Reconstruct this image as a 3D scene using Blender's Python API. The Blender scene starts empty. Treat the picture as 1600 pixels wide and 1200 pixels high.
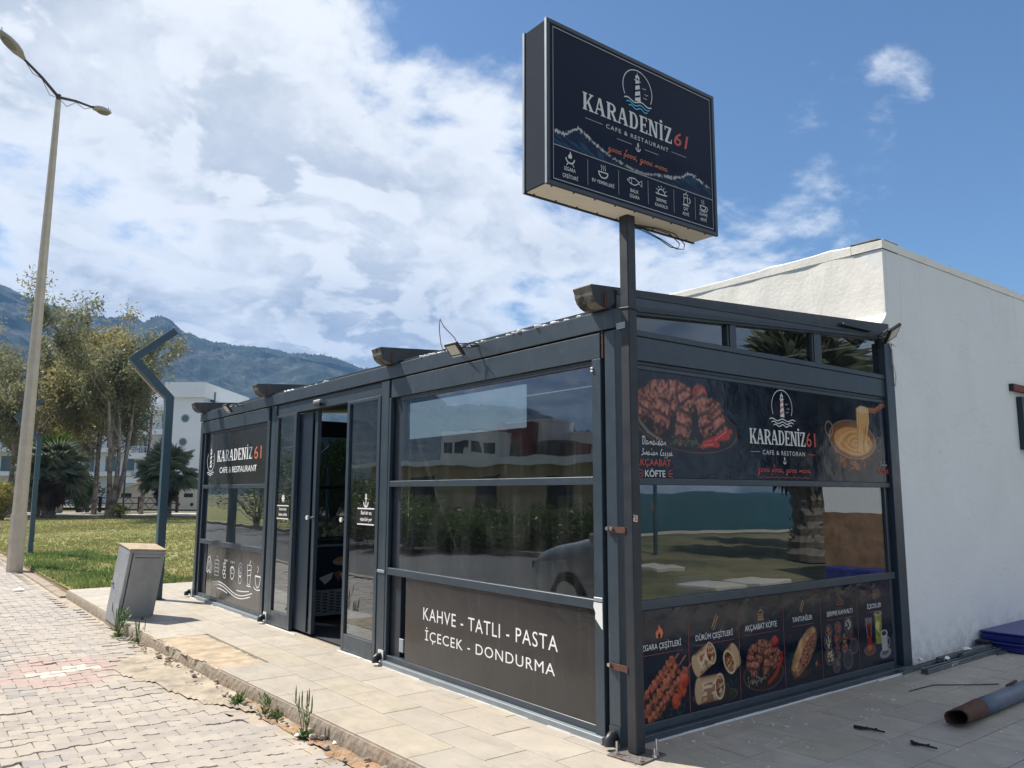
import bpy, bmesh, math, random
import numpy as np
from mathutils import Vector, Matrix
PI = math.pi
R = math.radians
random.seed(7)
rng = np.random.default_rng(11)
scene = bpy.context.scene

# ------------------------------------------------------------------ camera
cam_d = bpy.data.cameras.new('camera')
cam = bpy.data.objects.new('camera', cam_d)
scene.collection.objects.link(cam)
scene.camera = cam
YAW, PIT, ROL = R(52.318), R(7.876), R(0.127)
fw = Vector((math.cos(PIT)*math.cos(YAW), math.cos(PIT)*math.sin(YAW), math.sin(PIT)))
rt = Vector((math.sin(YAW), -math.cos(YAW), 0))
upv = rt.cross(fw)
r2 = rt*math.cos(ROL)+upv*math.sin(ROL)
u2 = -rt*math.sin(ROL)+upv*math.cos(ROL)
CAM = Vector((-3.5116, -3.5249, 1.5))
m = Matrix((r2, u2, -fw)).transposed().to_4x4()
m.translation = CAM
cam.matrix_world = m
cam_d.sensor_fit = 'HORIZONTAL'
cam_d.sensor_width = 36
cam_d.lens = 36*1232.4/1600
cam_d.clip_start = 0.05
cam_d.clip_end = 20000
scene.render.resolution_x = 1024
scene.render.resolution_y = 768

# ------------------------------------------------------------------ sun and exposure
SUN = Vector((-0.36, 0.715, 1.0)).normalized()          # towards the sun
sun_d = bpy.data.lights.new('sun', 'SUN')
sun_d.energy = 5.0
sun_d.angle = R(0.55)
sun_d.color = (1.0, 0.93, 0.82)
sun = bpy.data.objects.new('sun', sun_d)
sun.rotation_euler = SUN.to_track_quat('Z', 'Y').to_euler()
scene.collection.objects.link(sun)
vs = scene.view_settings
vs.view_transform = 'Standard'
vs.look = 'None'
vs.gamma = 1
vs.exposure = 0.76
vs.use_curve_mapping = False
scene.cycles.max_bounces = 8
scene.cycles.transparent_max_bounces = 24
scene.cycles.caustics_reflective = False
scene.cycles.caustics_refractive = False

# ------------------------------------------------------------------ node helper
class NT:
    def __init__(s, tree):
        s.t = tree
        s.n = tree.nodes
        s.l = tree.links
    def add(s, typ, ins=None, **kw):
        n = s.n.new(typ)
        for k, v in kw.items():
            setattr(n, k, v)
        if ins:
            for k, v in ins.items():
                s.set(n.inputs[k], v)
        return n
    def set(s, sock, v):
        if isinstance(v, bpy.types.NodeSocket):
            s.l.new(v, sock)
        elif isinstance(v, bpy.types.Node):
            s.l.new(v.outputs[0], sock)
        else:
            if sock.type == 'RGBA' and len(v) == 3:
                v = (*v, 1)
            sock.default_value = v
    def math(s, op, a, b=None, c=None, clamp=False):
        n = s.n.new('ShaderNodeMath')
        n.operation = op
        n.use_clamp = clamp
        s.set(n.inputs[0], a)
        if b is not None: s.set(n.inputs[1], b)
        if c is not None: s.set(n.inputs[2], c)
        return n.outputs[0]
    def vmath(s, op, a, b=None, out=0):
        n = s.n.new('ShaderNodeVectorMath')
        n.operation = op
        s.set(n.inputs[0], a)
        if b is not None: s.set(n.inputs[1], b)
        return n.outputs[out]
    def mix(s, f, a, b, typ='RGBA', blend='MIX'):
        n = s.n.new('ShaderNodeMix')
        n.data_type = typ
        if typ == 'RGBA':
            n.blend_type = blend
            i = (0, 6, 7); o = 2
        else:
            i = (0, 2, 3); o = 0
        s.set(n.inputs[i[0]], f); s.set(n.inputs[i[1]], a); s.set(n.inputs[i[2]], b)
        return n.outputs[o]
    def ramp(s, f, lo, hi, a=0.0, b=1.0, interp='SMOOTHSTEP'):
        n = s.n.new('ShaderNodeMapRange')
        n.interpolation_type = interp
        for k, v in zip((0, 1, 2, 3, 4), (f, lo, hi, a, b)):
            s.set(n.inputs[k], v)
        return n.outputs[0]
    def noise(s, vec=None, scale=5, detail=4, rough=0.55, dist=0, out='Fac'):
        n = s.n.new('ShaderNodeTexNoise')
        if vec is not None: s.set(n.inputs['Vector'], vec)
        n.inputs['Scale'].default_value = scale
        n.inputs['Detail'].default_value = detail
        n.inputs['Roughness'].default_value = rough
        n.inputs['Distortion'].default_value = dist
        return n.outputs[out]

# ------------------------------------------------------------------ world: physical sky with broken clouds
w = bpy.data.worlds.new('World')
scene.world = w
w.use_nodes = True
nt = NT(w.node_tree)
nt.n.clear()
sky = nt.add('ShaderNodeTexSky', sky_type='NISHITA', sun_disc=False)
sky.sun_elevation = math.asin(SUN.z)
sky.sun_rotation = math.atan2(SUN.x, SUN.y)
sky.air_density = 1.1
sky.dust_density = 0.8
sky.ozone_density = 1.6
tc = nt.add('ShaderNodeTexCoord').outputs['Generated']
d = nt.vmath('NORMALIZE', tc)
sep = nt.add('ShaderNodeSeparateXYZ', {0: d})
zz = nt.math('ADD', nt.math('MAXIMUM', sep.outputs[2], 0.0), 0.30)
comb = nt.add('ShaderNodeCombineXYZ', {0: nt.math('DIVIDE', sep.outputs[0], zz), 1: nt.math('DIVIDE', sep.outputs[1], zz), 2: 0.37})
pv = comb.outputs[0]
n1 = nt.noise(pv, 1.5, 12, 0.62, 0.2)
n3 = nt.noise(nt.vmath('ADD', pv, (1.3, 5.1, 4)), 0.9, 5, 0.5, 0.0)
nA = nt.noise(nt.vmath('ADD', pv, (2.3, 8.1, 1)), 4.4, 10, 0.58, 0.35)
nB = nt.noise(nt.vmath('ADD', pv, (2.3-0.030, 8.1+0.06, 1)), 4.4, 10, 0.58, 0.35)
dotp = nt.vmath('DOT_PRODUCT', d, (0.1785, -0.6273, 0.7581), out=1)
bias = nt.math('MINIMUM', nt.math('MAXIMUM', nt.math('MULTIPLY', dotp, -1.3), -0.165), 0.16)
bias = nt.math('ADD', bias, nt.ramp(dotp, 0.45, 0.75, 0.0, 0.24))  # extra cloud cover out of view, added for neutral fill light
wisp = nt.ramp(nt.vmath('DOT_PRODUCT', d, (0.806, 0.424, 0.413), out=1), 0.9915, 0.9992, 0.0, 0.17)
wisp2 = nt.ramp(nt.vmath('DOT_PRODUCT', d, (0.835, 0.475, 0.27), out=1), 0.975, 0.9995, 0.0, 0.05)
lowh = nt.ramp(sep.outputs[2], 0.02, 0.35, 0.10, 0.0)
cov = nt.math('ADD', nt.math('ADD', nt.math('ADD', n1, bias), nt.math('ADD', wisp, wisp2)), lowh)
cov = nt.math('ADD', cov, nt.math('MULTIPLY', nt.math('SUBTRACT', nA, 0.5), 0.45))
cl = nt.ramp(cov, 0.47, 0.62)
dens = nt.ramp(cov, 0.52, 0.80)
relief = nt.ramp(nt.math('SUBTRACT', nA, nB), -0.055, 0.055, 1.0, 0.0)
grey = nt.math('MULTIPLY', dens, nt.math('ADD', nt.math('MULTIPLY', relief, 0.55), nt.ramp(n3, 0.38, 0.60, 0.05, 0.65)), clamp=True)
ccol = nt.mix(grey, (9.2, 9.5, 9.8), (3.4, 4.1, 5.2))
skyc = nt.mix(1.0, sky.outputs[0], (0.72, 0.92, 1.10), blend='MULTIPLY')
col = nt.mix(nt.math('MULTIPLY', cl, 0.95), skyc, ccol)
bg = nt.add('ShaderNodeBackground', {'Color': col, 'Strength': 0.066})
out = nt.add('ShaderNodeOutputWorld', {'Surface': bg})

# ------------------------------------------------------------------ materials
MATS = {}
def principled(name, base, rough=0.6, metal=0.0, spec=0.5, var=0.0, vscale=6.0, bump=0.0, bscale=40.0, col2=None, mixlo=0.45, mixhi=0.62,
               mscale=3.0, obj_space=False, coat=0.0, extra=None, rvar=0.0):
    mt = bpy.data.materials.new(name)
    mt.use_nodes = True
    t = NT(mt.node_tree)
    b = t.n['Principled BSDF']
    pos = t.add('ShaderNodeTexCoord').outputs['Object'] if obj_space else t.add('ShaderNodeNewGeometry').outputs['Position']
    c = None
    if col2 is not None:
        f = t.ramp(t.noise(pos, mscale, 6, 0.6), mixlo, mixhi)
        c = t.mix(f, base, col2)
    if var > 0:
        f = t.noise(pos, vscale, 6, 0.65)
        k = t.ramp(f, 0.3, 0.7, 1-var, 1+var, 'LINEAR')
        kk = t.add('ShaderNodeCombineXYZ', {0: k, 1: k, 2: k}).outputs[0]
        c = t.mix(1.0, c if c is not None else base, kk, blend='MULTIPLY')
    if extra is not None:
        c = extra(t, pos, c if c is not None else base)
    if c is not None:
        t.set(b.inputs['Base Color'], c)
    else:
        b.inputs['Base Color'].default_value = (*base, 1)
    b.inputs['Roughness'].default_value = rough
    if rvar > 0:
        t.set(b.inputs['Roughness'], t.ramp(t.noise(pos, 9, 5, 0.6), 0.3, 0.7, max(0.02, rough-rvar), rough+rvar, 'LINEAR'))
    b.inputs['Metallic'].default_value = metal
    b.inputs['Specular IOR Level'].default_value = spec
    b.inputs['Coat Weight'].default_value = coat
    if bump > 0:
        bn = t.add('ShaderNodeBump', {'Height': t.noise(pos, bscale, 5, 0.6), 'Strength': 1.0, 'Distance': bump})
        t.set(b.inputs['Normal'], bn.outputs[0])
    MATS[name] = mt
    return mt

def streaks(t, pos, c):
    """pale vertical run marks and dust on painted metal"""
    v = t.vmath('MULTIPLY', pos, (34, 34, 1.3))
    f = t.ramp(t.noise(v, 1.0, 4, 0.6), 0.60, 0.78, 0, 0.40)
    c = t.mix(f, c, (0.13, 0.15, 0.16))
    sp = t.ramp(t.noise(pos, 75, 2, 0.5), 0.70, 0.76, 0, 0.35)
    return t.mix(sp, c, (0.3, 0.31, 0.31))

metal = principled('anthracite_paint', (0.034, 0.050, 0.066), 0.38, var=0.14, vscale=3, extra=streaks, rvar=0.1)
metal_dark = principled('dark_channel_paint', (0.022, 0.03, 0.04), 0.5, var=0.2)
post_paint = principled('sign_post_paint', (0.020, 0.023, 0.030), 0.5, var=0.25, vscale=8, rvar=0.1)
blue_paint = principled('blue_grey_lamp_paint', (0.035, 0.075, 0.10), 0.45, var=0.1)
alu = principled('brushed_aluminium_edge', (0.30, 0.34, 0.37), 0.4, metal=0.3, var=0.1)
sign_side = principled('sign_side_sheet', (0.045, 0.053, 0.070), 0.95, spec=.04, var=0.06)
sign_frame = principled('sign_frame_paint', (0.018, 0.028, 0.045), 0.35)
sign_under = principled('sign_underside_sheet', (0.78, 0.74, 0.66), 0.6, var=0.06)
navy = principled('navy_print', (0.0042, 0.0105, 0.030), 0.4, spec=0.10)
white_print = principled('white_lettering', (0.62, 0.62, 0.60), 0.5)
grey_print = principled('grey_lettering', (0.36, 0.37, 0.38), 0.5)
white_vinyl = principled('white_vinyl_lettering', (0.78, 0.78, 0.77), 0.5)
red_print = principled('red_lettering', (0.50, 0.060, 0.045), 0.5)
orange_print = principled('orange_lettering', (0.60, 0.16, 0.07), 0.5)
blue_print = principled('light_blue_print', (0.06, 0.38, 0.62), 0.5)
gold_print = principled('gold_line_print', (0.42, 0.24, 0.10), 0.5)
dim_red = principled('dim_red_line', (0.24, 0.05, 0.04), 0.5)
film = principled('dark_window_film', (0.026, 0.025, 0.026), 0.16, spec=0.5, var=0.12, vscale=1.5, bump=0.003, bscale=3.5, extra=lambda t, pos, c: t.mix(t.ramp(t.noise(t.vmath('MULTIPLY', pos, (20, 20, 1.5)), 1.0, 4, .6), .56, .74, 0, .28), c, (0.085, 0.08, 0.075)), rvar=.07)
rust = principled('rust', (0.095, 0.040, 0.026), 0.85, var=0.4, vscale=40, bump=0.002, bscale=120)
plate_m = principled('worn_base_plate', (0.13, 0.12, 0.115), 0.7, var=0.3, vscale=30, col2=(0.13, 0.055, 0.03), mixlo=0.5, mixhi=0.62, mscale=22)
track_m = principled('sunlit_floor_track', (0.20, 0.23, 0.255), 0.45, var=0.15, vscale=8)  # lighter copy for the front track: its sunlit top put into the colour
dry_lawn_m = principled('dry_seaside_turf', (0.15, 0.135, 0.07), 0.95, var=0.35, vscale=.6, bump=.02, bscale=14, col2=(0.085, 0.095, 0.04), mscale=.4)
weather_wood = principled('weathered_rafter_end', (0.17, 0.155, 0.135), 0.9, var=0.45, vscale=22, bump=0.006, bscale=45, col2=(0.04, 0.04, 0.042), mscale=14)
rafter_paint = principled('rafter_paint', (0.045, 0.052, 0.06), 0.6, var=0.3, vscale=12, col2=(0.13, 0.12, 0.11), mixlo=0.66, mixhi=0.72, mscale=18)
def wall_dirt(t, pos, c):
    v = t.vmath('MULTIPLY', pos, (1.0, 1.0, 0.8))
    f = t.ramp(t.noise(v, 1.6, 7, 0.65), 0.5, 0.75, 0, 0.5)
    c = t.mix(f, c, (0.55, 0.52, 0.45))
    cr = t.ramp(t.noise(pos, 30, 4, 0.7), 0.68, 0.8, 0, 0.5)
    return t.mix(cr, c, (0.38, 0.34, 0.28))
stucco = principled('white_rough_render', (0.81, 0.78, 0.71), 0.9, var=0.05, bump=0.004, bscale=28, extra=wall_dirt)
def side_dirt(t, pos, c):
    z = t.add('ShaderNodeSeparateXYZ', {0: pos}).outputs[2]
    big = t.ramp(t.noise(t.vmath('MULTIPLY', pos, (1.1, 1, .7)), 1.0, 6, 0.6), .46, .72, 0, .35)
    c = t.mix(big, c, (0.66, 0.655, 0.63))
    splash = t.math('MULTIPLY', t.ramp(z, .0, .45, 1, 0), t.ramp(t.noise(pos, 7, 6, .7), .42, .62, 0, .55))
    c = t.mix(splash, c, (0.42, 0.38, 0.32))
    run = t.math('MULTIPLY', t.ramp(z, 2.4, 3.8, 0, 1), t.ramp(t.noise(t.vmath('MULTIPLY', pos, (11, 1, .5)), 1.0, 5, .6), .56, .70, 0, .45))
    c = t.mix(run, c, (0.55, 0.53, 0.48))
    n = t.noise(t.vmath('MULTIPLY', pos, (.8, 1, 1.6)), 1.0, 8, .62, 1.5)
    crack = t.ramp(t.math('ABSOLUTE', t.math('SUBTRACT', n, .53)), .0, .0022, .55, 0)
    return t.mix(crack, c, (0.40, 0.39, 0.37))
stucco_side = principled('white_smooth_render', (0.79, 0.785, 0.77), 0.9, var=0.03, vscale=1.2, bump=0.0025, bscale=18, extra=side_dirt)
hotel_white = principled('hotel_white', (0.72, 0.74, 0.76), 0.8, var=0.04, vscale=0.5)
annex_white = principled('annex_cream', (0.66, 0.62, 0.57), 0.85, var=0.05, vscale=0.8)
hotel_glass = principled('hotel_window_glass', (0.07, 0.12, 0.13), 0.12, spec=0.8)
curtain = principled('hotel_curtain', (0.30, 0.32, 0.30), 0.8)
brown_wood = principled('brown_fence_wood', (0.075, 0.035, 0.028), 0.7, var=0.2)
tile_mats = []
for i, (c, k) in enumerate([((0.40, 0.355, 0.295), 0.10), ((0.43, 0.385, 0.32), 0.10), ((0.385, 0.345, 0.29), 0.12), ((0.41, 0.36, 0.285), 0.13)]):
    def vein(t, pos, cc, i=i):
        v = t.vmath('ADD', t.vmath('MULTIPLY', pos, (5.0, 1.6, 1)), (i*3.1, i*1.7, 0))
        f = t.ramp(t.noise(v, 1.6, 8, 0.7, 1.3), 0.48, 0.66, 0, 0.55)
        cc = t.mix(f, cc, (0.29, 0.262, 0.225))
        f2 = t.ramp(t.noise(pos, 2.3, 7, 0.7), 0.56, 0.7, 0, 0.5)
        cc = t.mix(f2, cc, (0.50, 0.45, 0.37))
        g = t.ramp(t.noise(pos, 130, 2, 0.5), 0.66, 0.75, 0, 0.35)
        return t.mix(g, cc, (0.17, 0.14, 0.11))
    tile_mats.append(principled('porcelain_tile_%d' % i, c, 0.55, var=k, vscale=3.5, extra=vein))
grout = principled('grout', (0.15, 0.135, 0.115), 0.95, var=0.2, vscale=20)
kerb_conc = principled('kerb_concrete', (0.30, 0.25, 0.195), 0.95, var=0.28, vscale=12, bump=0.005, bscale=32, col2=(0.31, 0.215, 0.14), mixlo=0.52, mixhi=0.72, mscale=2)
cement = principled('sandy_cement', (0.38, 0.325, 0.25), 0.95, var=0.22, vscale=5, bump=0.012, bscale=11, col2=(0.26, 0.22, 0.18), mixlo=0.46, mixhi=0.66, mscale=4.0)
yellow_cement = principled('yellow_cement', (0.43, 0.345, 0.24), 0.95, var=0.2, vscale=7, bump=0.005, bscale=18, col2=(0.33, 0.26, 0.19), mscale=5)
orange_soil = principled('orange_soil', (0.34, 0.21, 0.12), 0.98, var=0.35, vscale=30, bump=0.012, bscale=42, col2=(0.24, 0.185, 0.135), mscale=6)
joint_sand = principled('joint_sand', (0.16, 0.135, 0.105), 0.98, var=0.3, vscale=30)
def paver_dirt(t, pos, c):
    f = t.ramp(t.noise(pos, 1.1, 6, 0.65), 0.45, 0.7, 0, 0.35)
    c = t.mix(f, c, (0.40, 0.355, 0.30))
    f = t.ramp(t.noise(pos, 7, 6, 0.75), 0.60, 0.72, 0, 0.35)
    c = t.mix(f, c, (0.20, 0.175, 0.15))
    g = t.ramp(t.noise(pos, 160, 2, 0.5), 0.62, 0.75, 0, 0.4)
    return t.mix(g, c, (0.16, 0.14, 0.12))
pav = {}
for k, c in dict(a=(0.355, 0.318, 0.28), b=(0.39, 0.348, 0.30), c=(0.325, 0.295, 0.265), d=(0.28, 0.27, 0.262), pink=(0.385, 0.295, 0.262), white=(0.54, 0.50, 0.43)).items():
    pav[k] = principled('paver_'+k, c, 0.92, var=0.12, vscale=5, bump=0.002, bscale=90, extra=paver_dirt)
asphalt = principled('asphalt', (0.075, 0.075, 0.078), 0.9, var=0.15, vscale=2, bump=0.004, bscale=80)
def grass_col(t, pos, c):
    f = t.ramp(t.noise(pos, 0.33, 8, 0.7), 0.42, 0.60)
    c = t.mix(f, (0.26, 0.235, 0.10), (0.165, 0.20, 0.065))
    f2 = t.ramp(t.noise(pos, 0.16, 6, 0.65), 0.52, 0.66)
    c = t.mix(f2, c, (0.32, 0.275, 0.15))
    f3 = t.ramp(t.noise(t.vmath('ADD', pos, (31, 7, 0)), 0.5, 5, 0.6), 0.60, 0.68)
    c = t.mix(f3, c, (0.20, 0.29, 0.04))
    f4 = t.ramp(t.noise(pos, 9, 6, 0.75), 0.35, 0.68, 0.55, 1.3, 'LINEAR')
    kk = t.add('ShaderNodeCombineXYZ', {0: f4, 1: f4, 2: f4}).outputs[0]
    return t.mix(1.0, c, kk, blend='MULTIPLY')
lawn_m = principled('lawn_turf', (0.1, 0.12, 0.03), 0.95, extra=grass_col, bump=0.03, bscale=14, spec=0.1)
ground_m = principled('dry_ground', (0.16, 0.15, 0.08), 0.95, var=0.3, vscale=0.1, spec=0.1)
path_m = principled('path_concrete', (0.46, 0.43, 0.38), 0.9, var=0.12, vscale=1)
sand_m = principled('beach_sand', (0.36, 0.32, 0.24), 0.95, var=0.15, vscale=0.4)
sea_m = principled('sea_water', (0.010, 0.060, 0.068), 0.6, spec=0.1, var=0.2, vscale=0.05, bump=0.05, bscale=0.8)
cab_m = principled('cabinet_grey_paint', (0.34, 0.35, 0.355), 0.6, var=0.12, vscale=5, col2=(0.2, 0.13, 0.08), mixlo=0.70, mixhi=0.80, mscale=9)
cab_top = principled('cabinet_rusty_top', (0.42, 0.33, 0.22), 0.7, var=0.25, vscale=8)
lamp_conc = principled('lamp_post_concrete', (0.50, 0.43, 0.34), 0.85, var=0.10, vscale=5)
lamp_arm = principled('lamp_arm_rusty_dark', (0.075, 0.055, 0.055), 0.7, var=0.4, vscale=20)
lamp_head = principled('lamp_head_grey', (0.36, 0.34, 0.31), 0.6, var=0.15)
lamp_glass = principled('lamp_head_lens', (0.22, 0.21, 0.19), 0.3)
black_pl = principled('black_plastic', (0.012, 0.012, 0.013), 0.45)
led_white = principled('floodlight_led_face', (0.62, 0.60, 0.54), 0.5, var=0.05, vscale=60)
chrome = principled('steel', (0.55, 0.55, 0.56), 0.3, metal=0.9)
white_pl = principled('white_plastic', (0.72, 0.72, 0.71), 0.5)
pipe_blue = principled('pipe_grey_blue_paint', (0.085, 0.11, 0.155), 0.42, var=0.15, vscale=9)
scrap_grey = principled('scrap_profile_grey', (0.105, 0.12, 0.13), 0.5, var=0.3, vscale=12, col2=(0.5, 0.5, 0.5), mixlo=0.63, mixhi=0.68, mscale=12)
box_blue = principled('dark_blue_plastic', (0.012, 0.02, 0.16), 0.35, var=0.1)
bark_e = principled('eucalyptus_bark', (0.30, 0.25, 0.205), 0.9, var=0.3, vscale=1.6, bump=0.02, bscale=6, col2=(0.14, 0.10, 0.08), mscale=2.5)
bark_p = principled('palm_bark', (0.13, 0.11, 0.09), 0.95, var=0.5, vscale=9, bump=0.03, bscale=16)
twig_m = principled('dark_twig', (0.02, 0.018, 0.016), 0.9)
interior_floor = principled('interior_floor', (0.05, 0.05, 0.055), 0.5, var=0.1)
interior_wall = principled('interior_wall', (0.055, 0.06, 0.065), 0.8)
board_m = principled('pale_board', (0.60, 0.66, 0.68), 0.6)
glow_panel_m = principled('pale_glow_panel', (0.3, 0.33, 0.35), 0.6)  # added emission makes a plain pale panel glow
glow_panel_m.node_tree.nodes['Principled BSDF'].inputs['Emission Color'].default_value = (0.62, 0.74, 0.80, 1)
glow_panel_m.node_tree.nodes['Principled BSDF'].inputs['Emission Strength'].default_value = 0.55
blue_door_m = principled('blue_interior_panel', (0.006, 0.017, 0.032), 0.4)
car_paint = principled('silver_car_paint', (0.36, 0.38, 0.40), 0.28, metal=0.5, coat=0.6)
rubber = principled('rubber', (0.015, 0.015, 0.015), 0.8)
car_glass = principled('car_window', (0.02, 0.024, 0.028), 0.08, spec=0.8)
beige_wall = principled('beige_plaster', (0.40, 0.33, 0.20), 0.9, var=0.08, vscale=0.7)
red_wall = principled('red_plaster', (0.20, 0.055, 0.045), 0.85)
reed_m = principled('brown_reed_cladding', (0.26, 0.15, 0.08), 0.95, var=0.4, vscale=5, bump=0.01, bscale=30)
terracotta = principled('terracotta_tile', (0.32, 0.13, 0.07), 0.85, var=0.2)

def leaf_mat(name, c1, c2, scale=0.6, trans=0.35):
    mt = bpy.data.materials.new(name)
    mt.use_nodes = True
    t = NT(mt.node_tree)
    t.n.remove(t.n['Principled BSDF'])
    pos = t.add('ShaderNodeNewGeometry')
    at = t.add('ShaderNodeAttribute', attribute_name='lv')
    f = t.math('ADD', t.math('MULTIPLY', t.noise(pos.outputs['Position'], scale, 3, 0.5), 0.6), t.math('MULTIPLY', at.outputs['Fac'], 0.4))
    c = t.mix(t.ramp(f, 0.3, 0.7), c1, c2)
    df = t.add('ShaderNodeBsdfDiffuse', {'Color': c})
    tr = t.add('ShaderNodeBsdfTranslucent', {'Color': c})
    gl = t.add('ShaderNodeBsdfGlossy', {'Color': (0.5, 0.5, 0.5), 'Roughness': 0.45})
    m1 = t.add('ShaderNodeMixShader', {0: trans, 1: df, 2: tr})
    m2 = t.add('ShaderNodeMixShader', {0: 0.05, 1: m1, 2: gl})
    t.l.new(m2.outputs[0], t.n['Material Output'].inputs[0])
    return mt
leaf_e = leaf_mat('eucalyptus_leaf', (0.14, 0.165, 0.095), (0.31, 0.29, 0.155), .6, .45)
leaf_e2 = leaf_mat('eucalyptus_leaf_yellow', (0.20, 0.21, 0.09), (0.38, 0.32, 0.14), .6, .5)
leaf_g = leaf_mat('green_leaf', (0.045, 0.085, 0.022), (0.10, 0.16, 0.035))
leaf_t = leaf_mat('yellow_bush_leaf', (0.20, 0.22, 0.05), (0.36, 0.30, 0.08))
leaf_w = leaf_mat('weed_leaf', (0.10, 0.17, 0.05), (0.22, 0.30, 0.09), 9)
frond_g = leaf_mat('palm_frond_green', (0.22, 0.25, 0.17), (0.38, 0.40, 0.26), 1.2, 0.45)
frond_l = leaf_mat('palm_frond_light', (0.11, 0.19, 0.03), (0.17, 0.26, 0.05), 1.2, 0.4)
frond_d = leaf_mat('palm_frond_dead', (0.20, 0.15, 0.11), (0.34, 0.27, 0.19), 1.2, 0.2)
grass_m = leaf_mat('grass_blade', (0.21, 0.235, 0.075), (0.36, 0.32, 0.15), 0.5, 0.45)

def glass_mat(name, tint, base=0.12, top=0.85, power=3.2, gcol=(0.9, 0.95, 1.0)):
    mt = bpy.data.materials.new(name)
    mt.use_nodes = True
    t = NT(mt.node_tree)
    t.n.remove(t.n['Principled BSDF'])
    lw = t.add('ShaderNodeLayerWeight', {'Blend': 0.5})
    fac = t.math('ADD', t.math('MULTIPLY', t.math('POWER', lw.outputs['Facing'], power), top), base, clamp=True)
    pos = t.add('ShaderNodeNewGeometry').outputs['Position']
    tr = t.add('ShaderNodeBsdfTransparent', {'Color': tint})
    bn = t.add('ShaderNodeBump', {'Height': t.noise(pos, 1.6, 2, 0.4), 'Strength': 1.0, 'Distance': 0.0022})
    gl = t.add('ShaderNodeBsdfGlossy', {'Color': gcol, 'Roughness': 0.0, 'Normal': bn})
    mx = t.add('ShaderNodeMixShader', {0: fac, 1: tr, 2: gl})
    dust = t.ramp(t.noise(t.vmath('MULTIPLY', pos, (3, 3, 1.2)), 1.5, 7, 0.7), 0.38, 0.72, 0.006, 0.038)
    smear = t.ramp(t.noise(t.vmath('MULTIPLY', pos, (28, 28, 1.0)), 1.0, 3, 0.6), 0.58, 0.72, 0.0, 0.03)
    df = t.add('ShaderNodeBsdfDiffuse', {'Color': (0.55, 0.54, 0.50)})
    mx = t.add('ShaderNodeMixShader', {0: t.math('ADD', dust, smear), 1: mx, 2: df})
    t.l.new(mx.outputs[0], t.n['Material Output'].inputs[0])
    return mt
glass = glass_mat('tinted_glass', (0.50, 0.56, 0.60))
glass_dark = glass_mat('dark_tinted_glass', (0.30, 0.34, 0.38), 0.10)

def attr_mat(name, rough=0.25, spec=0.5):
    mt = bpy.data.materials.new(name)
    mt.use_nodes = True
    t = NT(mt.node_tree)
    b = t.n['Principled BSDF']
    a = t.add('ShaderNodeAttribute', attribute_name='ink')
    t.set(b.inputs['Base Color'], a.outputs['Color'])
    b.inputs['Roughness'].default_value = rough
    b.inputs['Specular IOR Level'].default_value = spec
    pos = t.add('ShaderNodeNewGeometry').outputs['Position']
    bn = t.add('ShaderNodeBump', {'Height': t.noise(pos, 4.5, 3, 0.5, 0.6), 'Strength': 1.0, 'Distance': 0.004})
    t.set(b.inputs['Normal'], bn.outputs[0])
    t.set(b.inputs['Roughness'], t.ramp(t.noise(pos, 6, 5, 0.6), 0.35, 0.7, rough, rough+0.14))
    return mt
print_m = attr_mat('printed_banner_film', 0.08, 0.32)
print_matte = attr_mat('printed_sign_face', 0.40, 0.10)

# ------------------------------------------------------------------ mesh helpers
COL = scene.collection
def link(o, parent=None):
    COL.objects.link(o)
    if parent is not None:
        o.parent = parent
    return o
def tag(o, label=None, cat=None, group=None, kind=None):
    if label: o['label'] = label
    if cat: o['category'] = cat
    if group: o['group'] = group
    if kind: o['kind'] = kind
    return o
def thing(name, loc, label, cat, group=None, rz=0):
    o = bpy.data.objects.new(name, None)
    o.empty_display_size = 0.2
    o.location = loc
    o.rotation_euler = (0, 0, rz)
    COL.objects.link(o)
    return tag(o, label, cat, group)

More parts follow.
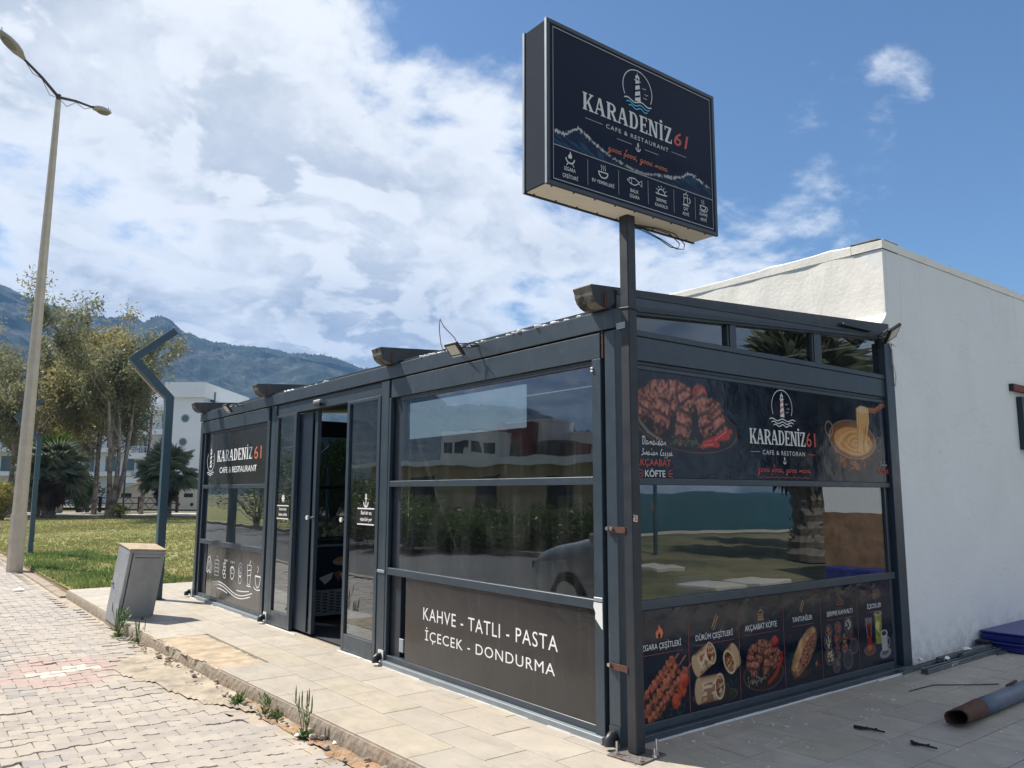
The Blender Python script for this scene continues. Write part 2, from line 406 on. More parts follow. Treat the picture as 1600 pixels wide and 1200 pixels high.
class MB:
    """collects shapes; build() links them as one mesh object. World coordinates; parents are compensated."""
    def __init__(s):
        s.v = []; s.f = []; s.mi = []; s.mats = []; s.cur = 0; s.sm = []
    def mat(s, m_):
        if m_ not in s.mats: s.mats.append(m_)
        s.cur = s.mats.index(m_)
        return s
    def poly(s, pts, smooth=False):
        i = len(s.v)
        s.v += [tuple(p) for p in pts]
        s.f.append(tuple(range(i, i+len(pts)))); s.mi.append(s.cur); s.sm.append(smooth)
    def faces(s, verts, faces, smooth=False):
        i = len(s.v)
        s.v += [tuple(p) for p in verts]
        for f in faces:
            s.f.append(tuple(i+k for k in f)); s.mi.append(s.cur); s.sm.append(smooth)
    def box(s, x0, x1, y0, y1, z0, z1, M=None):
        vs_ = [Vector((x, y, z)) for z in (z0, z1) for y in (y0, y1) for x in (x0, x1)]
        if M is not None: vs_ = [M @ v for v in vs_]
        s.faces(vs_, [(0, 2, 3, 1), (4, 5, 7, 6), (0, 1, 5, 4), (2, 6, 7, 3), (0, 4, 6, 2), (1, 3, 7, 5)])
        return s
    def bbox(s, x0, x1, y0, y1, z0, z1, b=0.004, M=None):
        """box with chamfered edges"""
        vs_ = []; idx = {}
        X, Y, Z = (x0, x1), (y0, y1), (z0, z1)
        for i in (0, 1):
            for j in (0, 1):
                for k in (0, 1):
                    sx, sy, sz = (1-2*i)*b, (1-2*j)*b, (1-2*k)*b
                    for a, off in enumerate(((0, sy, sz), (sx, 0, sz), (sx, sy, 0))):
                        idx[(i, j, k, a)] = len(vs_)
                        vs_.append(Vector((X[i]+off[0], Y[j]+off[1], Z[k]+off[2])))
        if M is not None: vs_ = [M @ v for v in vs_]
        g = lambda *q: idx[q]
        F = []
        F.append((g(0,0,0,0), g(0,0,1,0), g(0,1,1,0), g(0,1,0,0)))
        F.append((g(1,0,0,0), g(1,1,0,0), g(1,1,1,0), g(1,0,1,0)))
        F.append((g(0,0,0,1), g(1,0,0,1), g(1,0,1,1), g(0,0,1,1)))
        F.append((g(0,1,0,1), g(0,1,1,1), g(1,1,1,1), g(1,1,0,1)))
        F.append((g(0,0,0,2), g(0,1,0,2), g(1,1,0,2), g(1,0,0,2)))
        F.append((g(0,0,1,2), g(1,0,1,2), g(1,1,1,2), g(0,1,1,2)))
        for i in (0, 1):
            for j in (0, 1):
                F.append((g(i,j,0,0), g(i,j,0,1), g(i,j,1,1), g(i,j,1,0)) if (i+j) % 2 == 0 else (g(i,j,0,1), g(i,j,0,0), g(i,j,1,0), g(i,j,1,1)))
        for i in (0, 1):
            for k in (0, 1):
                F.append((g(i,0,k,2), g(i,0,k,0), g(i,1,k,0), g(i,1,k,2)) if (i+k) % 2 == 0 else (g(i,0,k,0), g(i,0,k,2), g(i,1,k,2), g(i,1,k,0)))
        for j in (0, 1):
            for k in (0, 1):
                F.append((g(0,j,k,1), g(0,j,k,2), g(1,j,k,2), g(1,j,k,1)) if (j+k) % 2 == 0 else (g(0,j,k,2), g(0,j,k,1), g(1,j,k,1), g(1,j,k,2)))
        for i in (0, 1):
            for j in (0, 1):
                for k in (0, 1):
                    t_ = (g(i,j,k,0), g(i,j,k,1), g(i,j,k,2))
                    F.append(t_ if (i+j+k) % 2 else t_[::-1])
        s.faces(vs_, F)
        return s
    def tube(s, pts, rad, n=8, smooth=True, cap=True):
        pts = [Vector(p) for p in pts]
        if not isinstance(rad, (list, tuple)): rad = [rad]*len(pts)
        rings = []
        ref = None
        for i, p in enumerate(pts):
            t_ = (pts[min(i+1, len(pts)-1)]-pts[max(i-1, 0)]).normalized()
            if ref is None:
                ref = Vector((0, 0, 1)) if abs(t_.z) < 0.9 else Vector((1, 0, 0))
            a = t_.cross(ref)
            if a.length < 1e-5: a = t_.orthogonal()
            a.normalize(); b_ = t_.cross(a); ref = b_.cross(t_) if False else ref
            rings.append([p+(a*math.cos(2*PI*k/n)+b_*math.sin(2*PI*k/n))*rad[i] for k in range(n)])
        vs_ = [v for r_ in rings for v in r_]
        F = []
        for i in range(len(pts)-1):
            for k in range(n):
                F.append((i*n+k, (i+1)*n+k, (i+1)*n+(k+1) % n, i*n+(k+1) % n))
        s.faces(vs_, F, smooth)
        if cap:
            s.poly(rings[0][::-1]); s.poly(rings[-1])
            s.poly
        return s
    def prism(s, outline, axis_fn, d0, d1):
        """outline list of (u,v); axis_fn(u,v,d)->xyz"""
        a = [axis_fn(u, v, d0) for u, v in outline]; b_ = [axis_fn(u, v, d1) for u, v in outline]
        n = len(outline)
        s.poly(a[::-1]); s.poly(b_)
        for k in range(n):
            s.poly([a[k], a[(k+1) % n], b_[(k+1) % n], b_[k]])
        return s
    def mesh(s, name, fix=True):
        me = bpy.data.meshes.new(name)
        me.from_pydata(s.v, [], s.f)
        for m_ in s.mats: me.materials.append(m_)
        if s.mats: me.polygons.foreach_set('material_index', s.mi)
        me.polygons.foreach_set('use_smooth', s.sm)
        me.update()
        return me
    def build(s, name, mat=None, parent=None, label=None, kind=None, local=None):
        if mat is not None:
            s.mats = [mat]; s.mi = [0]*len(s.f)
        me = s.mesh(name)
        o = bpy.data.objects.new(name, me)
        link(o, parent)
        if parent is not None:
            bpy_mat = world_of(parent)
            o.matrix_parent_inverse = Matrix.Identity(4)
            if local is None:
                inv = bpy_mat.inverted()
                me.transform(inv)
        if label: o['label'] = label
        if kind: o['kind'] = kind
        return o
def world_of(o):
    M = Matrix.LocRotScale(o.location, o.rotation_euler, o.scale)
    return (world_of(o.parent) @ M) if o.parent is not None else M

def np_mesh(name, verts, faces, mat, parent=None, attr=None, smooth=False, fcolor=None):
    verts = np.asarray(verts, dtype=np.float32)
    faces = np.asarray(faces, dtype=np.int32)
    me = bpy.data.meshes.new(name)
    me.vertices.add(len(verts)); me.vertices.foreach_set('co', verts.ravel())
    k = faces.shape[1]
    me.loops.add(faces.size); me.loops.foreach_set('vertex_index', faces.ravel())
    me.polygons.add(len(faces))
    me.polygons.foreach_set('loop_start', np.arange(0, faces.size, k, dtype=np.int32))
    me.polygons.foreach_set('use_smooth', np.full(len(faces), smooth))
    me.update(calc_edges=True)
    me.materials.append(mat)
    if attr is not None:
        a = me.attributes.new('ink', 'FLOAT_COLOR', 'POINT')
        c = np.ones((len(verts), 4), dtype=np.float32); c[:, :3] = attr
        a.data.foreach_set('color', c.ravel())
    if fcolor is not None:
        a = me.attributes.new('lv', 'FLOAT', 'POINT')
        a.data.foreach_set('value', np.asarray(fcolor, dtype=np.float32))
    if parent is not None:
        me.transform(world_of(parent).inverted())
    o = bpy.data.objects.new(name, me)
    return link(o, parent)

# printing planes: (u,v,d) -> world, u to the right as read, v up, d outwards
PR = lambda y0: (lambda u, v, d_: Vector((u, y0-d_, v)))
PF = lambda x0: (lambda u, v, d_: Vector((x0-d_, -u, v)))

def text(s, plane, u0, u1, v0, v1, mat, parent, d_=0.0012, shear=0.0, bold=0.0, name='lettering', space=1.0):
    cu = bpy.data.curves.new('t', 'FONT')
    cu.body = s
    cu.shear = shear
    cu.offset = bold
    cu.space_character = space
    cu.resolution_u = 3
    cu.fill_mode = 'FRONT'
    o = bpy.data.objects.new('t', cu)
    COL.objects.link(o)
    dg = bpy.context.evaluated_depsgraph_get()
    me = bpy.data.meshes.new_from_object(o.evaluated_get(dg))
    bpy.data.objects.remove(o)
    n = len(me.vertices)
    co = np.zeros(n*3, dtype=np.float32); me.vertices.foreach_get('co', co); co = co.reshape(-1, 3)
    lo, hi = co.min(0), co.max(0)
    inv = world_of(parent).inverted() if parent is not None else Matrix.Identity(4)
    for i, vtx in enumerate(me.vertices):
        u = u0+(co[i, 0]-lo[0])/(hi[0]-lo[0])*(u1-u0)
        v = v0+(co[i, 1]-lo[1])/(hi[1]-lo[1])*(v1-v0)
        vtx.co = inv @ plane(u, v, d_)
    me.materials.clear(); me.materials.append(mat)
    me.name = name
    ob = bpy.data.objects.new(name, me)
    return link(ob, parent)

class Ink:
    """flat print shapes on a plane, each piece a hair above the last"""
    def __init__(s, plane, d0=0.0014):
        s.pl = plane; s.d = d0; s.mb = MB()
    def q(s, pts, mat):
        s.mb.mat(mat)
        s.mb.poly([s.pl(u, v, s.d) for u, v in pts])
        s.d += 0.00002
    def line(s, pts, w_, mat, closed=False):
        pts = list(pts)
        if closed: pts.append(pts[0])
        P = [np.array(p, float) for p in pts]
        n = len(P); L = []; Rr = []
        for i in range(n):
            a = P[max(i-1, 0)] if not (closed and i == 0) else P[-2]
            b_ = P[min(i+1, n-1)] if not (closed and i == n-1) else P[1]
            t_ = b_-a; t_ /= (np.linalg.norm(t_)+1e-9)
            nn = np.array([-t_[1], t_[0]])*w_/2
            L.append(P[i]+nn); Rr.append(P[i]-nn)
        s.mb.mat(mat)
        vs_ = [s.pl(*p, s.d) for p in L]+[s.pl(*p, s.d) for p in Rr]
        s.mb.faces(vs_, [(i, n+i, n+i+1, i+1) for i in range(n-1)])
        s.d += 0.00002
    def arc(s, cx, cy, rx, ry, a0, a1, w_, mat, n=24):
        s.line([(cx+rx*math.cos(R(a0+(a1-a0)*i/n)), cy+ry*math.sin(R(a0+(a1-a0)*i/n))) for i in range(n+1)], w_, mat)
    def disc(s, cx, cy, rx, ry, mat, n=20):
        s.q([(cx+rx*math.cos(2*PI*i/n), cy+ry*math.sin(2*PI*i/n)) for i in range(n)], mat)
    def build(s, name, parent):
        return s.mb.build(name, None, parent)

def slab_text(ink, s, u0, u1, v0, v1, mat, gap=0.12):
    """condensed slab-serif capitals drawn as shapes"""
    W = {'K': .80, 'A': .82, 'R': .78, 'D': .76, 'E': .66, 'N': .82, 'I': .36, 'Z': .68}
    tot = sum(W[c] for c in s)+gap*(len(s)-1)
    sx = (u1-u0)/tot; h = v1-v0; x = u0
    T, t_, sf = .20, .10, .07
    for c in s:
        wd = W[c]
        def Q(pts): ink.q([(x+a*sx, v0+b_*h) for a, b_ in pts], mat)
        def rect(a, b_, c_, d_): Q([(a, b_), (c_, b_), (c_, d_), (a, d_)])
        def serif(a, b_): rect(a-.07, b_, a+T+.07, b_+sf)
        st = .09
        if c in 'KRDEN' or c == 'I':
            rect(st, 0, st+(T if c != 'N' else .12), 1)
            if c != 'N':
                serif(st, 0); serif(st, 1-sf)
        if c == 'K':
            Q([(st+T, .42), (.62, .93), (.76, .93), (st+T, .30)])
            Q([(st+T+.05, .50), (st+T+.20, .58), (.80, .07), (.58, .07)])
            rect(.50, 1-sf, .84, 1); rect(.50, 0, .86, sf)
        elif c == 'A':
            Q([(.06, 0.04), (.15, 0.04), (.44, 1), (.34, 1)])
            Q([(.32, 1), (.52, 1), (.80, .04), (.60, .04)])
            rect(.20, .30, .62, .39); rect(-.02, 0, .26, sf); rect(.50, 0, .88, sf)
        elif c == 'R' or c == 'D':
            y0, y1 = (.45, 1) if c == 'R' else (0, 1)
            cy, ry = (y0+y1)/2, (y1-y0)/2
            n = 10; o_ = []; i_ = []
            for k in range(n+1):
                a = -PI/2+PI*k/n
                o_.append((.40+.36*math.cos(a), cy+ry*math.sin(a)))
                i_.append((.38+.20*math.cos(a), cy+(ry-.09)*math.sin(a)))
            for k in range(n): Q([i_[k], o_[k], o_[k+1], i_[k+1]])
            rect(st+T, y0, .41, y0+.09); rect(st+T, y1-.09, .41, y1)
            if c == 'R':
                Q([(.34, .48), (.54, .48), (.80, .05), (.60, .05)]); rect(.56, 0, .86, sf)
        elif c == 'E':
            rect(st, .92, .66, 1); rect(st, 0, .68, .08); rect(st, .46, .54, .54)
            rect(.58, .76, .66, 1); rect(.60, 0, .68, .24); rect(.47, .38, .54, .62)
        elif c == 'N':
            rect(.64, 0, .76, 1); Q([(st, 1), (st+.22, 1), (.76, 0), (.56, 0)])
            rect(-.02, 0, .32, sf); rect(-.02, 1-sf, .24, 1); rect(.54, 1-sf, .88, 1)
        elif c == 'I':
            ink.disc(x+(st+T/2)*sx, v0+1.16*h, .12*sx, .09*h, mat, 10)
        elif c == 'Z':
            rect(.04, .91, .64, 1); rect(.04, 0, .66, .09); Q([(.04, .06), (.25, .06), (.64, .94), (.43, .94)])
            rect(.04, .74, .11, 1); rect(.59, 0, .66, .26)
        x += (wd+gap)*sx

SCR = {
 'g': ([(.75, .85), (.5, 1), (.15, .8), (.1, .35), (.35, .05), (.65, .3), (.78, .95), (.72, -.2), (.5, -.75), (.15, -.8), (.1, -.5), (.6, -.1), (1.0, .35)], 1.0),
 'o': ([(.6, 1), (.2, .85), (.1, .4), (.35, .02), (.72, .15), (.8, .6), (.6, 1), (.55, .8), (1.0, .85)], 1.0),
 'd': ([(.7, .85), (.4, 1), (.1, .6), (.15, .15), (.45, .03), (.7, .4), (1.05, 2.1), (.75, .5), (.85, .05), (1.1, .25)], 1.1),
 'f': ([(.0, .2), (.4, 1.2), (.75, 2.1), (.6, 2.3), (.45, 1.8), (.35, .2), (.2, -.9), (.05, -.6), (.35, .1), (.8, .4)], .8),
 'm': ([(.0, .2), (.2, .95), (.22, .0), (.3, .6), (.55, 1), (.62, .0), (.72, .6), (.98, 1), (1.02, .15), (1.25, .3)], 1.25),
 'a': ([(.7, .85), (.4, 1), (.1, .6), (.15, .15), (.45, .03), (.7, .5), (.78, .95), (.72, .1), (1.0, .3)], 1.0),
 'k': ([(.0, .2), (.5, 1.9), (.35, 2.1), (.1, 0), (.3, .7), (.65, .95), (.3, .55), (.7, 0), (.95, .3)], .9),
 't': ([(.0, .3), (.4, 1.9), (.25, .2), (.5, .0), (.8, .4)], .75),
 'n': ([(.0, .2), (.2, .95), (.22, .0), (.35, .7), (.65, 1), (.68, .1), (.95, .3)], .95),
 'r': ([(.0, .2), (.3, 1.1), (.55, .9), (.45, .1), (.8, .3)], .75),
 'i': ([(.0, .3), (.3, .95), (.22, .1), (.55, .3)], .55),
 'l': ([(.0, .2), (.5, 1.9), (.35, 2.1), (.15, .1), (.5, .2)], .5),
 'e': ([(.1, .4), (.6, .7), (.45, 1), (.15, .7), (.15, .2), (.45, .0), (.85, .35)], .85),
 'z': ([(.1, .9), (.6, .9), (.15, .3), (.55, .1), (.35, -.6), (.1, -.5), (.7, .2)], .75),
 's': ([(.0, .1), (.45, .95), (.6, .4), (.4, .0), (.1, .1), (.8, .3)], .7),
 'D': ([(.4, 1.9), (.25, 0), (.8, .1), (1.15, 1.0), (.9, 1.8), (.3, 2.0), (.0, 1.6)], 1.3),
 'B': ([(.4, 1.9), (.25, 0), (.3, 1.9), (.9, 1.8), (.5, 1.1), (1.0, .6), (.6, .0), (.2, .1)], 1.1),
 'L': ([(.8, 1.7), (.5, 2.0), (.4, 1.2), (.2, .1), (.5, .2), (1.0, .1)], 1.0),
 'E': ([(.9, 1.8), (.4, 2.0), (.3, 1.2), (.6, 1.1), (.2, .8), (.3, .1), (.9, .2)], 1.0),
 ',': ([(.2, .15), (.25, -.1), (.1, -.4)], .5),
 ' ': (None, .7)}
def script(ink, s, u0, u1, v0, xh, mat, w_):
    """single-stroke handwriting; v0 baseline, xh x-height"""
    tot = sum(SCR[c][1] for c in s)
    sx = (u1-u0)/tot; x = 0
    for c in s:
        p_, wd = SCR[c]
        if p_:
            P = [np.array(p_[0])]
            for i in range(1, len(p_)-1):
                a, b_, c_ = np.array(p_[i-1]), np.array(p_[i]), np.array(p_[i+1])
                for t_ in (.33, .66):
                    st = (a+b_)/2 if i > 1 else a
                    en = (b_+c_)/2 if i < len(p_)-2 else c_
                    P.append((1-t_)**2*st+2*t_*(1-t_)*b_+t_*t_*en)
            P.append(np.array(p_[-1]))
            ink.line([(u0+(x+q[0]+.18*q[1])*sx, v0+q[1]*xh) for q in P], w_, mat)
        x += wd

def lighthouse(ink, cx, v0, v1, wh, bl, red=None, scale=1.0, ring=True, rx=None):
    """round emblem: lighthouse, gulls, waves"""
    h = v1-v0; ry = h*.47; rx = rx or ry*1.02
    cy = v0+h*.53
    tw = rx*.16
    if ring: ink.arc(cx, cy, rx, ry, -28, 208, h*.022, wh, 30)
    b0 = v0+h*.25; b1 = v0+h*.74
    ink.q([(cx-tw*1.25, b0), (cx+tw*1.25, b0), (cx+tw*.8, b1), (cx-tw*.8, b1)], wh)
    for k in range(3):
        z = b0+(b1-b0)*(.12+.3*k)
        ink.q([(cx-tw*1.15, z), (cx+tw*.95, z+h*.07), (cx+tw*.95, z+h*.12), (cx-tw*1.1, z+h*.05)], red or bl)
    ink.q([(cx-tw*1.4, b1), (cx+tw*1.4, b1), (cx+tw*1.4, b1+h*.02), (cx-tw*1.4, b1+h*.02)], wh)
    ink.q([(cx-tw*.8, b1+h*.03), (cx+tw*.8, b1+h*.03), (cx+tw*.8, b1+h*.09), (cx-tw*.8, b1+h*.09)], wh)
    ink.q([(cx-tw*.35, b1+h*.035), (cx+tw*.35, b1+h*.035), (cx+tw*.35, b1+h*.08), (cx-tw*.35, b1+h*.08)], bl)
    ink.q([(cx-tw*1.1, b1+h*.095), (cx+tw*1.1, b1+h*.095), (cx, b1+h*.17)], wh)
    ink.line([(cx, b1+h*.16), (cx, b1+h*.21)], h*.012, wh)
    for gx, gz in ((.45, .60), (.6, .47), (.5, .37)):
        x, z = cx+rx*gx, v0+h*gz
        ink.line([(x-rx*.13, z+h*.02), (x-rx*.05, z+h*.025), (x, z), (x+rx*.06, z+h*.03), (x+rx*.14, z+h*.025)], h*.012, wh)
def waves(ink, cx, v, half, amp, w_, mat, n=3, ph=0):
    ink.line([(cx-half+2*half*i/30, v+amp*math.sin(ph+2*PI*n*i/30)) for i in range(31)], w_, mat)
def anchor(ink, cx, v0, h, mat):
    w_ = h*.11
    ink.arc(cx, v0+h*.88, h*.09, h*.09, 0, 360, w_*.8, mat, 10)
    ink.line([(cx, v0+h*.8), (cx, v0+h*.04)], w_, mat)
    ink.line([(cx-h*.18, v0+h*.66), (cx+h*.18, v0+h*.66)], w_*.9, mat)
    ink.arc(cx, v0+h*.36, h*.34, h*.34, 195, 345, w_, mat, 12)
    ink.q([(cx-h*.42, v0+h*.22), (cx-h*.24, v0+h*.30), (cx-h*.38, v0+h*.44)], mat)
    ink.q([(cx+h*.42, v0+h*.22), (cx+h*.24, v0+h*.30), (cx+h*.38, v0+h*.44)], mat)

# ------------------------------------------------------------------ flat colour prints (food pictures) on fine vertex grids
def vnoise(U, V, scale, seed):
    r_ = np.random.default_rng(seed)
    g = r_.random((64, 64))
    x = U*scale; y = V*scale
    xi = np.floor(x).astype(int); yi = np.floor(y).astype(int)
    fx = x-xi; fy = y-yi
    fx = fx*fx*(3-2*fx); fy = fy*fy*(3-2*fy)
    G = lambda a, b_: g[a % 64, b_ % 64]
    return (G(xi, yi)*(1-fx)+G(xi+1, yi)*fx)*(1-fy)+(G(xi, yi+1)*(1-fx)+G(xi+1, yi+1)*fx)*fy
def fbm(U, V, scale, seed, o_=3):
    t_ = 0; a = 1; s_ = 0
    for i in range(o_):
        t_ = t_+a*vnoise(U, V, scale*2**i, seed+i); s_ += a; a *= .55
    return t_/s_
def sm(a, b_, x):
    t_ = np.clip((x-a)/(b_-a), 0, 1)
    return t_*t_*(3-2*t_)
class Cv:
    def __init__(s, u0, u1, v0, v1, step, bg_):
        nu = int((u1-u0)/step)+1; nv = int((v1-v0)/step)+1
        s.nu, s.nv = nu, nv
        s.U, s.V = np.meshgrid(np.linspace(u0, u1, nu), np.linspace(v0, v1, nv), indexing='ij')
        s.c = np.zeros((nu, nv, 3)); s.c[:] = bg_
    def blend(s, mask, col):
        col = np.asarray(col, float)
        if col.ndim == 1: col = col[None, None, :]
        s.c = s.c*(1-mask[..., None])+col*mask[..., None]
    def loc(s, cx, cy, rx, ry, rot):
        a = R(rot); dx = s.U-cx; dy = s.V-cy
        return (dx*math.cos(a)+dy*math.sin(a))/rx, (-dx*math.sin(a)+dy*math.cos(a))/ry
    def ell(s, cx, cy, rx, ry, rot, col, edge=.12, wob=0, seed=1, alpha=1):
        x, y = s.loc(cx, cy, rx, ry, rot)
        r_ = np.sqrt(x*x+y*y)
        if wob: r_ = r_+(fbm(s.U, s.V, 1/(min(rx, ry)*.6), seed)-.5)*wob
        m_ = (1-sm(1-edge, 1, r_))*alpha
        s.blend(m_, col); return x, y, m_
    def shaded(s, cx, cy, rx, ry, rot, c_lo, c_hi, ns=30, seed=1, wob=.15, stripes=0, dark=(.03, .012, .008), edge=.15):
        x, y = s.loc(cx, cy, rx, ry, rot)
        X, Y = (s.U-cx)/max(rx, ry), (s.V-cy)/max(rx, ry)
        n = fbm(s.U, s.V, ns, seed, 3)
        li = np.clip(.55+.35*Y-.2*X+(n-.5)*1.7-.25*(x*x+y*y), 0, 1)
        col = np.array(c_lo)*(1-li[..., None])+np.array(c_hi)*li[..., None]
        if stripes:
            st = sm(.35, .75, np.sin(x*stripes+n*2))*.75
            col = col*(1-st[..., None])+np.array(dark)*st[..., None]
        r_ = np.sqrt(x*x+y*y)+(fbm(s.U, s.V, 1/(min(rx, ry)*.5), seed+5)-.5)*wob
        s.blend(1-sm(1-edge, 1, r_), col)
    def ring(s, cx, cy, rx, ry, rot, w_, col, alpha=1):
        x, y = s.loc(cx, cy, rx, ry, rot)
        r_ = np.sqrt(x*x+y*y)
        s.blend(np.clip(1-np.abs(r_-1)/w_, 0, 1)*alpha, col)
    def seg(s, x0, y0, x1, y1, w_, col, alpha=1):
        dx, dy = x1-x0, y1-y0; L2 = dx*dx+dy*dy
        t_ = np.clip(((s.U-x0)*dx+(s.V-y0)*dy)/L2, 0, 1)
        d_ = np.hypot(s.U-x0-t_*dx, s.V-y0-t_*dy)
        s.blend((1-sm(w_*.6, w_, d_))*alpha, col)
    def poly_path(s, pts, w_, col, alpha=1):
        for a, b_ in zip(pts[:-1], pts[1:]): s.seg(*a, *b_, w_, col, alpha)
    def build(s, name, plane, d_, mat, parent):
        A = np.array([list(plane(0, 0, d_)), list(plane(1, 0, d_)), list(plane(0, 1, d_))])
        P = A[0]+s.U[..., None]*(A[1]-A[0])+s.V[..., None]*(A[2]-A[0])
        nu, nv = s.nu, s.nv
        i = np.arange(nu*nv).reshape(nu, nv)
        F = np.stack([i[:-1, :-1], i[1:, :-1], i[1:, 1:], i[:-1, 1:]], -1).reshape(-1, 4)
        return np_mesh(name, P.reshape(-1, 3), F, mat, parent, attr=np.clip(s.c, 0, 1).reshape(-1, 3))

# ================================================================== SETTING
def sheet(name, pts, z, mat, thick=0.0):
    b = MB()
    b.poly([(x, y, z) for x, y in pts])
    return tag(b.build(name, mat), kind='structure')
sheet('ground', [(-2400, -17.0), (2400, -17.0), (2400, 2400), (-2400, 2400)], -0.42, ground_m)
sheet('beach', [(-80, -17.6), (80, -17.6), (80, -16.0), (-80, -16.0)], -0.022, sand_m)
sheet('sea', [(-2400, -2400), (2400, -2400), (2400, -17.3), (-2400, -17.3)], -0.40, sea_m)
b = MB()
b.box(-3.9, -3.72, -16, 90, -0.35, -0.105)
tag(b.build('street_kerb', kerb_conc), kind='structure')
sheet('road', [(-10.5, -16), (-3.9, -16), (-3.9, 90), (-10.5, 90)], -0.25, asphalt)
b = MB(); b.box(-10.75, -10.5, -16, 90, -0.35, -0.12); tag(b.build('far_kerb', kerb_conc), kind='structure')
sheet('verge', [(-40, -16), (-10.75, -16), (-10.75, 90), (-40, 90)], -0.13, lawn_m)

# lawns (slightly uneven)
def lawn(name, x0, x1, y0, y1, nx, ny, z0, edge=None, mat_=None):
    X, Y = np.meshgrid(np.linspace(x0, x1, nx), np.linspace(y0, y1, ny), indexing='ij')
    if edge is not None:
        X = edge(Y)+(X-x0)/(x1-x0)*(x1-edge(Y))
    Z = z0+(fbm(X+50, Y+50, .35, 3)-.5)*.07
    i = np.arange(nx*ny).reshape(nx, ny)
    F = np.stack([i[:-1, :-1], i[1:, :-1], i[1:, 1:], i[:-1, 1:]], -1).reshape(-1, 4)
    return tag(np_mesh(name, np.stack([X, Y, Z], -1).reshape(-1, 3), F, mat_ or lawn_m, smooth=True), kind='structure')
lawn('lawn', -1.3, 60, 10.68, 56.5, 120, 110, -0.035, edge=lambda y: -1.212+0*y)
lawn('seaside_lawn', -3.6, 60, -16.4, -3.4, 60, 30, -0.05, mat_=dry_lawn_m)
D_ = lambda px, D: CAM.x+fw.x/math.cos(PIT)*D+rt.x*(px-800)/1232*D*.99
E_ = lambda px, D: CAM.y+fw.y/math.cos(PIT)*D+rt.y*(px-800)/1232*D*.99
def HZ(py, D): return 1.5+(768.5-py)*D*.995/1232
def strip(name, px0, px1, Da, Db, z, mat):
    sheet(name, [(D_(px0, Da), E_(px0, Da)), (D_(px1, Da), E_(px1, Da)), (D_(px1, Db), E_(px1, Db)), (D_(px0, Db), E_(px0, Db))], z, mat)
strip('path', -350, 700, 50.5, 58, 0.03, path_m)
b = MB()
for px0, px1 in ((-350, 700),):
    Da = 50.2
    b.faces([(D_(p_, q), E_(p_, q), z) for p_ in (px0, px1) for q in (Da, Da+.35) for z in (-.08, .06)],
            [(0, 1, 5, 4), (1, 3, 7, 5), (3, 2, 6, 7), (0, 4, 6, 2), (0, 2, 3, 1), (4, 5, 7, 6)])
tag(b.build('path_edging', kerb_conc), kind='structure')

# grass tufts, too many to count
def blades(name, n, area, h0, h1, mat, dens=None, w_=0.012, seed=5):
    g = np.random.default_rng(seed)
    x0, x1, y0, y1 = area
    X = g.uniform(x0, x1, n); t_ = g.random(n)**1.8
    Y = y0+t_*(y1-y0)
    keep = X > (-1.12-0.012*(Y-10))
    if dens is not None: keep &= dens(X, Y, g)
    else: keep &= g.random(n) < .3+.9*fbm(X+50, Y+50, .6, 9)
    X, Y = X[keep], Y[keep]; n = len(X)
    k = 3
    V = []; 
    X = np.repeat(X, k)+g.normal(0, .03, n*k); Y = np.repeat(Y, k)+g.normal(0, .03, n*k)
    a = g.uniform(0, 2*PI, n*k); h = g.uniform(h0, h1, n*k)*(.5+fbm(X+9, Y+9, .4, 2))
    ww = w_*(1+Y.clip(0, 60)/18)
    lx = g.normal(0, .35, n*k)*h; ly = g.normal(0, .35, n*k)*h
    Z = np.full(n*k, -0.05)
    A = np.stack([X-np.cos(a)*ww, Y-np.sin(a)*ww, Z], -1); B = np.stack([X+np.cos(a)*ww, Y+np.sin(a)*ww, Z], -1)
    C = np.stack([X+lx, Y+ly, Z+.03+h], -1)
    V = np.stack([A, B, C], 1).reshape(-1, 3)
    F = np.arange(len(V)).reshape(-1, 3)
    o = np_mesh(name, V, F, mat, fcolor=np.repeat(g.random(n*k), 3))
    return tag(o, 'short patchy turf of green and dry yellow blades covering the lawn' if name == 'grass' else None, None, kind='stuff')
b = MB(); b.box(-1.2085, -1.0, 10.69, 56, -.30, -.062); tag(b.build('soil_bank', orange_soil), kind='structure')
g1 = blades('grass', 60000, (-1.2, 22, 10.75, 50), .018, .05, grass_m)

# paved sidewalk of bone-shaped concrete pavers
walk_root = thing('sidewalk', (0, 0, 0), None, None)
walk_root['kind'] = 'structure'
def walk_edge(y): return -1.165-0.022*y if y < 10.7 else -1.40+0.0*y
b = MB(); b.poly([(-3.72, -14, -0.142), (-1.0, -14, -0.142), (-1.0, 10.7, -0.142), (-1.38, 10.7, -0.142), (-1.38, 60, -0.142), (-3.72, 60, -0.142)])
b.build('bedding_sand', joint_sand, walk_root)
L_, PIT_ = 0.206, 0.129
OUT = [(0, .077), (.055, .077), (.078, .050), (.127, .050), (.150, .077), (.2025, .077)]
OUT = OUT+[(x, -y) for x, y in OUT[::-1]]
def paver_mesh(mat, seed):
    b = MB().mat(mat)
    rr = random.Random(seed)
    top = [(x-.101+rr.uniform(-.0012, .0012), y*.985+rr.uniform(-.0012, .0012)) for x, y in OUT]
    ch = [(x*.955, y*.95) for x, y in top]
    n = len(top)
    b.poly([(x, y, 0) for x, y in ch][::-1])
    for k in range(n):
        a, c = k, (k+1) % n
        b.poly([(*ch[a], 0), (*ch[c], 0), (*top[c], -.005), (*top[a], -.005)])
        b.poly([(*top[a], -.005), (*top[c], -.005), (*top[c], -.03), (*top[a], -.03)])
    return b.mesh('paver')
PM = {k: [paver_mesh(pav[k], i*7+j) for j in range(3)] for i, k in enumerate(pav)}
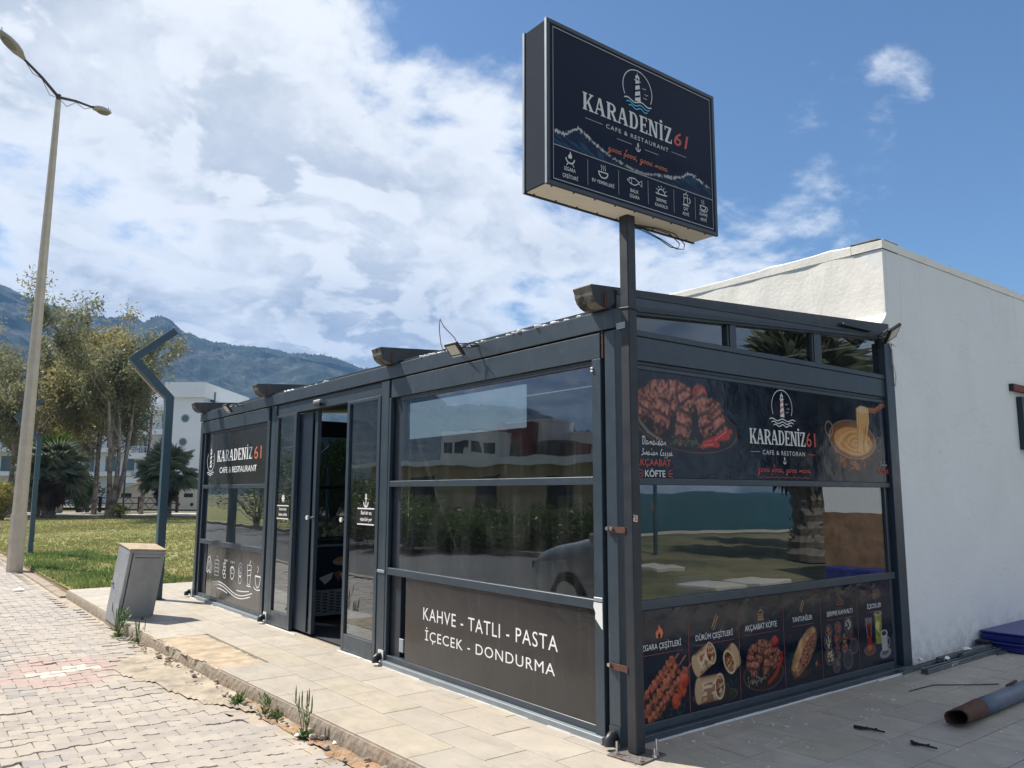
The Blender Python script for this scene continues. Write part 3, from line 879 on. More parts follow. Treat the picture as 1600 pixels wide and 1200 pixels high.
PATCH = [(-1.20, 5.6), (-1.36, 5.45), (-1.60, 5.12), (-1.78, 4.70), (-1.74, 4.3), (-1.63, 3.95), (-1.55, 3.5), (-1.47, 3.08), (-1.36, 2.80), (-1.28, 2.55), (-1.20, 1.9), (-1.17, 1.2), (-1.15, .4), (-1.14, -1.5), (-1.12, -6)]
def inside(x, y, P):
    c = False; n = len(P)
    for i in range(n):
        x1, y1 = P[i]; x2, y2 = P[(i+1) % n]
        if (y1 > y) != (y2 > y) and x < (x2-x1)*(y-y1)/(y2-y1)+x1: c = not c
    return c
PP = [(-0.9, 5.6)]+PATCH+[(-0.9, -6)]
def pink_zone(x, y):
    a = (x+2.20)/.62; b_ = (y-4.92)/.98
    return abs(a+b_*.35)+abs(b_-a*.35) < 1.0
def white_zone(x, y):
    return (abs(x+2.17) < .22 and abs(y-4.92) < .075) or (abs(x+2.1) < .11 and abs(y-5.05) < .07) or (abs(x+2.24) < .11 and abs(y-4.79) < .07)
cells = []
r_ = random.Random(4)
for j in range(-70, 330):
    y = j*PIT_+0.02
    for i in range(0, 16):
        x = -3.70+.1+i*L_+(L_/2 if j % 2 else 0)
        if x > walk_edge(y)-.07 or x < -3.66: continue
        if inside(x+.04, y, PP): continue
        dd = Vector((x, y, -.12))-CAM
        f = dd.dot(fw)
        vis = f > .3 and abs(dd.dot(r2)/f) < .70 and dd.dot(u2)/f > -.53
        if white_zone(x, y): k = 'white'
        elif pink_zone(x, y): k = 'pink'
        else:
            k = r_.choices('abcd', (5, 4.5, 3, .3))[0]
        cells.append((dd.length if vis else 1e6+dd.length, x, y, k))
cells.sort()
stuffb = MB()
for n_, (dl, x, y, k) in enumerate(cells):
    z = -.122+r_.uniform(-.003, .003)+.005*math.sin(x*3.1+y*1.3)-(.012 if r_.random() < .012 else 0)
    rx, ry, rz = r_.gauss(0, .009), r_.gauss(0, .009), r_.gauss(0, .010)
    flip = PI if r_.random() < .5 else 0
    if n_ < 300:
        o = bpy.data.objects.new('paver', PM[k][n_ % 3])
        o.location = (x, y, z); o.rotation_euler = (rx, ry, rz+flip)
        link(o, walk_root)
    else:
        M = Matrix.Translation((x, y, z)) @ Matrix.Rotation(rz+flip, 4, 'Z')
        me = PM[k][0] if dl > 1e5 else PM[k][n_ % 3]
        stuffb.mat(pav[k])
        vs_ = [M @ v.co for v in me.vertices]
        stuffb.faces(vs_, [tuple(p.vertices) for p in me.polygons])
stuffb.build('paver_field', None, walk_root, kind='stuff')

# rough cement patch and soil strip between the pavers and the terrace
def blob_sheet(name, P, z0, zamp, mat, res=0.03, parent=None, nscale=9, edge_drop=.02, seed=3):
    xs = [p[0] for p in P]; ys = [p[1] for p in P]
    nx = int((max(xs)-min(xs))/res)+2; ny = int((max(ys)-min(ys))/res)+2
    X, Y = np.meshgrid(np.linspace(min(xs), max(xs), nx), np.linspace(min(ys), max(ys), ny), indexing='ij')
    ins = np.zeros(X.shape, bool); n = len(P)
    wx = X+(fbm(X+20, Y+20, 7, seed+9)-.5)*.10; wy = Y+(fbm(X+40, Y+20, 7, seed+4)-.5)*.10
    for i in range(n):
        x1, y1 = P[i]; x2, y2 = P[(i+1) % n]
        if y1 == y2: continue
        cnd = ((y1 > wy) != (y2 > wy)) & (wx < (x2-x1)*(wy-y1)/(y2-y1)+x1)
        ins ^= cnd
    Z = z0+(fbm(X+20, Y+20, nscale, seed, 4)-.5)*zamp
    ii = np.arange(nx*ny).reshape(nx, ny)
    F = np.stack([ii[:-1, :-1], ii[1:, :-1], ii[1:, 1:], ii[:-1, 1:]], -1).reshape(-1, 4)
    k = ins.ravel()[F].sum(1)
    onedge = ~ins
    Z = Z-edge_drop*onedge
    F = F[k >= 1]
    used = np.unique(F); rem = np.full(nx*ny, -1); rem[used] = np.arange(len(used))
    V = np.stack([X, Y, Z], -1).reshape(-1, 3)[used]
    o = np_mesh(name, V, rem[F], mat, parent, smooth=False)
    if parent is None: tag(o, kind='structure')
    return o
blob_sheet('cement_patch', [(-1.22, 5.7)]+PATCH[1:11]+[(-1.10, 1.9), (-1.06, 2.6), (-1.10, 3.5), (-1.17, 5.0)], -0.112, .030, cement, nscale=4, edge_drop=.006)
blob_sheet('soil_strip', [(-1.28, 2.9), (-1.24, 2.0), (-1.22, 1.2), (-1.20, .4), (-1.2, -3), (-1.2, -6), (-0.98, -6), (-1.0, 0), (-1.05, 1.7), (-1.10, 3.3)], -0.108, .035, orange_soil, nscale=9, seed=8, edge_drop=.008)
b = MB()
for i in range(150):
    y = r_.uniform(-1, 6.4); x = -1.10-.03*y+r_.gauss(-.06, .05); s_ = r_.choice([.006, .008, .012, .02])*r_.uniform(.7, 1.6)
    M = Matrix.Translation((x, y, -.10+s_*.3)) @ Matrix.Rotation(r_.uniform(0, 6), 4, 'Z') @ Matrix.Rotation(r_.uniform(-.5, .5), 4, 'X')
    b.bbox(-s_, s_, -s_*.7, s_*.7, -s_*.5, s_*.5, s_*.3, M)
tag(b.build('rubble', cement), 'small crumbs of mortar and stone scattered along the foot of the terrace edge', kind='stuff')

b = MB()
for y0_, y1_ in ((-14, 10.68), (10.68, 60)):
    xo = (lambda y: walk_edge(y)-.17); xi = -1.02 if y0_ < 0 else -1.20
    b.poly([(xo(y0_), y0_, -.131), (xi, y0_, -.131), (xi, y1_-.001, -.131), (xo(y1_-.001), y1_-.001, -.131)])
for (xa, ya), (xc, yc) in zip(PATCH[:-1], PATCH[1:]):
    b.poly([(xa-.13, ya, -.1275), (xc-.13, yc, -.1275), (-1.02, yc, -.1275), (-1.02, ya, -.1275)])
tag(b.build('edge_mortar', cement), kind='structure')

# terrace
ter = thing('terrace', (0, 0, 0), None, None); ter['kind'] = 'structure'
def tedge(y): return -1.06-.036*max(y, -2) if y < 6.2 else -1.283-.0*(y)
b = MB()
ys = [-3.35]+[i*.5 for i in range(-6, 22)]+[10.62]
rr = random.Random(9)
for a, c in zip(ys[:-1], ys[1:]):
    x0a, x0c = tedge(a), tedge(c)
    j = lambda: rr.uniform(-.012, .012)
    b.faces([(x0a+.02, a, -.012), (x0c+.02, c, -.012), (0.05, c, -.012), (0.05, a, -.012)], [(0, 3, 2, 1)])
b.faces([(0.05, -3.35, -.012), (14, -3.35, -.012), (14, 10.62, -.012), (0.05, 10.62, -.012)], [(0, 1, 2, 3)])
b.build('mortar_bed', grout, ter)
# ragged kerb face
V = []; F = []
N_ = 420
for i in range(N_):
    y = -3.4+14.05*i/(N_-1)
    x = tedge(y)
    n_ = lambda k: (math.sin(y*23+k*7)+math.sin(y*61+k*3)*.6+rr.uniform(-1, 1)*.6)*.0022
    chip = .020 if (4.0 < y < 4.15 or 4.62 < y < 4.8) else 0
    V += [(x+.05, y, -.0135), (x-.006+n_(1)+chip, y, -.0135-chip*.3), (x-.012+n_(2)+chip*.6, y, -.05), (x-.014+n_(3), y, -.09), (x-.012+n_(4), y, -.16)]
for i in range(N_-1):
    for k in range(4):
        a = i*5+k; F.append((a, a+1, a+6, a+5))
np_mesh('kerb_face', V, F, kerb_conc, ter)
b = MB(); b.box(-1.2, 14, -3.4, -3.35, -.16, -.013); b.build('front_edge', kerb_conc, ter)
def tile(poly, k):
    b = MB().mat(tile_mats[k])
    cx = sum(p[0] for p in poly)/len(poly); cy = sum(p[1] for p in poly)/len(poly)
    g_ = .0030; ch = .0018
    P = [(x+(g_ if x < cx else -g_), y+(g_ if y < cy else -g_)) for x, y in poly]
    Q = [(x+(ch if x < cx else -ch), y+(ch if y < cy else -ch)) for x, y in P]
    z = rr.uniform(-.0008, .0008)
    n = len(P)
    b.poly([(x, y, z) for x, y in Q])
    for i in range(n):
        a, c = i, (i+1) % n
        b.poly([(*P[a], z-.0012), (*P[c], z-.0012), (*Q[c], z), (*Q[a], z)])
        b.poly([(*P[a], -.012), (*P[c], -.012), (*P[c], z-.0012), (*P[a], z-.0012)])
    return b.build('tile', None, ter)
cols = [None, -.745, -.435, -.125, .05]
extra_tiles = []
for ci in range(4):
    off = (0, .30, .05, .33)[ci]
    y = -3.35
    ts = [-3.35]
    k = math.ceil((-3.35-off)/.597)
    while off+k*.597 < 10.6:
        if off+k*.597 > -3.3: ts.append(off+k*.597)
        k += 1
    ts.append(10.62)
    for a, c in zip(ts[:-1], ts[1:]):
        if ci == 0 and 3.35 < (a+c)/2 < 5.5: continue
        x1 = cols[ci+1]
        if ci == 0: P = [(tedge(a)+.003, a), (x1, a), (x1, c), (tedge(c)+.003, c)]
        elif ci == 3 and a >= -.3: P = [(cols[ci], a), (.05, a), (.05, c), (cols[ci], c)]
        else: P = [(cols[ci], a), (x1, a), (x1, c), (cols[ci], c)]
        tile(P, rr.randrange(4))
# right-hand field: tiles laid the other way, beside the right wall
rows = [.0-.255, -.57, -.90, -1.225, -1.55, -1.87, -2.19, -2.51, -2.83, -3.15, -3.35]
rows = [.05]+rows
for ri, (y1, y0) in enumerate(zip(rows[:-1], rows[1:])):
    x = .05; k = 0
    off = (0.0, .44, .13, .40)[ri % 4]
    xs = [.05]+[off+.6*q+.05 for q in range(1, 16) if off+.6*q+.05 < 8.4]
    if off > .2: xs.insert(1, off+.05)
    xs.append(8.6)
    for a, c in zip(xs[:-1], xs[1:]):
        tile([(a, y0), (c, y0), (c, y1), (a, y1)], rr.randrange(4))
b = MB(); b.poly([(8.6, -3.35, 0), (14, -3.35, 0), (14, .05, 0), (8.6, .05, 0)]); b.build('concrete_apron', cement, ter)
b = MB(); b.poly([(.05, 8.75, 0), (14, 8.75, 0), (14, 10.62, 0), (.05, 10.62, 0)]); b.build('rear_apron', tile_mats[0], ter)
# patch of yellow cement where tiles are gone
blob_sheet('yellow_cement_patch', [(-1.17, 3.36), (-.78, 3.40), (-.77, 5.45), (-1.27, 5.52), (-1.24, 5.2)], -.004, .012, yellow_cement, res=.025, parent=ter, nscale=6, edge_drop=.008)
# white mortar line at the foot of the walls
b = MB()
y = .1
while y < 8.5:
    l = rr.uniform(.1, .3)
    if not (3.7 < y < 4.6): b.box(-.034+rr.uniform(-.006, .004), -.018, y, y+l, -.001, .004+rr.uniform(0, .004))
    y += l
x = .3
while x < 3.6:
    l = rr.uniform(.1, .3); b.box(x, x+l, -.062+rr.uniform(-.004, .004), -.048, -.001, .004+rr.uniform(0, .005)); x += l
b.box(2.9, 3.45, -.085, -.062, 0, .009)
b.build('mortar_line', white_pl, ter)
b = MB()
for i in range(420):
    x = rr.uniform(.2, 6); y = -abs(rr.gauss(0, .75))-.1
    if y < -3: continue
    s_ = rr.choice([.002, .003, .004, .007])*rr.uniform(.6, 1.5)
    M = Matrix.Translation((x, y, s_*.3+.001)) @ Matrix.Rotation(rr.uniform(0, 6), 4, 'Z')
    b.box(-s_*rr.uniform(.8, 2.5), s_, -s_*.6, s_*.6, -s_*.3, s_*.3, M)
tag(b.build('plaster_crumbs', white_pl), 'white plaster crumbs sprinkled over the shaded tiles', kind='stuff')
# kerb stones between sidewalk and lawn
kr = thing('lawn_kerb', (0, 0, 0), None, None); kr['kind'] = 'structure'
for i in range(46):
    y = 10.72+i*.8
    b = MB().bbox(-1.37, -1.21, y, y+.79, -.16, -.098+rr.uniform(-.006, .006), .01)
    b.build('kerb_stone', kerb_conc, kr)

# ------------------------------------------------------------------ hills: one ridge running from ahead of the camera round to the left
AZ = [20, 40, 50, 56, 62.1, 66.2, 70.6, 73.5, 76.4, 78.8, 82.5, 84.3, 86.1, 90, 95, 101, 108, 115, 119, 121.6, 123, 125.3, 128.6, 130.5, 132.3, 134, 140, 150, 162, 175]
EL = [2, 5, 7, 8.2, 8.9, 9.9, 10.1, 10.35, 11.2, 11.3, 11.55, 12.2, 12.95, 14.2, 13.5, 12.5, 11.5, 9.5, 8.2, 7.2, 6.5, 6.55, 6.3, 5.4, 4.6, 4.5, 4.2, 3.8, 2.5, .5]
na, nr = 620, 90
A, S = np.meshgrid(np.radians(np.linspace(22, 172, na)), np.linspace(0, 1, nr), indexing='ij')
Rr_ = 800+1100*S
ridge = np.interp(np.degrees(A), AZ, EL)
wx, wy = (CAM.x+Rr_*np.cos(A)), (CAM.y+Rr_*np.sin(A))
nn = fbm(wx/1000+20, wy/1000+20, 5, 21, 6)-.5
prof = np.clip(S, 0, 1)**1.15
H = np.tan(np.radians(ridge))*1800*np.where(S < .91, prof/.91**1.15, 1-(S-.91)*3)
H = H*(1+nn*.55*(1-np.abs(S-.91)*.9)*np.where(S > .86, .10, 1)) + (fbm(wx/100+20, wy/100+20, 3.0, 31, 4)-.5)*16*np.minimum(1, S*4)
gul = np.abs(fbm(A*14+S*2, S*5+3, 1.0, 77, 4)-.5)*2
H = H*(1-.10*gul*(S < .88)*np.sin(PI*np.clip(S, 0, 1)))
H = np.maximum(H, -5)*np.minimum(1, S*6)-4
i_ = np.arange(na*nr).reshape(na, nr)
F = np.stack([i_[:-1, :-1], i_[:-1, 1:], i_[1:, 1:], i_[1:, :-1]], -1).reshape(-1, 4)
def hill_col(t, pos, c):
    f = t.ramp(t.noise(pos, 0.016, 10, 0.72), 0.46, 0.60)
    c = t.mix(f, (0.020, 0.036, 0.030), (0.085, 0.088, 0.085))
    f = t.ramp(t.noise(pos, 0.11, 6, 0.7), 0.40, 0.60)
    return t.mix(f, c, (0.022, 0.036, 0.026))
hill_m = principled('wooded_rock_hillside', (0.06, 0.08, 0.05), 0.95, extra=hill_col, spec=0.1)
tag(np_mesh('hills', np.stack([wx, wy, H], -1).reshape(-1, 3), F, hill_m, smooth=False), kind='structure')
# bristly tree line on the ridge crest
g = np.random.default_rng(3)
n = 5200
a = np.radians(g.uniform(55, 140, n)); s_ = g.uniform(.80, .93, n)
rad = 800+1100*s_
ai = np.clip((np.degrees(a)-22)/150*(na-1), 0, na-1).astype(int); si = np.clip(s_*(nr-1), 0, nr-1).astype(int)
hz = H[ai, si]
X = CAM.x+rad*np.cos(a); Y = CAM.y+rad*np.sin(a)
hh = g.uniform(2, 5, n); ww = hh*g.uniform(.3, .55, n)
V = []
for k in range(5):
    V.append(np.stack([X+ww*np.cos(k*2*PI/5), Y+ww*np.sin(k*2*PI/5), hz+hh*.35], -1))
V = np.stack([np.stack([X, Y, hz-2], -1)]+V+[np.stack([X, Y, hz+hh], -1)], 1).reshape(-1, 3)
F = np.concatenate([np.array([[0, 1+(k+1) % 5, 1+k] for k in range(5)]+[[6, 1+k, 1+(k+1) % 5] for k in range(5)])[None]+7*np.arange(n)[:, None, None]]).reshape(-1, 3)
ridge_leaf = principled('ridge_tree_foliage', (0.03, 0.05, 0.025), 0.95, spec=0.1)
tag(np_mesh('hill_forest', V, F, ridge_leaf), 'dark trees bristling all along the crest of the hills', kind='stuff')
b = MB(); b.box(-2450, 2450, -2450, 2450, -11, 520)
hz_m = bpy.data.materials.new('haze_air'); hz_m.use_nodes = True
t = NT(hz_m.node_tree); t.n.remove(t.n['Principled BSDF'])
pvn = t.add('ShaderNodeVolumePrincipled')
pvn.inputs['Color'].default_value = (0.26, 0.52, 1.0, 1)
pvn.inputs['Density'].default_value = HAZE = 0.00018
pvn.inputs['Anisotropy'].default_value = 0.0
t.l.new(pvn.outputs[0], t.n['Material Output'].inputs['Volume'])
tag(b.build('haze', hz_m), kind='stuff')

# ================================================================== CAFE KIOSK
K = thing('cafe_kiosk', (0, 0, 0), 'low dark grey metal and glass cafe kiosk with printed food banners and white lettering', 'kiosk')
def kb(name, x0, x1, y0, y1, z0, z1, mat, bev=.003, parent=K, label=None):
    b = MB()
    b.bbox(x0, x1, y0, y1, z0, z1, min(bev, (x1-x0)*.3, (y1-y0)*.3, (z1-z0)*.3))
    return b.build(name, mat, parent, label)
# front (long, sunlit) side: columns
kb('column', 0, .11, -.04, .054, 0, 2.53, metal)
kb('column', -.004, .10, 2.865, 3.008, 0, 2.53, metal)
kb('column', -.004, .10, 5.615, 5.752, 0, 2.53, metal)
kb('column', 0, .11, 8.51, 8.61, 0, 2.53, metal)
kb('column', .0, .12, 8.50, 8.61, 0, 2.53, metal) if False else None
kb('front_beam', -.012, .115, -.04, 8.62, 2.542, 2.665, metal)
kb('beam_seam', .02, .10, -.03, 8.60, 2.528, 2.540, metal_dark)
for ya, yb in ((.088, 2.815), (5.84, 8.48)):
    kb('shutter_box', -.008, .10, ya, yb, 2.362, 2.526, metal)
kb('door_header', .012, .10, 3.01, 5.612, 2.405, 2.526, metal)
kb('seam_strip', -.001, .02, .066, .084, 2.36, 2.54, rust)
def front_bay(ya, yb, yc, label=None):
    """ya..yb glazed bay (ya nearer camera); yc = where the deep guide channel starts"""
    kb('guide_rail', -.010, .07, ya-.082, ya, 0.0, 2.36, metal)
    kb('guide_channel', .045, .09, yb, yc, 0.02, 2.36, metal_dark)
    kb('guide_lip', .0, .03, yc, yc+.035, 0.02, 2.36, metal)
    kb('top_rail', .004, .05, ya, yb, 2.325, 2.358, metal_dark)
    kb('sash_bar', -.004, .045, ya+.002, yc-.01, 1.555, 1.605, metal)
    kb('sash_bar', -.004, .045, ya+.002, yc-.01, .782, .842, metal)
    kb('bottom_rail', .004, .06, ya+.002, yc-.01, .046, .092, metal)
    kb('floor_track', -.032, .09, ya-.08, yc+.03, .0, .044, track_m)
    for z0, z1 in ((.843, 1.554), (1.606, 2.324)):
        b = MB(); b.box(.022, .028, ya+.002, yb, z0, z1); b.build('glass_pane', glass, K)
front_bay(.165, 2.66, 2.83)
front_bay(5.885, 8.16, 8.35)
def film_panel(ya, yb, z0, z1, fl=film):
    return kb('film_panel', .010, .016, ya, yb, z0, z1, fl, .0005)
fp1 = film_panel(.168, 2.515, .094, .780)
pf = PF(.010)
text('KAHVE - TATLI - PASTA', pf, -2.222, -.535, .466, .566, white_vinyl, fp1, space=1.12)
text('İÇECEK - DONDURMA', pf, -2.190, -.565, .290, .412, white_vinyl, fp1, space=1.12)
kb('switch_box', .012, .03, 2.55, 2.62, .15, .26, alu)
# upper left panel with name, lower left with pictograms
fp2 = kb('film_panel', .010, .016, 5.89, 8.06, 1.607, 2.322, film, .0005)
ink = Ink(pf, .0012)
slab_text(ink, 'KARADENIZ', -7.80, -6.40, 1.925, 2.078, white_vinyl)
lighthouse(ink, -8.07, 1.75, 2.16, white_vinyl, film, ring=False)
ink.arc(-8.07, 1.95, .165, .15, 140, 400, .010, white_vinyl, 24)
waves(ink, -8.07, 1.775, .15, .012, .012, white_vinyl, 1.5); waves(ink, -8.07, 1.748, .11, .010, .010, white_vinyl, 1.5)
ink.build('lettering', fp2)
text('61', pf, -6.345, -6.09, 1.918, 2.078, orange_print, fp2)
text('CAFE & RESTAURANT', pf, -7.67, -6.24, 1.765, 1.845, white_vinyl, fp2, bold=.01)
fp3 = kb('film_panel', .010, .016, 5.89, 8.0, .094, .780, film, .0005)
ink = Ink(pf, .0012)
W_ = white_vinyl; lw = .013
def picto(k, u, v):
    if k == 0:      # arch / pastry
        ink.arc(u, v-.08, .10, .20, 0, 180, lw, W_, 16); ink.arc(u, v-.08, .05, .14, 0, 180, lw*.7, W_, 12); ink.line([(u-.10, v-.08), (u-.05, v-.1), (u, v-.06), (u+.05, v-.1), (u+.10, v-.08)], lw, W_)
    elif k == 1:    # layered cake
        for q in range(5): ink.line([(u-.08, v-.11+q*.05), (u+.08, v-.11+q*.05)], lw, W_)
        ink.line([(u-.08, v-.11), (u-.08, v+.09)], lw, W_); ink.line([(u+.08, v-.11), (u+.08, v+.09)], lw, W_); ink.arc(u, v+.12, .03, .03, 0, 360, lw*.7, W_, 8)
    elif k == 2:    # ice cream swirl
        for q in range(5): ink.arc(u+.02*(-1)**q, v-.09+q*.045, .05-.006*q, .03, 0, 360, lw*.8, W_, 10)
        ink.disc(u+.09, v+.11, .014, .014, W_, 8)
    elif k == 3:    # cup with foam
        ink.arc(u, v-.01, .075, .10, 180, 360, lw, W_, 14); ink.arc(u, v-.01, .08, .06, 0, 180, lw, W_, 12); ink.arc(u, v-.0, .04, .04, 0, 300, lw*.8, W_, 10)
        for q in (-.06, 0, .06): ink.line([(u+q, v+.09), (u+q, v+.12)], lw, W_)
    elif k == 4:    # doughnut / pretzel
        ink.arc(u, v+.03, .07, .085, 0, 360, lw, W_, 16); ink.arc(u, v+.03, .03, .04, 0, 360, lw, W_, 12); ink.arc(u, v-.09, .05, .05, 0, 360, lw*.8, W_, 10)
    elif k == 5:    # tall glass
        ink.line([(u-.07, v+.11), (u-.04, v-.12), (u+.04, v-.12), (u+.07, v+.11)], lw, W_, True)
        ink.line([(u-.06, v+.04), (u+.06, v+.06)], lw*.8, W_); ink.line([(u-.05, v-.02), (u+.05, v-.0)], lw*.8, W_); ink.line([(u-.07, v-.14), (u+.07, v-.14)], lw, W_)
        ink.line([(u, v+.11), (u+.04, v+.17)], lw, W_)
    else:           # coffee cup and steam
        ink.arc(u, v+.0, .085, .13, 180, 360, lw, W_, 14); ink.line([(u-.09, v), (u+.09, v)], lw*1.4, W_); ink.arc(u, v-.13, .12, .03, 180, 360, lw, W_, 12)
        ink.line([(u-.02, v+.04), (u+.01, v+.08), (u-.02, v+.12)], lw, W_); ink.arc(u+.10, v-.03, .03, .04, -90, 90, lw, W_, 8)
for k, u in enumerate((-7.91, -7.57, -7.26, -6.945, -6.64, -6.32, -6.02)): picto(k, u, .50)
for du, dv, a, L0, L1 in ((0, 0, .05, -7.72, -6.18), (0, -.035, .05, -7.65, -6.25), (0, -.07, .035, -7.55, -7.1), (.0, .035, .03, -6.75, -6.3)):
    ink.line([(L0+(L1-L0)*i/28, .265+dv+a*math.cos(.6+2*PI*1.0*(L0+(L1-L0)*i/28+7.3)/1.55)) for i in range(29)], .012, W_)
ink.build('lettering', fp3)

# sliding entrance between the bays
def leaf(name, ya, yb, z0, z1, x0, stile, label=None, bottom=.16):
    L = kb(name, x0, x0+.045, ya, ya+stile, z0, z1, metal, label=label)
    o = L
    kb('stile', x0, x0+.045, yb-stile, yb, z0, z1, metal, parent=o)
    kb('rail', x0+.001, x0+.044, ya+stile, yb-stile, z0, z0+bottom, metal, parent=o)
    kb('rail', x0+.001, x0+.044, ya+stile, yb-stile, z1-.03, z1, metal, parent=o)
    b = MB(); b.box(x0+.02, x0+.026, ya+stile, yb-stile, z0+bottom, z1-.03); b.build('glass_pane', glass_dark, o)
    return o
leaf('side_light', 3.01, 3.70, .004, 2.402, -.012, .055)
leaf('side_light', 5.0, 5.61, .004, 2.402, -.004, .07)
d1 = leaf('sliding_door', 4.565, 5.28, .02, 2.39, .062, .075, label='half open sliding door leaf seen dark behind the fixed glass')
d2 = leaf('sliding_door', 3.13, 3.80, .02, 2.39, .062, .06, label='slid back door leaf behind the nearer side light')
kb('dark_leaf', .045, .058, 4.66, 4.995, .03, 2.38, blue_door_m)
for y in (3.775, 4.60):
    b = MB().mat(chrome); b.tube([(.06, y, 1.235), (-.0, y, 1.235)], .011, 8); b.mat(white_pl); b.tube([(-.001, y, 1.235), (-.016, y, 1.235)], .024, 10)
    b.build('door_knob', None, K)
# small stickers with anchor and helm on the side lights
for (y, z0_, helm) in ((5.325, 1.19, True), (3.285, 1.19, False)):
    ink = Ink(PF(.008), .0015)
    pl = MB(); pl.box(.0072, .0078, y-.20, y+.20, 1.20, 1.36)
    o = pl.build('sticker', film, K)
    u = -y
    if helm:
        ink.arc(u, 1.435, .028, .028, 0, 360, .011, W_, 12)
        for q in range(4):
            a = q*PI/4; ink.line([(u-.05*math.cos(a), 1.435-.05*math.sin(a)), (u+.05*math.cos(a), 1.435+.05*math.sin(a))], .011, W_)
    else: anchor(ink, u, 1.365, .125, W_)
    ink.line([(u-.17, 1.352), (u+.17, 1.352)], .012, W_); ink.line([(u-.17, 1.205), (u+.17, 1.205)], .012, W_)
    if helm:
        text('Denize Karşı', PF(.008), u-.11, u+.11, 1.290, 1.330, W_, o, d_=.002, shear=.3, bold=.02)
        text('lezzet, sohbet', PF(.008), u-.12, u+.13, 1.232, 1.272, W_, o, d_=.002, shear=.3, bold=.02)
    else:
        text('Tadı bir an,', PF(.008), u-.10, u+.12, 1.290, 1.330, W_, o, d_=.002, shear=.3, bold=.02)
        text('güzel bir yer', PF(.008), u-.12, u+.13, 1.225, 1.27, W_, o, d_=.002, shear=.3, bold=.02)
    ink.build('lettering', o)
# door sensor, drain elbows, torn tape, screws
b = MB().mat(alu); b.bbox(-.05, .0, 4.30, 4.47, 2.45, 2.485, .01); b.mat(black_pl); b.bbox(-.045, -.002, 4.31, 4.46, 2.425, 2.449, .008); b.build('door_sensor', None, K)
for y in (8.66, 5.70, 2.90, .0):
    b = MB().mat(black_pl)
    b.tube([(-.004, y, .075), (-.035, y, .072), (-.062, y-.005, .055), (-.066, y-.01, .022)], [.030, .034, .034, .030], 12)
    b.mat(white_pl if y != 0 else metal); b.box(-.012, -.004, y-.045, y+.045, .02, .125)
    b.build('drain_elbow', None, K)
V = [(0, .09), (0, .165), (.03, .170), (.07, .150), (.10, .155), (.13, .125), (.155, .10), (.16, .088)]
b = MB(); b.poly([(-.0125, y, .83-z) for z, y in V]); b.poly([(-.0135, y, .828-z*.9) for z, y in V]); b.build('torn_tape', white_pl, K)
b = MB(); b.bbox(-.016, -.0105, .085, .163, .835, .86, .002); b.build('rail_joint', alu, K)
kb('rail_joint', -.014, -.004, 2.868, 3.0, .79, .815, alu, .002)
b = MB().mat(white_pl)
for z in (2.31, 2.29): b.bbox(-.022, -.010, .145, .165, z-.012, z, .003)
b.build('plug', None, K)

# right (short, shaded) side
def rb(name, x0, x1, z0, z1, mat, y0=-.004, y1=.05, bev=.003, parent=K):
    return kb(name, x0, x1, y0, y1, z0, z1, mat, bev, parent)
rb('column', 3.44, 3.585, 0, 2.86, metal, -.03, .08)
rb('guide_channel', 3.36, 3.43, .03, 2.30, metal_dark, .02, .06)
rb('guide_rail', 3.335, 3.358, .03, 2.30, metal, -.001, .04)
rb('guide_rail', .115, .20, .0, 2.36, metal, -.01, .05)
rb('floor_track', .11, 3.44, 0, .040, metal, -.045, .06)
rb('bottom_rail', .2, 3.33, .041, .090, metal, -.002, .05)
rb('sash_bar', .2, 3.425, .772, .830, metal, -.006, .045)
rb('sash_bar', .2, 3.438, 1.556, 1.598, metal, -.006, .045)
rb('top_rail', .2, 3.438, 2.305, 2.332, metal, -.002, .04)
rb('top_rail', .2, 3.438, 2.334, 2.360, metal_dark, .004, .04)
rb('shutter_box', .115, 3.50, 2.362, 2.520, metal, -.008, .08)
rb('window_sill', .115, 3.52, 2.523, 2.562, metal, -.014, .08)
b = MB(); b.box(.2, 3.355, .016, .022, .831, 1.555); b.build('glass_pane', glass, K)
zt = lambda x: 2.650+.068*x
zb = lambda x: 2.800+.0375*x
b = MB(); b.prism([(.05, zt(.05)), (3.60, zt(3.60)), (3.60, zb(3.6)), (.05, zb(.05))], PR(0), -.10, .012); b.build('side_beam', metal, K)
b = MB(); b.prism([(.05, zb(.05)-.03), (3.60, zb(3.6)-.016), (3.60, zb(3.6)+.002), (.05, zb(.05)+.004)], PR(0), .0125, .020); b.build('beam_edge', metal_dark, K)
XS = [.115, 1.236, 1.311, 2.348, 2.454, 3.466]
for a, c in ((1.236, 1.311), (2.348, 2.454), (3.466, 3.60)):
    b = MB(); b.prism([(a, 2.563), (c, 2.563), (c, zt(c)-.0015), (a, zt(a)-.0015)], PR(0), -.08, -.002); b.build('mullion', metal, K)
for a, c in ((.115, 1.236), (1.311, 2.348), (2.454, 3.466)):
    b = MB(); b.prism([(a, 2.564), (c-.03, 2.564), (c-.03, zt(c-.03)-.002), (a, zt(a)-.002)], PR(0), -.035, -.030); b.build('transom_window', glass_dark, K)
    kb('window_jamb', c-.028, c-.012, .004, .05, 2.565, zt(c-.03)-.004, rafter_paint, .002)
# upper banner
BG = (.010, .016, .032)
rub = kb('banner_panel', .2, 3.438, .000, .008, 1.600, 2.303, navy, .0005)
pr = PR(0)
cv = Cv(.202, 3.434, 1.602, 2.301, .0058, BG)
n = fbm(cv.U, cv.V, 2.5, 60, 4)
cv.c = cv.c*(1+.9*(n[..., None]-.5))
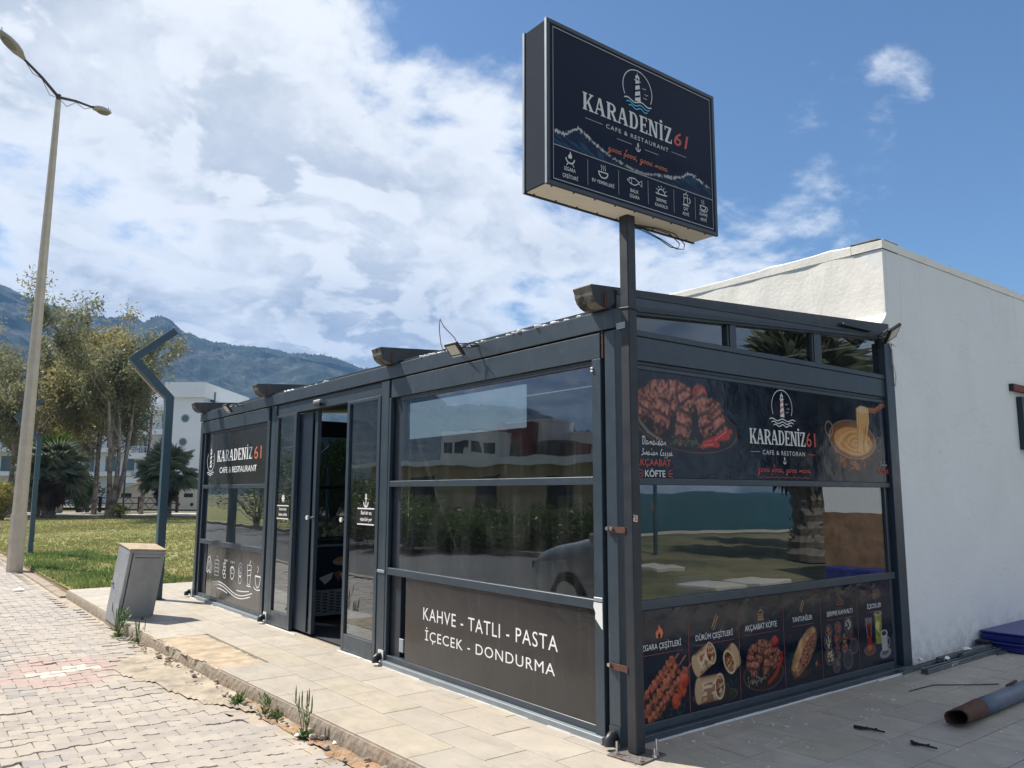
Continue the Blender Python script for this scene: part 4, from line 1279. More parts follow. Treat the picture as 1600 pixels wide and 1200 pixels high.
# plate of grilled patties
cv.ell(.74, 1.955, .53, .175, -4, (.020, .013, .012), .08)
cv.ring(.74, 1.955, .53, .175, -4, .03, (.20, .085, .05), .8)
cv.ring(.74, 1.962, .47, .14, -4, .035, (.08, .05, .04), .6)
gp = np.random.default_rng(6)
for x, y, n_ in ((.62, 2.262, 3), (.38, 2.27, 3)):
    for q in range(n_): cv.ell(x+gp.normal(0, .03), y+gp.uniform(-.02, .10), .03, .06, 10, (.10, .10, .12), .9, alpha=.18)
LO, HI = (.045, .014, .010), (.62, .235, .155)
pats = [(.30, 2.13, .13, .062, 25), (.44, 2.19, .13, .07, 10), (.62, 2.205, .13, .065, -8), (.40, 2.10, .12, .075, 60), (.55, 2.11, .13, .08, -30), (.72, 2.14, .12, .085, -60), (.30, 2.05, .10, .09, 70), (1.02, 2.07, .12, .10, -50), (.90, 2.10, .13, .08, -65), (.47, 2.02, .15, .095, 72), (1.08, 1.97, .12, .08, -60), (.68, 1.955, .145, .092, 80), (.93, 1.975, .145, .085, -72)]
for k, (x, y, rx, ry, ro) in enumerate(pats[:3]): cv.shaded(x, y, rx, ry, ro, LO, HI, 46, 20+k, .4, 10)
cv.shaded(.865, 2.185, .085, .075, 0, (.16, .010, .008), (.80, .10, .07), 14, 3, .05)
cv.seg(.86, 2.20, .85, 2.26, .008, (.10, .16, .03)); 
for k, (x, y, rx, ry, ro) in enumerate(pats[3:]): cv.shaded(x, y, rx, ry, ro, LO, HI, 46, 40+k, .4, 10)
for a, b_, c_, d_ in ((.90, 1.845, 1.17, 1.90), (1.0, 1.865, 1.20, 1.94), (.88, 1.825, 1.05, 1.84)):
    cv.poly_path([(a, b_), ((a+c_)/2, (b_+d_)/2+.012), (c_, d_)], .024, (.50, .04, .03)); cv.seg(a+.02, b_+.008, c_-.05, d_, .006, (.85, .25, .2), .6)
for q in range(26):
    cv.ell(gp.uniform(.55, .85), gp.normal(1.845, .016), .016, .007, gp.uniform(0, 180), (.10, .14, .04), .3, alpha=.8)
cv.poly_path([(.24, 1.98), (.33, 1.90), (.42, 1.86), (.46, 1.85)], .012, (.26, .22, .17), .8)
# copper pot with molten cheese
cv.ell(2.86, 1.85, .31, .17, -2, (.075, .022, .012), .1)
n = fbm(cv.U, cv.V, 26, 90, 3)
x, y = cv.loc(2.84, 1.83, .30, .16, 0)
cv.blend((1-sm(.8, 1, np.sqrt(x*x+y*y)))*sm(.52, .66, n)*.8, (.36, .13, .05))
cv.ell(2.865, 1.955, .36, .155, -3, (.24, .10, .045), .05)
cv.ell(2.87, 1.940, .315, .125, -3, (.66, .31, .09), .10)
x, y = cv.loc(2.90, 1.92, .31, .125, -3)
rr_ = np.sqrt(x*x+y*y); sw = np.sin(rr_*20+np.arctan2(y, x)*1.5+fbm(cv.U, cv.V, 9, 5)*5)
cv.blend((1-sm(.85, .97, rr_))*sm(-.1, 1, sw)*.6, (.86, .52, .22))
cv.blend((1-sm(.85, .97, rr_))*sm(.3, 1, -sw)*.5, (.50, .23, .07))
cv.ring(2.865, 1.955, .365, .16, -3, .035, (.50, .34, .24), .9)
cv.ring(2.50, 2.03, .055, .06, 20, .16, (.42, .27, .19), .9); cv.ring(3.29, 1.93, .055, .06, 0, .16, (.34, .2, .14), .7)
cv.poly_path([(3.10, 2.225), (3.25, 2.225), (3.44, 2.30)], .028, (.36, .12, .06))
cv.poly_path([(3.10, 2.235), (3.25, 2.238), (3.43, 2.31)], .006, (.62, .28, .15), .7)
for k in range(15):
    t_ = k/14
    x0 = 2.95+.19*t_; x1 = 2.95+.13*t_+.02*math.sin(k*2.2)
    col = np.array((.84, .46, .18))*(.62+.45*abs(math.sin(k*1.7)))
    cv.poly_path([(x0, 2.225), (x0-.004, 2.12), (x1, 1.95), (x1-.02+.03*t_, 1.86)], .0115, np.minimum(col, 1))
cv.ell(3.05, 2.222, .115, .035, 0, (.80, .56, .32), .3, .5, 9)
cv.c = cv.c*.72
banner = cv.build('food_picture', pr, .0006, print_m, rub)
ink = Ink(pr, .0016)
WP, GP, RP, OP = white_print, grey_print, red_print, orange_print
slab_text(ink, 'KARADENIZ', 1.418, 2.146, 1.868, 1.980, WP, gap=.05)
lighthouse(ink, 1.845, 2.015, 2.295, WP, navy, red=RP)
for k in range(3): waves(ink, 1.845, 2.062-.022*k, .17-.025*k, .008, .008, WP, 2.5)
ink.line([(1.43, 1.808), (1.54, 1.808)], .004, GP); ink.line([(2.16, 1.806), (2.27, 1.806)], .004, RP)
anchor(ink, 1.85, 1.725, .052, WP)
script(ink, 'good food, good mood', 1.50, 2.19, 1.660, .026, RP, .0060)
waves(ink, 1.83, 1.622, .34, .006, .005, dim_red, 9)
script(ink, 'Damaktan', .262, .50, 1.812, .030, WP, .006)
script(ink, 'iz Birakan Lezzet', .205, .56, 1.745, .024, WP, .0055)
for k in (-1, 0, 1):
    ink.line([(.515, 1.627+k*.012), (.56, 1.630+k*.028)], .005, RP); ink.line([(.275, 1.627+k*.012), (.235, 1.630+k*.028)], .005, RP)
script(ink, 'Enfes', 3.28, 3.40, 1.742, .022, GP, .005)
ink.build('lettering', rub)
text('61', pr, 2.158, 2.285, 1.868, 1.982, RP, rub, d_=.003)
text('CAFE & RESTORAN', pr, 1.572, 2.128, 1.791, 1.824, WP, rub, d_=.003, space=1.2)
text('AKÇAABAT', pr, .205, .543, 1.668, 1.722, RP, rub, d_=.003, bold=.012)
text('KÖFTE', pr, .294, .488, 1.606, 1.660, WP, rub, d_=.003, bold=.015)
text('KUYMAK', pr, 3.24, 3.432, 1.676, 1.722, RP, rub, d_=.003, bold=.01)

# lower banner with six menu pictures
rlb = kb('banner_panel', .2, 3.33, .000, .008, .092, .770, navy, .0005)
cv = Cv(.202, 3.328, .094, .768, .0056, (.006, .012, .028))
n = fbm(cv.U, cv.V, 2.0, 61, 4); cv.c = cv.c*(1+.7*(n[..., None]-.5))
for k in range(5):      # leafy shadows behind the food
    pass
gq = np.random.default_rng(12)
# 1 skewers
for (x0, y0, x1, y1) in ((.20, .205, .575, .475), (.215, .115, .645, .455), (.30, .09, .70, .40)):
    cv.seg(x0, y0, x1, y1, .006, (.36, .16, .09))
    L = math.hypot(x1-x0, y1-y0); n_ = int(L/.042); an = math.degrees(math.atan2(y1-y0, x1-x0))
    for q in range(n_-1):
        t_ = (q+.3)/n_
        if t_ > .86: continue
        cv.shaded(x0+(x1-x0)*t_, y0+(y1-y0)*t_, .026, .043+gq.uniform(-.006, .006), an, (.06, .013, .008), (.66, .20, .11), 60, 100+q, .5, 0)
    cv.ell(x1-.02, y1-.013, .03, .009, an, (.40, .12, .07), .4)
for x, y in ((.60, .245), (.545, .185), (.63, .30)): cv.shaded(x, y, .047, .050, 0, (.16, .012, .006), (.80, .13, .06), 30, 7, .1)
for q in range(30): cv.ell(gq.uniform(.36, .64), gq.uniform(.10, .16), .014, .006, gq.uniform(0, 180), (.04, .08, .02), .4, alpha=.6)
# 2 wraps
cv.ell(.94, .16, .22, .045, -4, (.03, .02, .018), .1); cv.ring(.94, .16, .23, .05, -4, .06, (.10, .06, .05))
def wrap(xa, ya, xb, yb, r0, seed):
    an = math.degrees(math.atan2(yb-ya, xb-xa)); L = math.hypot(xb-xa, yb-ya)
    x, y = cv.loc(xa, ya, 1, 1, an)
    n = fbm(cv.U, cv.V, 24, seed, 3)
    li = np.clip(1-(y/r0)**2, 0, 1)
    col = np.array((.26, .12, .05))*(1-li[..., None])+np.array((.84, .62, .40))*li[..., None]
    ch = sm(.58, .66, vnoise(x*.7, y*1.5, 44, seed+3))[..., None]*.8
    col = col*(1-ch)+np.array((.24, .09, .04))*ch
    m_ = (x > 0)*(x < L)*(1-sm(.93, 1, np.abs(y/r0)))
    cv.blend(m_, col)
    cv.ell(xa, ya, r0*.45, r0, an, (.60, .40, .22), .08)
    cv.ell(xb, yb, r0*.62, r0, an, (.82, .60, .36), .06)
    cv.ell(xb, yb, r0*.50, r0*.84, an, (.10, .03, .02), .1)
    ca, sa = math.cos(R(an)), math.sin(R(an))
    for q in range(46):
        a = gq.uniform(0, 2*PI); rr2 = math.sqrt(gq.random())*.8
        ux, uy = r0*.48*rr2*math.cos(a), r0*.84*rr2*math.sin(a)
        cc = [(.50, .16, .08), (.30, .09, .05), (.70, .46, .24), (.15, .18, .05), (.62, .10, .05), (.60, .50, .34)][gq.integers(0, 6)]
        cv.ell(xb+ux*ca-uy*sa, yb+ux*sa+uy*ca, .011, .008, gq.uniform(0, 180), cc, .3)
wrap(.745, .375, .900, .440, .080, 31)
wrap(1.165, .400, 1.095, .360, .092, 33)
wrap(.765, .215, .985, .215, .088, 35)
for q in range(30): cv.ell(gq.uniform(1.03, 1.17), gq.uniform(.15, .24), .014, .007, gq.uniform(0, 180), (.04, .09, .025), .4, alpha=.5)
# 3 patties on a plate
cv.ell(1.485, .23, .235, .11, -2, (.022, .015, .013), .08); cv.ring(1.485, .23, .235, .11, -2, .035, (.18, .08, .05))
for k, (x, y, rx, ry, ro) in enumerate(((1.36, .40, .07, .045, 30), (1.47, .43, .08, .045, 0), (1.58, .40, .08, .05, -30), (1.33, .33, .07, .05, 75), (1.45, .36, .08, .055, 70), (1.55, .35, .08, .05, -70), (1.66, .33, .07, .045, -60), (1.38, .27, .085, .052, 80), (1.52, .27, .085, .052, 80), (1.62, .28, .07, .045, -70))):
    cv.shaded(x, y, rx, ry, ro, LO, HI, 60, 140+k, .4, 9)
cv.shaded(1.625, .435, .05, .048, 0, (.16, .010, .008), (.70, .09, .06), 20, 4, .05)
cv.poly_path([(1.54, .165), (1.63, .21), (1.71, .31)], .016, (.42, .03, .025)); cv.poly_path([(1.58, .18), (1.66, .25), (1.71, .35)], .013, (.38, .03, .02))
for q in range(26): cv.ell(gq.uniform(1.30, 1.5), gq.normal(.195, .015), .016, .006, gq.uniform(0, 180), (.28, .26, .22), .3, alpha=.6)
# 4 filled flatbread
cv.ell(1.95, .165, .13, .03, 5, (.05, .025, .02), .1)
def bread(col, off, rx, ry):
    cv.ell(2.0+off, .325, rx, ry, 40, col, .06)
x, y = cv.loc(2.0, .325, .235, .105, 42)
cv.shaded(2.0, .325, .235, .105, 42, (.24, .10, .04), (.74, .42, .20), 22, 151, .12)
cv.shaded(2.035, .312, .19, .058, 46, (.05, .015, .01), (.42, .15, .09), 70, 152, .3)
for q in range(150):
    a = gq.uniform(-1, 1); b_ = gq.uniform(-1, 1)*math.sqrt(1-a*a)
    ca, sa = math.cos(R(46)), math.sin(R(46))
    ux, uy = .175*a, .05*b_
    cc = [(.42, .13, .08), (.24, .07, .05), (.52, .30, .17), (.10, .14, .05), (.55, .08, .06), (.30, .12, .14)][gq.integers(0, 6)]
    cv.ell(2.035+ux*ca-uy*sa, .312+ux*sa+uy*ca, .012, .006, gq.uniform(0, 180), cc, .3)
for q in range(60): cv.ell(gq.choice([gq.uniform(1.77, 1.86), gq.uniform(2.13, 2.21)]), gq.uniform(.17, .46), .016, .008, gq.uniform(0, 180), (.03, .07, .03), .5, alpha=.45)
cv.shaded(2.155, .215, .02, .022, 0, (.15, .02, .01), (.5, .14, .08), 20, 5, .05)
# 5 breakfast bowls
bowls = [(2.345, .438, .050, (.62, .16, .06)), (2.475, .448, .050, (.52, .08, .06)), (2.630, .455, .062, (.62, .56, .36)), (2.325, .355, .058, (.62, .52, .38)), (2.465, .372, .052, (.52, .07, .05)), (2.565, .360, .042, (.60, .28, .07)), (2.655, .385, .045, (.34, .05, .05)), (2.70, .285, .062, (.055, .06, .085)), (2.455, .290, .034, (.56, .04, .06)), (2.565, .282, .046, (.60, .15, .07)), (2.345, .245, .066, (.72, .56, .32)), (2.475, .236, .030, (.22, .12, .07)), (2.605, .195, .075, (.04, .05, .075)), (2.43, .168, .055, (.28, .15, .10))]
for k, (x, y, r0, cc) in enumerate(bowls):
    cv.ell(x, y, r0, r0, 0, (.05, .045, .05), .08); cv.ring(x, y, r0*.95, r0*.95, 0, .09, (.24, .22, .22), .75)
    cc = np.array(cc)
    for q in range(16):
        a = gq.uniform(0, 2*PI); q2 = math.sqrt(gq.random())*.68*r0
        cv.ell(x+q2*math.cos(a), y+q2*math.sin(a), r0*.22, r0*.13, gq.uniform(0, 180), cc*gq.uniform(.45, 1.3), .35)
# 6 drinks
def pathfill(xc, w0, w1, z0, z1, col, alpha=1):
    t_ = (cv.V-z0)/(z1-z0); hw = w0+(w1-w0)*t_
    cv.blend(((t_ > 0) & (t_ < 1))*(1-sm(.85, 1, np.abs(cv.U-xc)/hw))*alpha, col)
cv.ell(2.945, .225, .085, .040, 0, (.16, .06, .045), .12); cv.ring(2.945, .225, .085, .040, 0, .08, (.40, .20, .15))
pathfill(2.945, .052, .030, .215, .33, (.30, .035, .02)); pathfill(2.945, .030, .048, .33, .44, (.14, .015, .015)); pathfill(2.945, .048, .052, .44, .485, (.15, .16, .18))
cv.ell(2.945, .44, .045, .012, 0, (.42, .05, .05), .3); cv.seg(2.899, .48, .917+2.0, .33, .004, (.55, .5, .5), .7); cv.seg(2.991, .48, 2.975, .33, .004, (.5, .45, .45), .5)
cv.ell(2.945, .245, .05, .028, 0, (.50, .12, .06), .5)
pathfill(3.10, .052, .062, .26, .50, (.28, .25, .05)); 
for q in range(26): cv.ell(3.10+gq.normal(0, .026), gq.uniform(.28, .52), .016, .010, gq.uniform(0, 180), [(.12, .24, .05), (.62, .55, .16), (.50, .40, .06), (.22, .34, .1)][gq.integers(0, 4)], .4)
cv.ell(3.085, .405, .028, .035, 10, (.72, .62, .16), .2); cv.ring(3.085, .405, .028, .035, 10, .2, (.6, .6, .3)); cv.ring(3.10, .505, .060, .016, 0, .25, (.4, .42, .38))
cv.ell(3.19, .175, .098, .042, 5, (.28, .28, .29), .08); cv.ell(3.19, .180, .06, .022, 5, (.10, .10, .11), .2)
pathfill(3.185, .046, .056, .19, .335, (.44, .43, .43)); cv.ell(3.185, .335, .058, .030, 0, (.60, .58, .57), .08); cv.ell(3.185, .335, .046, .022, 0, (.09, .035, .03), .2); cv.ring(3.25, .26, .025, .035, 0, .25, (.4, .4, .4))
cv.c = cv.c*.74
cv.build('food_picture', pr, .0006, print_m, rlb)
ink = Ink(pr, .0016)
for x in (.676, 1.209, 1.742, 2.236, 2.775): ink.line([(x, .655), (x, .092)], .0055, dim_red)
TI = [('IZGARA ÇEŞİTLERİ', .222, .600, .526, OP), ('DÜRÜM ÇEŞİTLERİ', .746, 1.140, .534, None), ('AKÇAABAT KÖFTE', 1.276, 1.657, .542, None), ('TANTUNİLER', 1.855, 2.120, .548, None), ('SERPME KAHVALTI', 2.322, 2.700, .548, None), ('İÇECEKLER', 2.931, 3.159, .556, None)]
for s_, a, c, v, _ in TI:
    top = v+.036+(.012 if 'İ' in s_ or 'Ü' in s_ or 'Ö' in s_ else 0); bot = v-(.010 if 'Ç' in s_ or 'Ş' in s_ else 0)
    text(s_, pr, a, c, bot, top, WP, rlb, d_=.003, bold=.008)
    ink.line([(a, v-.030), (c+.02, v-.030)], .0035, dim_red)
def flame(u, v, h, mat):
    ink.q([(u-.3*h, v), (u-.42*h, v+.35*h), (u-.2*h, v+.62*h), (u-.15*h, v+.42*h), (u-.02*h, v+h), (u+.2*h, v+.6*h), (u+.28*h, v+.68*h), (u+.42*h, v+.3*h), (u+.25*h, v)], mat)
    ink.q([(u-.12*h, v), (u-.14*h, v+.22*h), (u, v+.42*h), (u+.13*h, v+.2*h), (u+.1*h, v)], navy)
flame(.395, .592, .085, OP)
ink.line([(.915, .600), (.965, .690), (.985, .675), (.935, .588)], .006, gold_print, True); ink.line([(.925, .612), (.975, .668)], .004, gold_print)
for k in range(4): ink.arc(1.467, .612+.012*k, .035-.003*k, .008, 180, 360, .005, gold_print, 8)
ink.arc(1.467, .642, .034, .030, 0, 180, .005, gold_print, 10); ink.line([(1.467, .672), (1.467, .69)], .005, gold_print); ink.line([(1.43, .605), (1.504, .605)], .005, gold_print)
ink.line([(1.960, .625), (2.0, .700), (2.018, .690), (1.978, .612)], .006, gold_print, True)
for a in range(0, 181, 30): ink.line([(2.515+.022*math.cos(R(a)), .632+.022*math.sin(R(a))), (2.515+.048*math.cos(R(a)), .632+.048*math.sin(R(a)))], .004, dim_red)
ink.arc(2.515, .632, .016, .016, 0, 180, .004, dim_red, 8); ink.line([(2.465, .628), (2.565, .628)], .004, dim_red)
ink.arc(3.046, .668, .022, .034, 180, 360, .005, gold_print, 10); ink.line([(3.02, .668), (3.072, .668)], .005, gold_print); ink.line([(3.046, .68), (3.05, .70)], .004, gold_print)
ink.build('lettering', rlb)

# roof and rafters
b = MB(); b.prism([(.03, 2.668), (3.61, 2.905), (3.61, 2.93), (.03, 2.70)], lambda u, v, d_: Vector((u, d_, v)), -.03, 8.6); b.build('roof_sheet', metal_dark, K)
b = MB().mat(white_pl)
for i in range(60):
    y = rr.uniform(.3, 2.4) if i < 44 else rr.uniform(3.5, 5.5); s_ = rr.uniform(.008, .022)
    M = Matrix.Translation((rr.uniform(.0, .05), y, 2.667)) @ Matrix.Rotation(rr.uniform(0, 6), 4, 'Z')
    b.bbox(-s_, s_, -s_*1.5, s_*1.5, -.004, s_*.8, s_*.35, M)
b.build('sealant_blob', None, K, kind='stuff')
for y0, hh in ((.0, .135), (2.76, .135), (5.86, .14), (8.42, .14)):
    prof = [(-.045, 2.668), (-.075, 2.672), (-.105, 2.685), (-.132, 2.708), (-.150, 2.74), (-.156, 2.775), (-.168, 2.80), (-.160, 2.808)]
    prof = [(a, z+.0) for a, z in prof]
    b = MB()
    P = prof+[(3.6, 2.808+.245), (3.6, 2.668+.24)]
    A = [Vector((a, y0, z)) for a, z in P]; B_ = [Vector((a, y0+.165, z)) for a, z in P]
    b.mat(rafter_paint); b.poly(A); b.poly(B_[::-1])
    n_ = len(P)
    for k in range(n_):
        k2 = (k+1) % n_
        b.mat(weather_wood if k < 7 else rafter_paint)
        if k < 6:   # rough cut end
            for q in range(4):
                f0, f1 = q/4, (q+1)/4
                j = lambda kk, f: Vector((rr.Random if False else 0, 0, 0))
                b.poly([A[k].lerp(B_[k], f0), A[k2].lerp(B_[k2], f0), A[k2].lerp(B_[k2], f1), A[k].lerp(B_[k], f1)][::-1])
        else: b.poly([A[k], B_[k], B_[k2], A[k2]])
    o = b.build('rafter', None, K)
    b = MB(); b.bbox(-.052, -.028, y0-.006, y0-.001, 2.667, 2.77, .001); b.build('rust_strap', rust, o)
# pale loop of cable on the roof edge
b = MB(); b.tube([(.05, 2.02, 2.66), (-.0, 2.0, 2.74), (-.06, 1.93, 2.82), (-.12, 1.84, 2.865), (-.17, 1.75, 2.885), (-.10, 1.80, 2.84), (-.02, 1.76, 2.75), (.04, 1.78, 2.67)], .0045, 6); b.build('cable', alu, K)
# inside
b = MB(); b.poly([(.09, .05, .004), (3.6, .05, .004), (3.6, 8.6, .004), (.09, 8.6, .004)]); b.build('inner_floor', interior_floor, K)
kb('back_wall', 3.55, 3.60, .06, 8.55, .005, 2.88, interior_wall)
kb('ceiling_panel', .12, 3.54, .10, 8.5, 2.60, 2.63, interior_wall) if False else None
kb('end_wall', .12, 3.54, 8.54, 8.60, .005, .80, interior_wall)
b = MB(); b.box(.12, 3.54, 8.55, 8.556, .80, 2.4); b.build('glass_pane', glass_dark, K)
for z_ in (1.56,): kb('end_bar', .12, 3.54, 8.53, 8.545, z_, z_+.05, metal_dark)
kb('end_frame', .12, 3.54, 8.52, 8.60, 2.4, 2.66, metal)
kb('glow_panel', 1.0, 1.03, 2.13, 4.2, 2.10, 2.50, glow_panel_m, label='long pale blank panel with an added glow, hanging inside behind the upper glass')  # made-up glowing panel, a pale rectangle behind the glass

# ------------------------------------------------------------------ things inside the kiosk
F_ = thing('chest_freezer', (1.15, 5.75, .004), 'dark blue ice cream chest freezer just inside the open entrance', 'freezer')
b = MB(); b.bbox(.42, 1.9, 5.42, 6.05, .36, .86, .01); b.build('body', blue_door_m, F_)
b = MB(); b.bbox(.43, 1.89, 5.43, 6.04, .06, .358, .004)
b.build('base', cab_m, F_)
b = MB()
for i in range(16):
    for j in range(7):
        x = .50+i*.085; z = .10+j*.034+(.0 if i % 2 else .015)
        b.box(x, x+.055, 5.4275, 5.4298, z, z+.014)
b.build('grille', metal_dark, F_)
b = MB(); b.box(.44, 1.88, 5.44, 6.03, .861, .885); b.build('lid_frame', alu, F_)
b = MB(); b.prism([(.45, .886), (1.87, .886), (1.87, .93), (.45, .93)], lambda u, v, d_: Vector((u, d_, v)), 5.46, 6.02); b.build('glass_lid', glass, F_)
ink = Ink(PR(5.42), .001)
ink.disc(.80, .68, .11, .045, cab_top, 16); ink.disc(.80, .71, .07, .03, gold_print, 14); ink.q([(.52, .50), (.70, .56), (.68, .48), (.60, .42)], WP); ink.q([(.78, .56), (.98, .50), (.92, .42), (.82, .46)], WP); ink.q([(.70, .55), (.80, .58), (.78, .44)], terracotta)
ink.build('side_picture', F_)
L = thing('bread_heap', (.95, 5.80, .94), 'heap of pale round loaves piled on the freezer lid by the entrance', 'bread')
gq2 = random.Random(5)
for i in range(46):
    x, y, z = .55+gq2.random()*.9, 5.55+gq2.random()*.4, .965
    z += (1-abs(x-1.0)/.5)*.22*gq2.random()+.02
    b = MB(); n1_, n2_ = 8, 5
    vs_ = []; fs = []
    for a in range(n2_+1):
        th = PI*a/n2_
        for c in range(n1_): vs_.append((x+.05*math.sin(th)*math.cos(2*PI*c/n1_), y+.045*math.sin(th)*math.sin(2*PI*c/n1_), z+.034*math.cos(th)))
    for a in range(n2_):
        for c in range(n1_): fs.append((a*n1_+c, (a+1)*n1_+c, (a+1)*n1_+(c+1) % n1_, a*n1_+(c+1) % n1_))
    b.faces(vs_, fs, True); b.build('loaf', cement, L)
def table_set(x, y, lab):
    T = thing('cafe_table', (x, y, .004), lab, 'table')
    b = MB(); b.bbox(x-.35, x+.35, y-.35, y+.35, .72, .75, .006); b.build('table_top', interior_wall, T)
    b = MB(); b.tube([(x, y, .03), (x, y, .72)], .03, 10); b.build('leg', black_pl, T)
    b = MB(); b.bbox(x-.22, x+.22, y-.22, y+.22, .005, .03, .008); b.build('base', black_pl, T)
def chair(x, y, rz, lab):
    T = thing('cafe_chair', (x, y, .004), lab, 'chair', rz=rz)
    M = Matrix.Translation((x, y, 0)) @ Matrix.Rotation(rz, 4, 'Z')
    b = MB(); b.bbox(-.21, .21, -.21, .21, .43, .46, .01, M); b.build('seat', board_m, T)
    b = MB(); b.bbox(-.20, .20, .19, .22, .55, .86, .01, M); b.build('backrest', board_m, T)
    for sx in (-.18, .18):
        for sy in (-.18, .18):
            b = MB(); b.tube([M @ Vector((sx*1.1, sy*1.1, .01)), M @ Vector((sx, sy, .44))], .012, 6); b.build('leg', black_pl, T)
        b = MB(); b.tube([M @ Vector((sx, .18, .44)), M @ Vector((sx, .205, .85))], .012, 6); b.build('back_post', black_pl, T)
table_set(1.5, 1.5, 'square cafe table seen through the glass behind the drinks lettering')
chair(1.5, .85, PI, 'pale cafe chair on the near side of the inside table')
chair(1.5, 2.15, 0, 'pale cafe chair on the far side of the inside table')

# ================================================================== SIGN ON ITS POST
S = thing('sign_post', (.01, -.155, 0), 'tall dark post with a big navy box sign and lighthouse emblem at the kiosk corner', 'sign')
b = MB(); b.bbox(-.028, .047, -.193, -.118, .012, 3.25, .006); b.build('post', post_paint, S)
b = MB(); b.bbox(-.125, .125, -.285, -.045, 0, .010, .002, Matrix.Translation((.0, -.165, 0)) @ Matrix.Rotation(R(8), 4, 'Z') @ Matrix.Translation((0, .165, 0))); b.build('base_plate', plate_m, S)
for x, y, h in ((-.095, -.10, .08), (-.075, -.265, .035), (.075, -.25, .10), (.095, -.07, .06), (.035, -.27, .06)):
    b = MB(); b.tube([(x, y, .010), (x, y, h)], .0065, 8); b.tube([(x, y, .010), (x, y, .024)], .015, 6, False); b.build('bolt', chrome, S)
for z, w2 in ((1.285, 2), (.475, 1)):
    b = MB().mat(rust); b.bbox(-.010, -.004, -.12, .04, z-.025, z+.012, .001)
    b.box(-.034, -.0285, -.135, -.115, z-.02, z+.01)
    b.mat(chrome)
    for q in range(w2): b.tube([(-.012, .03-.035*q, z), (-.028, .03-.035*q, z)], .012, 8)
    b.build('bracket', None, S)
b = MB(); b.bbox(-.035, -.030, -.165, -.09, 2.515, 2.555, .001)
b.build('perforated_strap', alu, S)
b = MB()
for q in range(8): b.box(-.0358, -.0352, -.16+q*.009, -.156+q*.009, 2.525+.012*(q % 2), 2.531+.012*(q % 2))
b.build('strap_hole', black_pl, S)
b = MB(); b.tube([(-.031, -.196, 2.64), (.05, -.196, 2.632)], .004, 6); b.tube([(-.031, -.196, 2.64), (-.031, -.115, 2.648)], .004, 6); b.build('cable_tie', black_pl, S)
ink = Ink(PR(-.1935), .001); ink.q([(-.022, 1.335), (.012, 1.330), (.014, 1.368), (-.020, 1.374)], WP); ink.q([(-.020, 1.355), (.006, 1.352), (.008, 1.368), (-.018, 1.371)], gold_print); ink.q([(-.012, 1.338), (.006, 1.337), (.007, 1.350), (-.010, 1.352)], RP)
ink.build('warning_sticker', S)
SX0, SX1, SZ0, SZ1 = -.760, .768, 3.234, 4.247
B_ = (lambda *a, **k: None)
b = MB(); b.box(SX0+.004, SX1-.004, -.2624, -.0776, SZ0+.012, SZ1-.012); box_o = b.build('sign_box', sign_side, S)
b = MB(); b.box(SX0+.016, SX1-.016, -.258, -.082, SZ0+.006, SZ0+.0115); b.build('underside', sign_under, S)
def frame_ring(name, y0, y1, mat, th=.026):
    for a in ((SX0, SX1, SZ1-th, SZ1), (SX0, SX1, SZ0, SZ0+th), (SX0, SX0+th, SZ0+th+.0005, SZ1-th-.0005), (SX1-th, SX1, SZ0+th+.0005, SZ1-th-.0005)):
        b = MB().mat(mat); b.bbox(a[0], a[1], y0, y1, a[2], a[3], .0025)
        b.build(name, None, S)
frame_ring('front_frame', -.281, -.2625, sign_frame)
frame_ring('back_frame', -.0775, -.060, sign_frame)
for y0 in (-.2815, -.0765):   # bright aluminium edges on the left side
    b = MB(); b.box(SX0-.0012, SX0-.0002, y0, y0+.017, SZ0+.002, SZ1-.002); b.build('edge_strip', alu, S)
b = MB(); b.box(SX0+.026, SX1-.026, -.2775, -.266, SZ0+.026, SZ1-.026)
face = b.build('sign_face', navy, S)
for i in range(9):
    b = MB(); x = -.7+.17*i; b.tube([(x, -.25, SZ0+.006), (x, -.25, SZ0+.001)], .006, 6); b.tube([(x, -.092, SZ0+.006), (x, -.092, SZ0+.001)], .006, 6); b.build('screw', black_pl, S)
# breaking wave artwork
ps = PR(-.2775)
cv = Cv(-.703, .708, 3.486, 3.665, .0035, (.0042, .0105, .030))
cx_ = [-.72, -.62, -.513, -.45, -.393, -.30, -.188, -.05, .05, .155, .24, .312, .40, .477, .55, .62, .72]
cz_ = [3.562, 3.562, 3.628, 3.605, 3.575, 3.545, 3.520, 3.500, 3.500, 3.520, 3.530, 3.537, 3.560, 3.606, 3.600, 3.575, 3.545]
crest = np.interp(cv.U, cx_, cz_)
below = sm(0, .004, crest-cv.V)
tone = sm(.45, .75, vnoise(cv.U*.5, (cv.V+.35*cv.U)*3.2, 30, 3))*sm(.0, .03, crest-cv.V)
fade = np.interp(cv.U, [-.72, -.4, -.1, .05, .2, .5, .72], [1, 1, .45, .3, .6, 1, 1])
cv.blend(below*.45*fade, (.010, .03, .07)); cv.blend(below*tone*.7*fade, (.02, .075, .15))
sp = vnoise(cv.U, cv.V*.55, 120, 8)*.022*fade
foam = (1-sm(.004, .012, np.abs(crest-cv.V+sp-.008)))*sm(.25, .5, fbm(cv.U, cv.V, 70, 9, 2))
cv.blend(foam*(.35+.65*fade), (.50, .50, .49))
cv.build('wave_picture', ps, .0005, print_matte, face)
ink = Ink(ps, .0014)
slab_text(ink, 'KARADENIZ', -.479, .316, 3.768, 3.878, WP)
lighthouse(ink, -.001, 3.895, 4.172, WP, navy)
for k, m_ in enumerate((WP, blue_print, blue_print)): waves(ink, .0, 3.958-.022*k, .125-.02*k, .008, .008, m_, 2)
